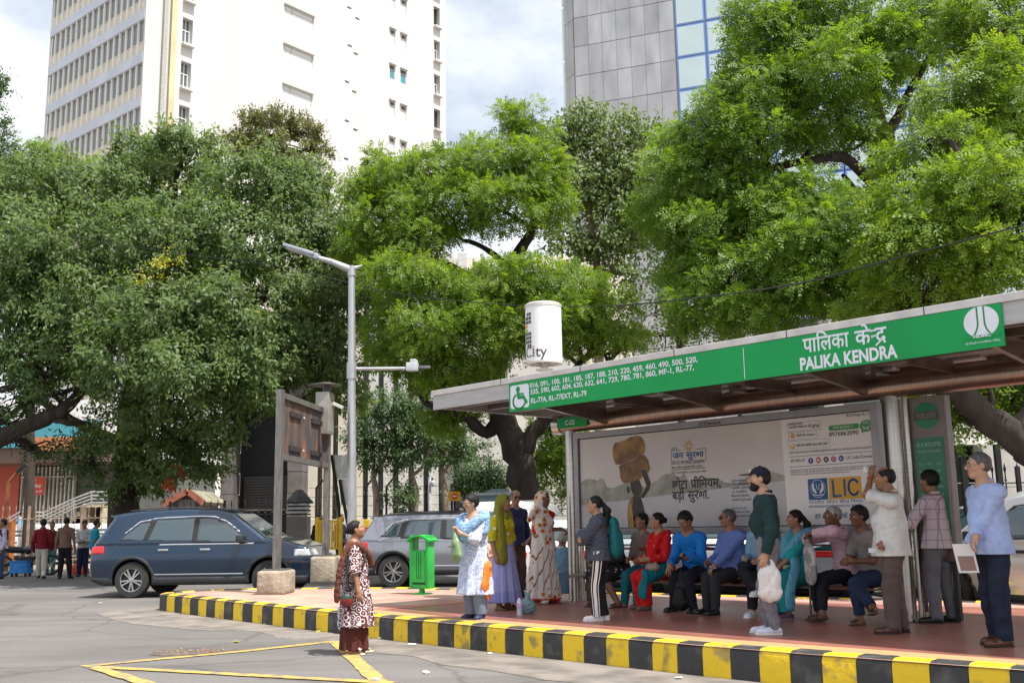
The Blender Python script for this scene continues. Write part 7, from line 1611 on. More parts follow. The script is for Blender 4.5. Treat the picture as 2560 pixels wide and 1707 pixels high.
o = loose_thing('handbag', (vv, ff), [pm('bag_red', (.18, .015, .014), .5), pm('bag_green', (.012, .045, .028), .5)], xf, 'red and dark green shoulder bag on a black strap carried by the woman in brown', 'handbag', ((vv[ff].mean(1)[:, 2]-N[2]) > -.6).astype(int)); oo = q.build('strap', [M_BLACK]); oo.data.transform(Matrix.Translation(oo.location)); oo.location = (0, 0, 0); oo.parent = o
q = grid_for([s.Wr[0]+V(0, 0, -.06), s.Wr[0]+V(0, 0, -.45)], .15, .008); w0 = s.Wr[0]+V(0, 0, -.07); q.cap(w0, w0+V(0, -.02, -.16), .02, .075, .02, (V(1, 0, 0), .6)); q.cap(w0+V(0, -.02, -.16), w0+V(0, -.02, -.30), .085, .09, .03, (V(1, 0, 0), .6)); q.folds(.012, (50, 50, 50), 6)
loose_thing('carrier_bag', q.mesh(), [fab('milky_plastic', (.55, .60, .68), .4)], xf, 'pale milky plastic bag hanging from the far hand of the woman in brown', 'bag')
shoes(b, s, pm('cream_sandal', (.62, .52, .35), .6), kind='sandal')
q = grid_for([pt(-.1, 0, -.04), pt(.1, 0, -.04)], .03, .004)
for g in (-1, 1): q.ell(pt(g*.082, .004, -.048), (.007, .007, .011), None, 0)
pmesh('earrings', q.mesh(), pm('gold', (.7, .45, .12), .25, 1.), b)
pos = gnd(1190, 1548); ph = 212
M_BLU = pat('blue_floral_print', 'floral', [(.56, .60, .74), (.10, .17, .34), (.30, .38, .60)], 26.); M_DEN = pat('blue_wash_cloth', 'wash', [(.10, .20, .36), (.27, .42, .60)], 16.)
sk = Sk(1.52, True, 1.16, lean=5, head=(28, -10, 4), hands=(hp(pos, ph, 1147, 1330, -.22), hp(pos, ph, 1236, 1388, -.1)), poles=((-.7, -.4, -.6), (.3, -1, -.2)), feet=[(-.09, .02, 0), (.08, -.03, 0)])
b, s, xf, pt = person('woman in a blue floral kurta standing on the kerb, holding a green purse', pos, ph, sk, 'fair', 'bob', hands=[{'c': 1.25, 't': .5, 'd': (.35, .3, .9), 'p': (.7, .4, -.3)}, {'c': 1.1, 'd': (0, .1, -1)}], glasses='clear', group=G_STOP)
shirt(b, s, M_BLU, hem=.62, sleeves=(1.45, 1.45), e=.02, name='kurta', collar=False, neck_cut=.03, seed=6)
skirt(b, s, M_BLU, .30, .86, (.235, .21), (.175, .15), 'kurta_skirt', .055, 9, 5, amp=.008)
trousers(b, s, fab('slate_cotton', (.16, .20, .28)), e=.014, wide=.012, top=-.33, cut_z=.07); shoes(b, s, pm('navy_slipper', (.02, .03, .08), .6), kind='shoe', sole=pm('tan_sole', (.45, .33, .2), .7))
N = s.N; drape(b, [([N+V(-.15, -.05, -.01), N+V(-.12, .08, -.06), N+V(-.03, .155, -.18), N+V(.03, .17, -.25)], .055, .06), ([N+V(.16, -.05, -.02), N+V(.14, .08, -.08), N+V(.08, .15, -.18), N+V(.0, .17, -.27)], .06, .06), ([N+V(-.15, -.06, -.01), N+V(0, -.12, .0), N+V(.15, -.06, -.02)], .05, .05), ([N+V(-.1, .10, -.1), N+V(.02, .165, -.17), N+V(.12, .10, -.12)], .05, .05), ([N+V(.17, -.05, -.04), N+V(.2, -.06, -.14), N+V(.19, -.05, -.22)], .05, .035), ([N+V(-.17, -.03, -.04), N+V(-.19, .0, -.13), N+V(-.2, .03, -.2)], .05, .03)], M_DEN, 'shawl', amp=.014, f=(60, 60, 90))
w0 = s.Wr[0]+unit(s.Wr[0]-s.E[0])*.06; q = grid_for([w0, w0+V(0, 0, -.4)], .16, .008); q.cap(w0+V(0, 0, .0), w0+V(-.02, 0, -.16), .012, .05, .02); q.cap(w0+V(-.02, 0, -.16), w0+V(-.03, 0, -.29), .06, .095, .03, (V(.3, 1, 0)/1.05, .6)); q.folds(.005, (50, 50, 50), 2); loose_thing('purse', q.mesh(), [pm('sage_leather', (.20, .29, .14), .45, bump=.2)], xf, 'sage green slouchy purse held up by the woman in blue', 'purse')
w0 = s.Wr[1]+V(0, .02, -.08); q = grid_for([w0, w0+V(0, .1, -.55)], .16, .008); q.cap(w0, w0+V(0, .01, -.12), .012, .05, .02, (V(0, 1, 0), .8)); q.cap(w0+V(0, .02, -.12), w0+V(0, .05, -.34), .075, .10, .03, (V(1, 0, 0), .35)); q.cap(w0+V(0, .05, -.34), w0+V(0, .0, -.52), .10, .015, .03, (V(1, 0, 0), .35)); q.folds(.009, (55, 40, 40), 3); loose_thing('shopping_bag', q.mesh(), [fab('orange_nylon', (.80, .21, .03), .5)], xf, 'bright orange cloth shopping bag hanging from the hand of the woman in blue', 'bag')
q = MB(); q.tube(smooth_path([N+V(-.12, .09, -.06), N+V(.17, .05, -.16), N+V(.21, .0, -.42)]), .008, 6)
pos = gnd(1258, 1524); ph = 128
M_OLV = pat('olive_print', 'sprig', [(.19, .185, .025), (.035, .085, .012), (.26, .23, .07)], 11.); M_POL = pat('yellow_polka', 'dots', [(.46, .40, .012), (.68, .68, .64)], 12.); M_LAV = pat('lavender_cotton', 'hstripe', [(.30, .32, .62), (.24, .26, .55)], 1.2)
sk = Sk(1.54, True, 1.12, head=(-12, -4, 0), hands=((-.24, .02, .70), None))
b, s, xf, pt = person('woman in yellow polka dots and an olive headscarf', pos, ph, sk, 'brown', 'low', group=G_STOP)
shirt(b, s, M_POL, hem=.70, sleeves=(1.2, 1.2), e=.02, name='top', collar=False, neck_cut=.02, seed=9); skirt(b, s, M_LAV, .10, .88, (.27, .23), (.165, .135), 'skirt', .07, 12, 4)
def veil(b, s, pt, mat_, name='headscarf', open_=.055, fall=True):
    R = s.hr; f = R[1]; up = R[2]; u = s.u
    q = grid_for([pt(-.13, -.15, -.2), pt(.13, .12, .16)], .09, .0075); q.ell(pt(0, -.02, .03), V(.098, .115, .108)*u, R, .03); q.cap(pt(0, -.06, -.02), s.N+s.spine*-.02-s.tf*.03, .085, .10, .05); q.cap(s.N+V(0, -.02, -.02), s.N+V(0, .05, -.05), .09, .085, .05)
    q.ell(pt(0, .095, -.035), V(.078, .105, .115)*u, R, .015, 'd'); q.cut(pt(0, .07, .05), f*1.0+up*.1); q.folds(.008, (60, 60, 40), 4); return pmesh(name, q.mesh(), mat_, b)
veil(b, s, pt, M_OLV); N = s.N
drape(b, [([pt(.06, -.02, -.06), N+V(.12, .06, -.02), N+V(.14, .11, -.18), N+V(.15, .13, -.42), N+V(.15, .14, -.60)], .06, .075, V(0, 1, 0), .5), ([pt(-.05, -.03, -.06), N+V(-.1, .03, -.02), N+V(-.13, .02, -.1)], .06, .05)], M_OLV, 'scarf_end'); shoes(b, s, M_SANDAL, kind='sandal')
pos = gnd(1290, 1492); pos = V(pos[0], pos[1], pos[2]); ph = 150
sk = Sk(1.66, head=(10, -6, 0)); b, s, xf, pt = person('balding man in glasses and a navy shirt behind the polka dot woman', pos, ph, sk, 'brown', 'crop', M_SALT, bald=True, glasses='sun', group=G_STOP)
shirt(b, s, fab('navy_shirt', (.018, .024, .075)), hem=.80, belly=.03, seed=12); trousers(b, s, fab('dark_brown_cloth', (.075, .045, .035)), seed=13); shoes(b, s, M_BSHOE)
pos = gnd(1360, 1508); ph = 152
M_SAR = pat('sari_stripes', 'sari', [(.60, .545, .50), (.20, .10, .03), (.40, .13, .03)], 10.); M_PAI = pat('sari_paisley', 'paisley', [(.62, .57, .54), (.20, .05, .03), (.58, .22, .03)], 11)
sk = Sk(1.60, True, 1.1, head=(-32, 0, 0), hands=(hp(pos, ph, 1303, 1372, .0), hp(pos, ph, 1404, 1322, .02)), poles=((-.5, -.6, 0), (1, -.3, .2)), feet=[(-.12, .03, 0), (.12, .0, 0)])
b, s, xf, pt = person('woman in a white and orange sari with a hand on her hip', pos, ph, sk, 'dark', 'low', hands=[{'c': 1.2}, {'c': .9, 'd': (-.7, .4, -.4), 'p': (0, -.3, -1)}], group=G_STOP)
shirt(b, s, fab('red_blouse', (.50, .02, .015)), hem=1.0, sleeves=(.75, .75), e=.013, name='blouse', collar=False, seed=15)
skirt(b, s, M_SAR, .10, .98, (.265, .22), (.165, .14), 'sari_skirt', .065, 13, 7, mid=(.55, s.P[0], s.P[1], .20, .175)); skirt(b, s, M_PAI, .075, .20, (.275, .23), (.262, .216), 'sari_hem', .03, 13, 7); skirt(b, s, fab('red_petticoat', (.52, .04, .02)), .055, .12, (.262, .215), (.26, .21), 'petticoat', .04, 13, 8)
N = s.N; v = grid_for([N, s.P]+s.S, .2, HB); torso(v, s, .024, arms=False); v.loft([(s.P[2]-.10, 0, .0, .20, .17), (s.P[2]+.25, 0, 0, .15, .12)], .04, .03, 9, 3); v.cut(V(0, 0, s.P[2]-.08), V(.35, 0, -1)); v.cut(N+V(0, 0, .01), s.spine); v.cut(N-s.tr*.10+V(0, 0, -.10), -s.tr*.8+V(0, 0, .45)); v.cut(N+V(.135, 0, -.3), V(1, .0, -.28)); v.folds(.008, (50, 50, 20), 5); pmesh('sari_drape', v.mesh(), M_PAI, b)
veil(b, s, pt, M_PAI, 'sari_veil'); drape(b, [([N+V(.12, .06, .0), N+V(.19, .05, -.04), N+V(.23, .02, -.14)], .05, .03)], M_PAI, 'sari_end'); shoes(b, s, pm('red_sandal', (.35, .04, .03), .5), kind='sandal')
c_ = gnd(1299, 1538); mb = MB(); mb.lathe([(.001, 0), (.034, .002), (.036, .02), (.034, .09), (.036, .1), (.035, .15), (.03, .18), (.014, .215), (.014, .222)], c_, seg=18); bt = facets(mb.build('bottle', [glassmat('clear_plastic', (.55, .58, .66), .08)])); tag(bt, 'small water bottle with a purple cap standing by the grey plastic bag', 'bottle')
mb = MB(); mb.lathe([(.015, .222), (.017, .222), (.017, .245), (.001, .245)], c_, seg=14); mb.build('cap', [pm('purple_cap', (.16, .03, .3), .4)], bt); mb = MB(); mb.lathe([(.0355, .09), (.0375, .095), (.0375, .145), (.0355, .15)], c_, seg=18); mb.build('bottle_label', [pm('purple_label', (.32, .10, .5), .5, var=.3, scale=30, col2=(.6, .5, .7))], bt)
c_ = gnd(1318, 1535); q = grid_for([(0, 0, 0), (0, 0, .36)], .16, .008); q.ell((0, 0, .09), (.12, .085, .105), None, .02); q.cap((0, 0, .14), (.01, 0, .24), .055, .02, .04); q.cap((.01, 0, .22), (.05, 0, .30), .02, .012, .02); q.cap((.01, 0, .22), (-.03, 0, .30), .02, .01, .02); q.folds(.012, (55, 55, 55), 4); q.cut((0, 0, .002), (0, 0, -1))
loose_thing('plastic_bag', q.mesh(), [fab('blue_grey_plastic', (.17, .26, .29), .35)], (c_, 0), 'knotted blue grey plastic bag on the floor before the sari woman', 'bag')
pos = gnd(1404, 1497); ph = 20
sk = Sk(1.6, pelvis=(0, -.12, .30), lean=22, feet=[(-.12, .16, 0), (.12, .16, 0)], head=(-18, -12, 0), hands=((-.12, .30, .55), (.12, .30, .55)), knee=(V(-.3, 1, .6), V(.3, 1, .6)))
b, s, xf, pt = person('white haired old man in a long pale blue shirt hunched behind the left post', pos, ph, sk, 'dark', 'crop', M_GREY, group=G_STOP)
M_PBL = fab('pale_blue_cotton', (.15, .28, .42)); shirt(b, s, M_PBL, hem=.32, e=.02, seed=18, collar=False); skirt(b, s, M_PBL, .09, .42, (.21, .17), (.165, .15), 'shirt_tail', .04, 9, 2); trousers(b, s, fab('off_white_cloth', (.5, .48, .45)), seed=3, h=.01); shoes(b, s, M_SANDAL, kind='sandal'); drape(b, [([s.N+V(-.07, .04, 0), s.N+V(0, -.075, .02), s.N+V(.07, .04, 0)], .03, .03)], fab('white_neck_cloth', (.55, .52, .5)), 'neck_cloth')
pos = gnd(1503, 1551); ph = 278
M_JKT = fab('slate_jacket', (.062, .070, .10))
sk = Sk(1.46, True, 1.0, head=(-6, 4, 0), hands=((.10, .215, 1.00), (-.12, .22, .94)), poles=((-1, .1, -.6), (1, .1, -.6)), feet=[(-.07, .04, 0), (.07, -.03, 0)])
b, s, xf, pt = person('girl with a long ponytail, grey jacket and striped track trousers, arms folded', pos, ph, sk, 'tan', 'pony', hands=[{'d': (1, .1, .1), 'c': .4}, {'d': (-1, .1, 0), 'c': .4}], glasses='clear', group=G_STOP)
shirt(b, s, M_JKT, hem=.70, e=.026, flare=.045, name='jacket', seed=21, loose=.014, amp=.01); o = trousers(b, s, fab('black_track_cloth', (.014, .014, .018), .6), e=.014, seed=22, hem=.016, cut_z=.055)
for i in (0, 1):
    for off, w_ in ((0, .020), (-.05, .005), (.05, .005)):
        q = MB(); pts = [s.HP[i]+V(0, off, .06), (s.HP[i]+s.K[i])/2+V(0, off*.9, 0), s.K[i]+V(0, off*.8, 0), (s.K[i]+s.A[i])/2+V(0, off*.75, 0), s.A[i]+V(0, off*.7, .01)]; rr_ = [.098, .092, .083, .078, .073]
        L_ = [p+V((-1, 1)[i]*math.sqrt(max(r*r-(off*.8)**2, .001)), 0, 0) for p, r in zip(pts, rr_)]
        vs = []
        for p in smooth_path(L_, 5): vs += [p+V(0, -w_, 0), p+V(0, w_, 0), p+V((-1, 1)[i]*.004, w_*.9, 0), p+V((-1, 1)[i]*.004, -w_*.9, 0)]
        n_ = len(vs)//4; q.add(vs, [(k*4+a, k*4+(a+1) % 4, k*4+4+(a+1) % 4, k*4+4+a) for k in range(n_-1) for a in range(4)]+[(0, 1, 2, 3), (n_*4-4, n_*4-3, n_*4-2, n_*4-1)]); oo = q.build('trouser_stripe', [fab('white_stripe', (.66, .66, .66))]); oo.data.transform(Matrix.Translation(oo.location)); oo.location = (0, 0, 0); oo.parent = b
shoes(b, s, pm('white_trainer', (.70, .70, .70), .5), M_SOLEW, 'sneaker')
bk = s.mid-s.tf*.19; q = grid_for([bk+V(-.1, -.1, -.25), bk+V(.1, .1, .25)], .1, .008); q.cap(bk+V(0, 0, -.12), bk+V(0, .015, .15), .135, .10, .03, (V(0, 1, 0), .62)); q.cap(bk+V(0, -.06, -.12), bk+V(0, -.05, .0), .085, .08, .03, (V(0, 1, 0), .5)); q.folds(.006, (40, 40, 40), 2)
loose_thing('rucksack', q.mesh(), [fab('teal_nylon', (.006, .11, .125), .6)], xf, 'teal rucksack on the back of the girl with the ponytail', 'backpack')
BEN_Z = .45
def seat_pos(px, n_=.30): s_, z_ = onp(px, 1440, n_); p = SN(s_, n_); return V(p[0], p[1], terr(p[1]))
def seated(label, px, ph, H=1.62, fem=False, fat=1., lean=6, head=(0, 0, 0), feet=((-.11, .42, 0), (.11, .40, 0)), hands=((-.14, .34, .62), (.14, .34, .62)), skin='brown', hair='short', hcol=None, n_=.30, hd=None, pz=None, fy=(-8, 8), knee=(None, None), poles=(None, None), **kw):
    pos = seat_pos(px, n_); sk = Sk(H, fem, fat, pelvis=(0, 0, pz or BEN_Z+.085), lean=lean, head=head, feet=[tuple(f) for f in feet], hands=hands, foot_yaw=fy, knee=knee, poles=poles)
    return person(label, pos, ph, sk, skin, hair, hcol, hands=hd, group=G_BENCH, **kw)
def lap(b, s, mat_, e=.03, drop=.0, name='kurta_lap', seed=1, below=.0):
    v = grid_for([s.P]+s.K+s.HP, .22, HB)
    for i in (0, 1): v.cap(s.HP[i], s.K[i], .095*s.u+e, .075*s.u+e, .05)
    v.cap((s.HP[0]+s.HP[1])/2, (s.K[0]+s.K[1])/2, .12+e, .085+e, .06); v.cap(s.P, s.P+V(0, 0, .06), .14*s.u+e*.7, .13*s.u+e*.5, .05)
    kn = (s.K[0]+s.K[1])/2
    if below: v.cap(kn+V(0, .0, -.02), kn+V(0, .03, -below), .12+e*.5, .11+e, .05, (V(0, 1, 0), .6))
    v.folds(.010, (34, 34, 40), seed)
    if not below: v.cut(kn+unit(kn-s.P)*.02, unit(kn-s.P))
    else: v.cut(V(0, 0, kn[2]-below-.0), V(0, 0, -1))
    return pmesh(name, v.mesh(), mat_, b)
b, s, xf, pt = seated('person in dark clothes sitting behind the girl, one sandalled foot stretched out', 1545, 235, lean=16, skin='dark', feet=((-.34, .30, 0), (.06, .36, 0)), head=(20, -10, 0))
shirt(b, s, fab('charcoal_cloth', (.03, .03, .034)), hem=.5, seed=31, h=.01); lap(b, s, pat('black_white_leaf_print', 'sprig', [(.018, .018, .02), (.35, .35, .35)], 13.), below=.16, seed=4); shoes(b, s, M_SANDAL, kind='sandal')
b, s, xf, pt = seated('person in a taupe top half hidden behind the woman in red', 1618, 222, 1.55, False, 1., lean=4, head=(30, 0, 0), skin='brown', hands=((-.18, .38, .78), (.1, .3, .63)), hd=[{'d': (-.4, 1, .2), 'p': (.1, 0, 1), 'c': .15, 'sp': .4}, None], n_=.12)
shirt(b, s, fab('taupe_cloth', (.17, .145, .135)), hem=.5, seed=33, sleeves=(1.2, 1.2)); trousers(b, s, fab('dim_teal_cloth', (.01, .13, .16)), seed=4); shoes(b, s, M_SANDAL, kind='sandal')
b, s, xf, pt = seated('woman in a bright red kurta with a hair bun sitting on the bench, talking', 1662, 245, 1.56, True, 1.0, lean=5, head=(22, 4, 0), skin='tan', hair='bun', feet=((-.10, .36, 0), (.12, .30, 0)), hands=((-.12, .32, .66), (.12, .33, .63)), n_=.34)
M_RED9 = pat('red_spotted', 'sprig', [(.56, .012, .014), (.62, .45, .45), (.56, .02, .02)], 15.); shirt(b, s, M_RED9, hem=.50, e=.016, name='kurta', collar=False, seed=35); trousers(b, s, fab('red_cotton', (.56, .012, .012)), e=.018, seed=36, wide=.006, cut_z=.06); shoes(b, s, pm('mauve_slipper', (.16, .09, .08), .6), kind='shoe')
N = s.N; drape(b, [([N+V(-.1, -.05, 0), N+V(-.10, .08, -.06), N+V(-.04, .14, -.2), N+V(-.02, .13, -.33)], .045, .05), ([N+V(.1, -.05, 0), N+V(.10, .08, -.06), N+V(.05, .14, -.2), N+V(.03, .13, -.33)], .045, .05)], M_RED9, 'scarf')
kn = s.K[0]; q = grid_for([s.HP[0], kn, kn+V(0, 0, -.3)], .16, HB); q.cap(s.HP[0]+V(-.02, .05, .02), kn+V(-.02, -.02, .0), .10, .095, .03); q.cap(kn+V(-.02, .02, 0), kn+V(-.05, .07, -.22), .10, .085, .04, (V(0, 1, 0), .5)); q.folds(.01, (40, 40, 40), 3); q.cut(kn+V(0, 0, -.24), V(.3, 0, -1)); pmesh('teal_drape', q.mesh(), fab('teal_cotton', (.005, .16, .20)), b)
bg_ = s.K[0]+V(-.03, -.12, .13); q = grid_for([bg_-.12, bg_+.12], .07, .008); q.ell(bg_, (.13, .085, .065), None, 0); q.cap(bg_+V(-.09, 0, .04), bg_+V(0, 0, .12), .012, .012, .02); q.cap(bg_+V(.09, 0, .04), bg_+V(0, 0, .12), .012, .012, .02); loose_thing('handbag', q.mesh(), [pm('beige_leather', (.33, .27, .22), .5, bump=.2)], xf, 'beige handbag on the lap of the woman in red', 'handbag')
b, s, xf, pt = seated('man in a bright blue shirt bent over his phone on the bench', 1742, 218, 1.66, False, 1.08, lean=20, head=(12, -34, 0), skin='brown', hair='thick', feet=((-.15, .40, 0), (.17, .34, 0)), hands=((-.12, .46, .68), (.13, .46, .60)), hd=[{'c': .8, 'd': (.3, .9, .1), 'p': (0, .2, 1)}, {'c': .2, 'd': (0, .6, -.8), 'p': (0, -.7, -.4), 'sp': .4}])
shirt(b, s, fab('bright_blue_shirt', (.012, .18, .56)), hem=.50, e=.017, seed=37); trousers(b, s, fab('ink_cloth', (.012, .013, .024)), seed=38); shoes(b, s, M_BSHOE)
q = MB(); c_ = s.Wr[0]+V(.03, .09, .02); q.frame(c_, (V(1, 0, 0), unit(V(0, 1, -.5)), unit(V(0, .5, 1))), (.036, .075, .005), 0, .004); oo = q.build('phone', [M_BLACK]); oo.data.transform(Matrix.Translation(oo.location)); oo.location = xf[0]; oo.rotation_euler = (0, 0, xf[1]); tag(oo, 'black phone in the hand of the man in bright blue', 'phone')
bk = (s.A[0]+s.A[1])/2+V(-.01, .06, .16); q = grid_for([bk+V(-.1, -.1, -.22), bk+V(.1, .1, .3)], .1, .008); q.cap(bk+V(0, 0, -.06), bk+V(0, -.03, .22), .125, .08, .03, (V(0, 1, 0), .7)); q.cap(bk+V(0, .07, -.08), bk+V(0, .06, .04), .08, .075, .03, (V(0, 1, 0), .5)); q.cap(bk+V(0, -.03, .27), bk+V(0, -.02, .33), .02, .012, .02); q.folds(.008, (40, 40, 40), 9); q.cut((0, 0, .012), (0, 0, -1)); loose_thing('rucksack', q.mesh(), [fab('black_nylon', (.012, .012, .013), .55)], xf, 'black rucksack on the floor between the feet of the man in bright blue', 'backpack')
b, s, xf, pt = seated('older man in dark glasses and a lavender blue shirt on the bench', 1838, 240, 1.62, False, 1.12, lean=3, head=(28, 0, 0), skin='brown', hair='crop', hcol=M_SALT, glasses='sun', feet=((-.10, .44, 0), (.10, .40, 0)), hands=((-.08, .40, .60), (.08, .36, .63)), hd=[{'c': .5, 'd': (.1, .7, -.6), 'p': (0, -.6, -.7)}, None])
shirt(b, s, fab('lavender_blue_shirt', (.125, .19, .46)), hem=.50, e=.017, belly=.05, seed=40); trousers(b, s, fab('charcoal_trouser', (.028, .029, .033)), seed=41); shoes(b, s, M_BSHOE)
b, s, xf, pt = seated('man in a pale sky shirt sitting with legs crossed behind the man in the cap', 1912, 222, 1.64, False, 1.0, lean=-2, skin='tan', feet=((-.03, .42, 0), (-.24, .56, .26)), hands=((-.14, .3, .66), (.1, .28, .68)), head=(10, 0, 0))
shirt(b, s, fab('sky_shirt', (.20, .36, .50)), hem=.50, seed=42); trousers(b, s, fab('black_trouser', (.014, .014, .017)), seed=43, cut_z=.09); shoes(b, s, pm('white_trainer_blue', (.62, .68, .72), .5), M_SOLEW, 'sneaker')
q = grid_for([s.K[1], s.P], .15, HB); q.cap(s.P+V(.08, .1, .09), s.K[1]+V(.0, -.05, .085), .09, .10, .03, (V(0, 0, 1), .55)); q.folds(.01, (40, 40, 40), 3); loose_thing('jacket', q.mesh(), [fab('navy_fleece', (.012, .014, .032))], xf, 'navy jacket lying over the knees of the man with crossed legs', 'jacket')
b, s, xf, pt = seated('woman in teal tunic and pale blue shawl sitting on the bench, turned left', 2010, 250, 1.54, True, 1.14, lean=4, head=(18, 2, 0), skin='brown', hair='long', feet=((-.13, .34, 0), (.09, .26, 0)), hands=((-.03, .38, .58), (.15, .26, .63)), hd=[{'c': .35, 'd': (.2, .5, -.85), 'p': (0, -.8, -.4)}, None], n_=.36)
M_TEA = fab('teal_silk', (.015, .28, .30)); shirt(b, s, M_TEA, hem=.50, sleeves=(1.4, 1.4), e=.02, name='kurta', collar=False, seed=44); lap(b, s, M_TEA, .02, below=.22, seed=6); trousers(b, s, fab('teal_salwar', (.01, .20, .21)), e=.02, wide=.012, seed=45, cut_z=.09); shoes(b, s, pm('plum_trainer', (.09, .05, .09), .6), pm('grey_sole', (.2, .2, .22), .7), 'sneaker')
N = s.N; M_PSH = fab('pale_blue_shawl', (.10, .31, .42)); drape(b, [([N+V(-.12, -.04, 0), N+V(-.10, .09, -.08), N+V(-.02, .16, -.22)], .055, .06), ([N+V(.13, -.04, -.0), N+V(.13, .08, -.08), N+V(.06, .16, -.22), N+V(0, .17, -.28)], .06, .06), ([N+V(.15, -.02, -.05), N+V(.18, .02, -.16), N+V(.15, .12, -.27)], .06, .05), ([N+V(-.08, .14, -.2), N+V(-.16, .20, -.42), N+V(-.2, .3, -.62), N+V(-.21, .33, -.82)], .055, .06, V(1, 0, 0), .6), ([N+V(-.12, -.06, 0), N+V(0, -.11, .01), N+V(.12, -.06, 0)], .045, .045)], M_PSH, 'shawl', amp=.012)
b, s, xf, pt = seated('thin old man in a pink shirt leaning both hands on a walking stick', 2118, 250, 1.64, False, .92, lean=10, head=(14, 2, 0), skin='dark', hair='crop', hcol=M_GREY, bald=False, feet=((-.12, .46, .03), (.10, .34, 0)), hands=((-.02, .44, .98), (.03, .46, .92)), poles=((-1, 0, .2), (1, 0, -.1)), hd=[{'c': 1.2, 'd': (.8, .5, -.1), 'p': (0, .4, -1)}, {'c': 1.2, 'd': (-.6, .6, -.1), 'p': (0, .4, -1)}])
shirt(b, s, pat('pink_check_fine', 'check', [(.56, .38, .45), (.46, .26, .36)], 22.), hem=.50, seed=47, loose=.014); trousers(b, s, fab('midnight_trouser', (.012, .013, .02)), seed=48, e=.012, cut_z=.10); shoes(b, s, M_SANDAL, kind='sandal')
h_ = (s.Wr[0]+s.Wr[1])/2+V(0, .05, -.02); q = MB(); q.tube([h_, V(h_[0]-.02, h_[1]+.04, .02)], .012, 8); q.tube([h_+V(-.06, 0, .0), h_+V(.07, 0, .0)], .016, 8); q.lathe([(.001, 0), (.02, 0), (.018, .05), (.012, .06)], V(h_[0]-.02, h_[1]+.04, 0), seg=10); oo = q.build('walking_stick', [pm('dark_stick', (.03, .03, .033), .4)]); oo.data.transform(Matrix.Translation(oo.location)); oo.location = xf[0]; oo.rotation_euler = (0, 0, xf[1]); tag(oo, 'dark walking stick under the hands of the old man in pink', 'walking stick')
q = grid_for([h_+V(-.05, .05, -.06), h_+V(-.1, .05, -.5)], .14, .008); q.cap(h_+V(-.04, .04, -.04), h_+V(-.06, .04, -.16), .03, .085, .02, (V(0, 1, 0), .4)); q.cap(h_+V(-.06, .04, -.16), h_+V(-.07, .04, -.42), .10, .10, .03, (V(0, 1, 0), .35)); q.folds(.01, (45, 45, 45), 2); loose_thing('tote_bag', q.mesh(), [pm('grey_print_bag', (.22, .20, .20), .7, scale=9, col2=(.42, .40, .40), ramp=(.42, .52))], xf, 'grey printed cloth bag hung on the walking stick', 'bag')
b, s, xf, pt = seated('young man in a grey T-shirt and jeans sitting with crossed sandalled feet', 2182, 238, 1.62, False, .98, lean=12, head=(20, -4, 0), skin='dark', hair='thick', feet=((-.12, .40, 0), (-.36, .46, .13)), fy=(-4, -28), hands=((-.08, .40, .68), (.06, .42, .66)), hd=[{'c': .9, 'd': (.7, .5, 0)}, {'c': .9, 'd': (-.7, .5, 0)}], n_=.38)
shirt(b, s, fab('grey_tee', (.22, .20, .195)), hem=.50, sleeves=(.85, .85), e=.016, collar=False, seed=50); trousers(b, s, fab('dark_denim', (.018, .032, .07)), seed=51, e=.018, cut_z=.10); shoes(b, s, M_SANDAL, kind='sandal')
pos = gnd(1932, 1585); ph = 282
sk = Sk(1.68, False, 1.08, head=(-8, 2, 0), hands=((-.22, .03, .80), hp(pos, ph, 1921, 1398, -.27)), poles=(None, (.4, -1, 0)), feet=[(-.07, -.02, 0), (.1, .03, 0)], foot_yaw=(-6, -2))
b, s, xf, pt = person('bearded man in a dark cap and dark green shirt standing with a white carrier bag', pos, ph, sk, 'fair', 'short', beard=True, hands=[None, {'c': 1.25, 'd': (0, .1, -1)}], group=G_STOP)
shirt(b, s, fab('bottle_green_shirt', (.012, .036, .038)), hem=s.P[2]+.06, e=.018, belly=.035, seed=53, amp=.006); trousers(b, s, fab('grey_jeans', (.17, .17, .20)), e=.014, seed=54, amp=.012, top=.085); shoes(b, s, pm('pale_lilac_trainer', (.55, .55, .68), .6), pm('offwhite_sole', (.62, .6, .52), .6), 'sneaker')
v = grid_for([s.P+V(0, 0, .07), s.P+V(0, 0, .1)], .2, .007); v.cap(s.P+s.spine*.06, s.P+s.spine*.085, .146*s.u*1.03, .146*s.u*1.03, 0, (s.tf, .80)); v.cut(s.P+s.spine*.092, s.spine); v.cut(s.P+s.spine*.055, -s.spine); pmesh('belt', v.mesh(), pm('brown_belt', (.07, .03, .02), .4), b)
q = grid_for([pt(-.1, -.12, 0), pt(.1, .2, .14)], .05, .006); q.ell(pt(0, -.012, .045), V(.088, .106, .088)*s.u, s.hr, 0); q.cut(pt(0, 0, .040), -s.hr[2]+s.hr[1]*.12); q.cap(pt(0, .07, .052), pt(0, .155, .040), .062, .058, .012, (s.hr[2], .13)); q.cap(pt(0, -.01, .13), pt(0, -.01, .136), .01, None, .004)
pmesh('cap', q.mesh(), fab('navy_cap', (.012, .013, .024)), b); q = MB(); c_ = pt(0, .099, .082); q.frame(c_, (s.hr[0], s.hr[1], s.hr[2]), (.018, .004, .014), 0, .002); oo = q.build('cap_badge', [M_WHITE]); oo.data.transform(Matrix.Translation(oo.location)); oo.location = (0, 0, 0); oo.parent = b
w0 = s.Wr[1]+V(0, 0, -.09); q = grid_for([w0, w0+V(0, 0, -.5)], .16, .007)
for g in (-1, 1): q.cap(w0, w0+V(0, g*.06, -.19), .011, .028, .01, (V(1, 0, 0), .6))
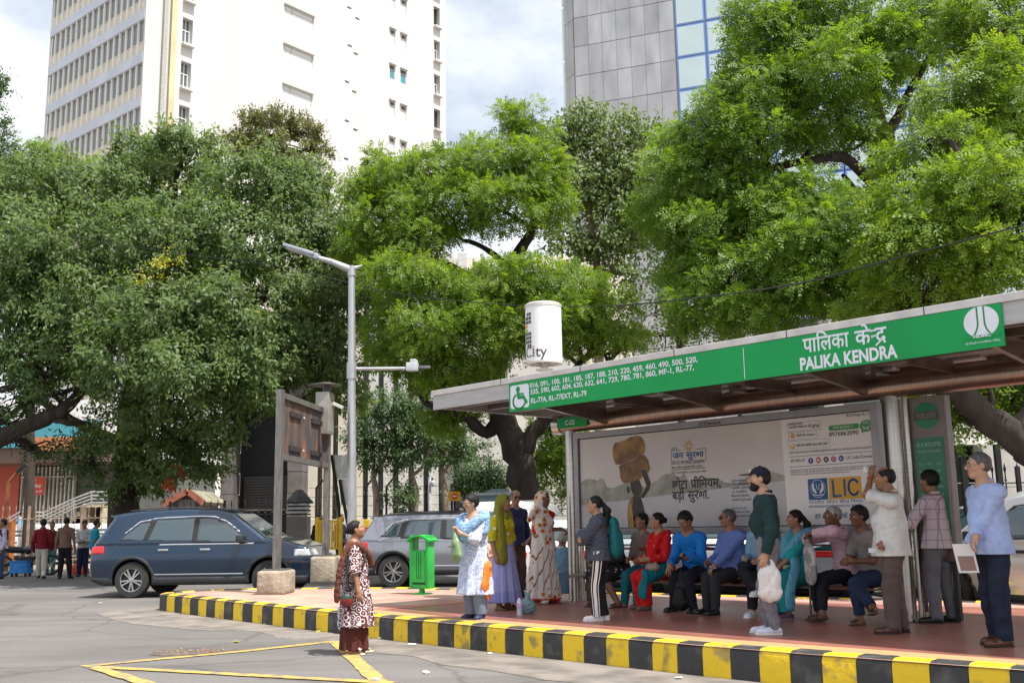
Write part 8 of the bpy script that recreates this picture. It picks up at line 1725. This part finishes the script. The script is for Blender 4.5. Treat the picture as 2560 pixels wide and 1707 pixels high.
q.cap(w0+V(0, 0, -.22), w0+V(0, 0, -.36), .11, .115, .03, (V(1, 0, 0), .62)); q.ell(w0+V(0, 0, -.40), (.075, .11, .07), None, .04); q.folds(.010, (50, 50, 40), 5); loose_thing('carrier_bag', q.mesh(), [fab('white_plastic', (.66, .66, .68), .3)], xf, 'bulging white plastic carrier bag in the hand of the man in the cap', 'bag')
pos = gnd(2250, 1582); ph = 288
sk = Sk(1.66, False, 1.16, lean=-1, head=(-6, -4, 0), hands=(hp(pos, ph, 2178, 1190, .16), hp(pos, ph, 2200, 1392, -.2)), poles=((-.6, .5, -1), (.3, -1, .1)), feet=[(-.1, .06, 0), (.09, -.03, 0)])
b, s, xf, pt = person('balding man in a white polo shirt wiping his forehead beside the second post', pos, ph, sk, 'brown', 'short', bald=True, hands=[{'c': .8, 'd': (.15, .05, 1), 'p': (.7, -.7, 0)}, {'c': 1.0}], group=G_STOP)
shirt(b, s, fab('white_polo', (.62, .62, .60)), hem=.76, sleeves=(.9, .9), e=.019, belly=.06, flare=.055, cmat=fab('cream_collar', (.6, .5, .42)), seed=57, amp=.0055, loose=.008); trousers(b, s, fab('taupe_trouser', (.115, .085, .078)), e=.022, hem=.012, seed=58, amp=.008); shoes(b, s, M_BRSHOE)
q = MB(); a, c_ = s.E[0], s.Wr[0]; p = c_+(a-c_)*.14; d = unit(a-c_); u_ = unit(np.cross(d, V(1, 0, 0))); w_ = np.cross(d, u_)
q.tube([p+(u_*math.cos(t)+w_*math.sin(t))*.033 for t in np.linspace(0, 2*math.pi, 14)], .007, 6); oo = q.build('wristband', [pm('red_thread', (.5, .02, .01), .7)]); oo.data.transform(Matrix.Translation(oo.location)); oo.location = (0, 0, 0); oo.parent = b
def paper(c_, ax, half, xf, label, mat_, cat='paper'):
    q = MB(); q.frame(c_, ax, half, 0); oo = q.build('paper', [mat_]); oo.data.transform(Matrix.Translation(oo.location)); oo.location = xf[0]; oo.rotation_euler = (0, 0, xf[1]); return tag(oo, label, cat)
M_PAPER = pm('white_paper', (.70, .70, .72), .8, var=.04)
paper(s.Wr[1]+V(.02, .05, -.075), (V(0, 1, 0), V(0, 0, 1), V(1, 0, 0)), (.09, .022, .002), xf, 'folded white paper in the lowered hand of the man in the white polo', M_PAPER)
c_ = s.Wr[0]+V(.02, .05, .07); q = grid_for([c_-.04, c_+.04], .04, .006); q.ell(c_, (.022, .028, .045), None, 0); q.folds(.008, (90, 90, 90), 3); loose_thing('handkerchief', q.mesh(), [fab('white_hanky', (.68, .68, .68))], xf, 'white handkerchief pressed to the forehead of the man in the white polo', 'handkerchief')
pos = gnd(2362, 1556); ph = 328
sk = Sk(1.66, False, 1.06, head=(-8, -6, 0), hands=((-.16, .33, 1.04), (.14, .30, .86)), poles=((-.8, -.6, -.4), (.7, -.8, -.2)), feet=[(-.13, .0, 0), (.13, -.02, 0)], foot_yaw=(-40, -25))
b, s, xf, pt = person('man in a pale pink checked shirt with his back turned, reading the route board', pos, ph, sk, 'brown', 'thick', group=G_STOP, hands=[{'c': .8, 'd': (.1, 1, .1)}, {'c': .8}])
shirt(b, s, pat('pink_window_check', 'check', [(.53, .44, .46), (.27, .22, .33)], 9.), hem=.80, e=.018, flare=.05, seed=60, amp=.0055, loose=.006); trousers(b, s, fab('mid_grey_trouser', (.135, .135, .15)), e=.018, hem=.008, seed=61, amp=.008); shoes(b, s, M_BSHOE)
pos = gnd(2505, 1612); ph = 258
sk = Sk(1.72, False, 1.05, lean=2, head=(14, 0, 0), hands=(hp(pos, ph, 2418, 1368, -.02), hp(pos, ph, 2440, 1358, -.22)), poles=((-.4, -1, -.3), (.6, -1, -.2)), feet=[(-.13, .06, 0), (.12, -.05, 0)], foot_yaw=(4, -12))
b, s, xf, pt = person('man in glasses and a light blue shirt holding papers at the right edge', pos, ph, sk, 'fair', 'short', M_SALT, glasses='clear', hands=[{'c': .6, 'd': (.2, .8, -.6), 'p': (.3, -.5, -.8)}, {'c': .6, 'd': (-.1, .6, -.8), 'p': (-.2, -.6, -.4)}], group=G_STOP)
shirt(b, s, fab('light_blue_shirt', (.34, .43, .70)), hem=.80, e=.018, belly=.03, flare=.055, seed=63, amp=.0055, loose=.006); trousers(b, s, fab('navy_trouser', (.014, .02, .042)), e=.020, hem=.012, seed=64, amp=.008); shoes(b, s, M_BRSHOE)
v = grid_for([s.N, s.mid], .2, .006)
c_ = (s.Wr[0]+s.Wr[1])/2+V(.03, .06, -.15); ax_ = (unit(V(.25, 1, 0)), unit(V(0, .18, 1)), unit(V(1, -.25, .05)))
pp = paper(c_, ax_, (.09, .13, .004), xf, 'white papers with a brown printed panel held by the man at the right edge', M_PAPER)
for sg in (-1, 1): q = MB(); q.frame(c_+ax_[2]*.0065*sg+ax_[1]*-.045, ax_, (.07, .065, .001)); oo = q.build('printed_panel', [pm('brown_print', (.26, .17, .15), .8, var=.1) if 'brown_print' not in bpy.data.materials else bpy.data.materials['brown_print']]); oo.data.transform(Matrix.Translation(oo.location)); oo.location = (0, 0, 0); oo.parent = pp
def walker(label, px, py, ph, H, top, tc_, bot, bc_, hair='short', head=(0, 0, 0), hands=(None, None), feet=None, skin='brown', sleeves=(1.97, 1.97), shoe=None, hem=None, base=ROAD, group=G_FAR, fat=1., pos=None, lean=0, hcol=None):
    pos = gnd(px, py, base) if pos is None else pos
    b, s, xf, pt = person(label, pos, ph, Sk(H, fat=fat, head=head, hands=hands, feet=feet, lean=lean), skin, hair, hcol, group=group, h=.011, eyes=False, brow=False)
    shirt(b, s, fab(top, tc_), hem=hem if hem is not None else .50*H, sleeves=sleeves, h=.011, seed=int(px) % 50, belly=.02); trousers(b, s, fab(bot, bc_), h=.011, seed=int(px) % 40); shoes(b, s, shoe or M_BSHOE); return b, s, xf, pt
walker('man in a maroon shirt and cream trousers striding with his back to us', 100, 1447, 340, 1.66, 'maroon_shirt', (.17, .012, .02), 'cream_trouser', (.50, .46, .38), feet=[(-.06, .24, 0), (.10, -.22, .02)], hair='thick')
walker('slim person in teal trousers mostly hidden behind the man in maroon', 122, 1438, 170, 1.58, 'dim_maroon_shirt', (.09, .02, .03), 'teal_trouser', (.06, .25, .27), pos=gnd(124, 1436, ROAD))
walker('man in a brown T-shirt and black trousers with his back turned', 158, 1446, 350, 1.70, 'brown_tee', (.18, .11, .085), 'black_trouser_far', (.014, .014, .018), sleeves=(.9, .9), hair='crop', feet=[(-.1, 0, 0), (.14, .12, 0)])
walker('man in an off white shirt looking down at his hands', 205, 1440, 165, 1.62, 'off_white_shirt', (.52, .50, .48), 'ink_blue_trouser', (.02, .028, .07), head=(-10, -30, 0), hands=((-.08, .3, .98), (.1, .3, .98)))
walker('man in a cyan T-shirt and jeans half hidden behind the back of the blue car', 232, 1441, 60, 1.62, 'cyan_tee', (.01, .33, .45), 'mid_denim', (.03, .10, .22), sleeves=(.85, .85), shoe=pm('far_trainer', (.5, .5, .55), .6))
b, s, xf, pt = walker('man in a navy vest over a lilac shirt at the left edge of the road', 2, 1446, 240, 1.68, 'lilac_shirt', (.42, .38, .52), 'denim_far', (.05, .08, .16));
v = grid_for([s.N, s.P]+s.S, .16, .011); torso(v, s, .024, arms=False); v.cut(V(0, 0, s.P[2]-.02), V(0, 0, -1)); v.cut(s.N+V(0, 0, -.01), s.spine); pmesh('vest', v.mesh(), fab('navy_vest', (.015, .018, .03)), b)
p_ = at(50, 1320, 45.); walker('man in light blue walking up the entrance steps of the red hall', 50, 0, 70, 1.65, 'pale_blue_far', (.16, .36, .50), 'black_far', (.02, .02, .022), pos=V(p_[0], 45., float(at(52, 1325, 45.)[2])-.85), group='people far behind the cars')
mb = MB(); mb.box((float(at(30, 1300, 45)[0]), 44.3, base_z(45)), (float(at(75, 1300, 45)[0]), 45.6, float(at(52, 1325, 45.)[2])-.85)); tag(mb.build('terrace', [pm('terrace_plaster', (.45, .35, .28), .9)]), kind='structure')
for px_, Y, l_ in ((797, 30.2, 'person in dark clothes standing behind the yellow barricade'), (850, 30.6, 'second dark figure half hidden by the lamp pole behind the barricade')):
    p_ = at(px_, 1300, Y); walker(l_, px_, 0, 120, 1.66, 'dusky_shirt', (.022, .024, .035), 'dusky_trouser', (.02, .02, .022), pos=V(p_[0], Y, ROAD+terr(Y)), group='people far behind the cars', skin='dark')
p_ = at(2548, 1380, 17.2); walker('man in a white shirt beside the silver car at the right edge', 2548, 0, 265, 1.62, 'white_shirt_far', (.56, .58, .70), 'grey_far', (.06, .06, .07), pos=V(p_[0], 17.2, ROAD+terr(17.2)), group='people far behind the cars')
# ================================================================== VEHICLES
def polysd(Y, Z, P):
    P = np.array(P, float); d = np.full(np.broadcast(Y, Z).shape, 1e9); ins = np.zeros(d.shape, bool); n = len(P)
    for i in range(n):
        a, b = P[i], P[(i+1) % n]; e = b-a; w0, w1 = Y-a[0], Z-a[1]; t = np.clip((w0*e[0]+w1*e[1])/(e @ e+1e-12), 0, 1)
        d = np.minimum(d, (w0-e[0]*t)**2+(w1-e[1]*t)**2); c = (a[1] > Z) != (b[1] > Z); ins ^= c & (Y < (b[0]-a[0])*(Z-a[1])/(b[1]-a[1]+1e-12)+a[0])
    return np.where(ins, -1, 1)*np.sqrt(d)
def smax(a, b, k): h = np.maximum(k-np.abs(a-b), 0)/k; return np.maximum(a, b)+h*h*k*.25
PROF = {'suv': dict(L=4.75, W=1.85, wh=(.95, 3.82), R=.36, belt=1.08, side=[(.03, .34), (0, .62), (.03, .98), (.10, 1.12), (.42, 1.60), (.28, 1.665), (.9, 1.755), (1.9, 1.79), (2.6, 1.765), (3.0, 1.68), (3.72, 1.17), (4.2, 1.09), (4.58, .98), (4.72, .76), (4.74, .45), (4.62, .25), (.3, .25)],
        win=[[(.66, 1.16), (1.16, 1.13), (1.28, 1.53), (1.05, 1.49)], [(1.25, 1.13), (2.2, 1.10), (2.2, 1.58), (1.38, 1.555)], [(2.29, 1.10), (3.36, 1.08), (3.1, 1.30), (2.86, 1.47), (2.6, 1.57), (2.29, 1.585)]]),
    'cross': dict(L=4.42, W=1.82, wh=(.92, 3.56), R=.35, belt=1.03, side=[(.03, .36), (0, .62), (.03, .95), (.12, 1.08), (.40, 1.50), (.26, 1.54), (.9, 1.62), (1.7, 1.64), (2.35, 1.62), (2.7, 1.55), (3.35, 1.12), (4.0, 1.03), (4.3, .93), (4.4, .7), (4.4, .42), (4.3, .26), (.3, .27)],
        win=[[(.62, 1.10), (1.02, 1.08), (1.12, 1.42), (.92, 1.38)], [(1.12, 1.07), (2.0, 1.04), (2.0, 1.47), (1.24, 1.45)], [(2.09, 1.04), (3.05, 1.02), (2.62, 1.38), (2.4, 1.46), (2.09, 1.475)]]),
    'hatch': dict(L=3.9, W=1.68, wh=(.72, 3.15), R=.30, belt=.95, side=[(.03, .32), (0, .55), (.03, .88), (.10, 1.0), (.40, 1.42), (.9, 1.50), (1.7, 1.52), (2.2, 1.48), (2.5, 1.38), (3.05, 1.0), (3.6, .88), (3.85, .7), (3.9, .4), (3.8, .22), (.25, .22)],
        win=[[(.5, 1.02), (.85, 1.0), (.92, 1.3), (.75, 1.28)], [(.92, .99), (1.7, .96), (1.7, 1.36), (1.0, 1.34)], [(1.78, .96), (2.72, .94), (2.35, 1.26), (2.15, 1.35), (1.78, 1.365)]]),
    'van': dict(L=3.7, W=1.5, wh=(.6, 2.95), R=.28, belt=1.1, side=[(.02, .3), (0, .9), (.05, 1.65), (.15, 1.78), (1.5, 1.83), (2.6, 1.78), (2.85, 1.68), (3.25, 1.1), (3.6, .95), (3.68, .5), (3.6, .25), (.2, .25)], win=[[(.25, 1.12), (1.2, 1.12), (1.2, 1.6), (.3, 1.6)], [(1.3, 1.12), (2.05, 1.12), (2.05, 1.6), (1.3, 1.6)], [(2.15, 1.12), (2.95, 1.1), (2.7, 1.5), (2.15, 1.6)]])}
M_CGL = glassmat('car_glass', (.035, .06, .07), .02, 1.); M_TYRE = pm('tyre_rubber', (.035, .033, .031), .85, bump=.2); M_RIM = pm('alloy_rim', (.55, .55, .56), .25, .9); M_CLAD = pm('dark_cladding', (.028, .03, .033), .6); M_TAIL = pm('red_tail_lens', (.55, .01, .015), .15, coat=.6, var=.05); M_HEAD = pm('clear_lamp_lens', (.55, .57, .6), .08, .3, coat=.8, var=.1); M_CHR = pm('chrome_trim', (.7, .7, .72), .12, 1., var=0); M_PLATE = pm('number_plate', (.68, .68, .66), .5)
def paint(name, c):
    m = pm(name, c, .24, .35, var=.04, scale=2, coat=1., spec=.5); return m
def car(label, kind, pos, phi, paint_, h=.03, roof=None, group=None, detail=False, clad=True):
    D = PROF[kind]; L_, W_ = D['L'], D['W']/2; zt = max(p[1] for p in D['side']); off = L_/2
    v = Vox((-W_-.08, -off-.08, .12), (W_+.08, off+.08, zt+.08), h); X, Y, Z = v.xyz(); y2 = Y[0, :, :]+off; z2 = Z[0]
    sd = polysd(*np.broadcast_arrays(y2, z2), D['side'])[None]
    yy = (Y+off)/L_; plan = W_*(1-.55*np.maximum(np.abs(yy-.5)-.34, 0)**1.6*3.2); w_ = plan-np.maximum(Z-D['belt'], 0)*.34-np.maximum(.5-Z, 0)*.10+.016*np.cos((Z-.75)*9)*(Z < D['belt'])
    ax_ = np.abs(X); body = smax(sd, ax_-w_, .10)
    arch = np.minimum(*[np.sqrt((Y+off-a)**2+(Z-D['R']+.01)**2)-(D['R']+.055) for a in D['wh']]); inner = np.maximum(arch, W_-.30-ax_); v.d = np.maximum(body, -inner).astype(np.float32)
    full = v.d.copy(); root = pmesh(kind_name(kind), v.mesh(), [paint_], None, None, (V(*pos), -rad(phi))); tag(root, label, 'van' if kind == 'van' else 'car', group)
    def shell(name, mat_, reg, out=.010, dep=.045):
        v.d = np.maximum(np.maximum(full-out, reg), -(full+dep)).astype(np.float32)
        if (v.d < 0).any(): pmesh(name, v.mesh(), mat_, root)
    P2 = lambda poly: polysd(*np.broadcast_arrays(y2, z2), poly)[None]
    sideonly = (plan-.42)-ax_
    for sg in (-1, 1):
        for p in D['win']: shell('side_window', M_CGL, np.maximum(np.maximum(P2(p), sideonly), -sg*X), .008)
    q = D['win']; shell('pillar_trim', M_BLACK, np.maximum(P2([q[0][0]]+[q[2][1]]+q[2][2:]+[q[1][3], q[0][2], q[0][3]])-.02, sideonly), .004)
    S_ = D['side']; ft = [p for p in S_ if p[1] > D['belt'] and p[0] > L_*.5]; fy1 = max(p[0] for p in ft); fy0 = fy1-(.78 if kind != 'van' else .5); zr = zt-.10
    slant = lambda y0, y1: np.maximum(y0-(Y+off), (Y+off)-y1)
    shell('windscreen', M_CGL, np.maximum(np.maximum(slant(fy0, fy1+.02), ax_-(w_-.10)), np.maximum(D['belt']+.03-Z, Z-zr)))
    rr_ = [p for p in S_ if p[0] < .5 and p[1] > D['belt']-.1]; shell('rear_window', M_CGL, np.maximum(np.maximum(slant(-.1, .40 if kind != 'van' else .2), ax_-(w_-.16)), np.maximum(D['belt']+.10-Z, Z-(zt-.22))))
    if roof is not None: shell('roof_panel', roof, np.maximum(zt-.085-Z+np.maximum(np.abs(yy-.4)-.28, 0)*.9, ax_-W_), .008)
    if clad: shell('cladding', M_CLAD, np.maximum(np.minimum(Z-.40, np.maximum(arch-.075, -inner-.02)), (.3*h)-inner), .012)
    for sg in (-1, 1):
        shell('headlight', M_HEAD, np.maximum(np.maximum(L_-.42-(Y+off), np.abs(Z-(D['belt']-.22))-.075), np.maximum(W_-.62-ax_, -sg*X)), .012)
        shell('tail_light', M_TAIL, np.maximum(np.maximum((Y+off)-.34, np.abs(Z-(D['belt']-.12))-(.085 if kind != 'van' else .2)), np.maximum(W_-.50-ax_, -sg*X)), .012)
    shell('grille', M_CLAD, np.maximum(np.maximum(L_-.2-(Y+off), ax_-.5), np.abs(Z-.62)-.15), .010)
    shell('number_plate', M_PLATE, np.maximum(np.maximum((Y+off)-.2, ax_-.25), np.abs(Z-.72)-.06), .012)
    if detail:
        for z_, a, b in ((D['belt']-.015, .55, 3.5), (.46, 1.35, 3.3)): shell('chrome_strip', M_CHR, np.maximum(np.maximum(np.abs(Z-z_+.012*(yy-.4))-.021, slant(a, b)), sideonly), .010)
        q = [p for p in D['win']]; shell('window_trim', M_CHR, np.maximum(np.maximum(np.abs(P2([q[0][0]]+q[2][1:]+[q[1][3], q[0][2], q[0][3]])-.04)-.02, sideonly), D['belt']+.2-Z), .010)
        for yv in (D['win'][2][0][0]-.05, D['win'][1][0][0]-.05, 3.3): shell('door_gap', M_BLACK, np.maximum(np.maximum(np.abs(Y+off-yv)-.006, np.abs(Z-.78)-.33), np.maximum(sideonly, -arch+.1)), .0045, .02)
    mb = MB()
    for sg in (-1, 1):
        y_ = D['win'][2][1][0]-off-.12; mb.frame((sg*(W_+.07), y_, D['belt']+.07), np.eye(3), (.11, .07, .075), 0, .03); mb.frame((sg*(W_-.02), y_, D['belt']+.0), np.eye(3), (.06, .03, .03), 0)
    mb2 = MB()
    for sg in (-1, 1):
        for yv in (D['win'][1][1][0]-off-.14-.55, D['win'][2][0][0]-off+.10): mb2.frame((sg*(W_+.004), yv+.1, D['belt']-.13), np.eye(3), (.02, .11, .02), 0, .008)
    def sub(m_, n_, mat_, par=root): o = m_.build(n_, mat_); o.data.transform(Matrix.Translation(o.location)); o.location = (0, 0, 0); o.parent = par; return facets(o, 50)
    sub(mb, 'mirror', [M_CLAD if kind != 'van' else M_BLACK]); sub(mb2, 'door_handle', [M_CHR if detail else M_CLAD])
    if detail:
        mb = MB()
        for sg in (-1, 1): mb.tube([(sg*(W_-.30), .75-off, zt-.035), (sg*(W_-.31), 1.2-off, zt+.01), (sg*(W_-.31), 2.4-off, zt+.015), (sg*(W_-.30), 2.75-off, zt-.03)], .014, 6)
        sub(mb, 'roof_rail', [M_CLAD])
    R = D['R']; wheel = None
    for sg in (-1, 1):
        for a in D['wh']:
            c = V(sg*(W_-.105), a-off, R-.005); ax = V(sg, 0, 0); t = MB(); t.lathe([(R*.64, -.10), (R*.93, -.105), (R, -.07), (R, .06), (R*.95, .095), (R*.66, .10), (R*.64, .085)], c, (ax,), 28)
            w_e = bpy.data.objects.new('wheel', None); COL.objects.link(w_e); w_e.parent = root; w_e.empty_display_size = .1; sub(t, 'tyre', [M_TYRE], w_e)
            t = MB(); t.lathe([(.001, .02), (R*.60, .02), (R*.62, .085), (R*.665, .092), (R*.665, .05)], c, (ax,), 24, 0, [1, 1, 0, 0]); u_ = V(0, 1, 0)
            for k in range(10 if detail else 5):
                an = k*2*math.pi/(10 if detail else 5)+(.12 if k % 2 else -.12)*detail; dd = V(0, math.cos(an), math.sin(an)); t.frame(c+dd*R*.36+ax*.06, (dd, np.cross(ax, dd), ax), (R*.29, .016 if detail else .03, .02), 0)
            t.lathe([(.001, .085), (R*.14, .08), (R*.16, .03)], c, (ax,), 14); sub(t, 'rim', [M_RIM, M_CLAD], w_e)
    return root
def kind_name(k): return {'suv': 'parked_car', 'cross': 'parked_car', 'hatch': 'parked_car', 'van': 'parked_van'}[k]
def by_wheel(px, py, phi, kind, which=0, side=1):
    D = PROF[kind]; p = gnd(px, py, ROAD); a = rad(phi); f = V(math.sin(a), math.cos(a), 0); r = V(math.cos(a), -math.sin(a), 0); return p-r*side*(D['W']/2-.1)-f*(D['wh'][which]-D['L']/2)
def ground(p): p = np.array(p, float); p[2] = ROAD+terr(p[1]); return p
P_NAVY = paint('navy_paint', (.006, .026, .060)); P_GREY = paint('grey_blue_paint', (.25, .26, .30)); P_WHT = paint('white_paint', (.66, .66, .66)); P_SIL = paint('silver_paint', (.42, .44, .47))
G_PARK = 'cars parked behind the bus shelter'
car('dark blue sport utility car with chrome trim at the left end of the striped kerb', 'suv', ground(by_wheel(330, 1494, 94, 'suv')), 94, P_NAVY, .025, detail=True)
car('blue grey crossover car with a dark roof parked behind the litter bin', 'cross', ground(by_wheel(985, 1468, 97, 'cross')), 97, P_GREY, .027, roof=pm('black_roof_paint', (.016, .018, .024), .25, coat=1., var=.05), detail=True)
def at_ground(px, Y): p = at(px, 1300, Y); return V(p[0], Y, ROAD+terr(Y))
car('small white van seen from behind between the navy shirted man and the sari woman', 'van', at_ground(1305, 20.8), 14, P_WHT, .035, clad=False)
first = None
for px_, Y, ph_, pt_, l_ in ((1450, 20.2, 22, P_WHT, 'white hatchback glimpsed between the left post and the girl with the ponytail'), (1620, 20.6, 24, P_SIL, 'silver hatchback glimpsed behind the woman in red'), (1815, 19.8, 24, P_WHT, 'white hatchback glimpsed behind the man in dark glasses'), (2030, 19.2, 26, P_SIL, 'silver hatchback glimpsed behind the woman in teal')):
    car(l_, 'hatch', at_ground(px_, Y), ph_, pt_, .04, group=G_PARK)
car('silver crossover car turned side on behind the man with the papers', 'cross', ground(by_wheel(2412, 1497, 262, 'cross', 1, -1)), 262, P_SIL, .035)
car('white sport utility car with red tail lamps cut by the right edge', 'suv', at_ground(2690, 14.3), 340, P_WHT, .035)
for px_, Y, ph_, pt_, l_ in ((30, 41, 75, P_SIL, 'silver car furthest to the left behind the pale fence'), (110, 41, 78, P_WHT, 'white car behind the man in maroon'), (190, 42, 80, P_WHT, 'white car behind the man in off white'), (262, 41.5, 80, P_WHT, 'white car half hidden by the back of the blue car')):
    car(l_+', in the far car park', 'hatch', at_ground(px_, Y), ph_, pt_, .05, group='white cars in the far car park')
c = at_ground(72, 31.5); a_ = rad(70); f = V(math.sin(a_), math.cos(a_), 0); r = V(f[1], -f[0], 0)
mc = thing('motorcycle', c, 'dark motorcycle parked behind the blue crate', 'motorcycle'); Q_ = lambda y, z, x=0: c+f*y+UP*z+r*x
for y_ in (-.62, .66): w = thing('wheel', c, None, None); w.parent = mc; w.location = (0, 0, 0); t = MB(); t.lathe([(.24, -.04), (.30, -.045), (.31, 0), (.30, .045), (.24, .04), (.24, -.04)], Q_(y_, .31), (r,), 22); t.build('tyre', [M_TYRE], mc).name = 'tyre'; t = MB(); t.lathe([(.001, -.03), (.06, -.03), (.06, .03), (.001, .03)], Q_(y_, .31), (r,), 12); [t.tube([Q_(y_, .31), Q_(y_, .31)+(f*math.cos(k)+UP*math.sin(k))*.25], .01, 5) for k in np.arange(0, 6.28, .785)]; t.build('rim', [M_RIM], mc); bpy.data.objects.remove(w)
t = MB(); t.tube(smooth_path([Q_(-.62, .31), Q_(-.2, .45), Q_(.2, .5), Q_(.42, .78)]), .05, 8); t.tube([Q_(.66, .31), Q_(.40, .92)], .035, 8); t.frame(Q_(.0, .42), (f, r, UP), (.2, .12, .16), 0, .04); t.build('frame', [M_CLAD], mc)
t = MB(); t.tube(smooth_path([Q_(-.05, .72), Q_(.12, .80), Q_(.34, .80)]), [.10, .15, .13]+[.10]*6 if False else .13, 10); t.build('tank', [paint('black_tank_paint', (.02, .02, .024))], mc)
t = MB(); t.tube(smooth_path([Q_(-.75, .86), Q_(-.4, .78), Q_(-.05, .76)]), .10, 8); t.build('seat', [M_BLACK], mc)
t = MB(); t.tube(smooth_path([Q_(.32, 1.02, -.34), Q_(.40, 1.0), Q_(.32, 1.02, .34)]), .018, 6); t.build('handlebar', [M_CLAD], mc); t = MB(); t.frame(Q_(-.82, .78), (f, r, UP), (.03, .07, .04), 0, .01); t.build('tail_light', [M_TAIL], mc)
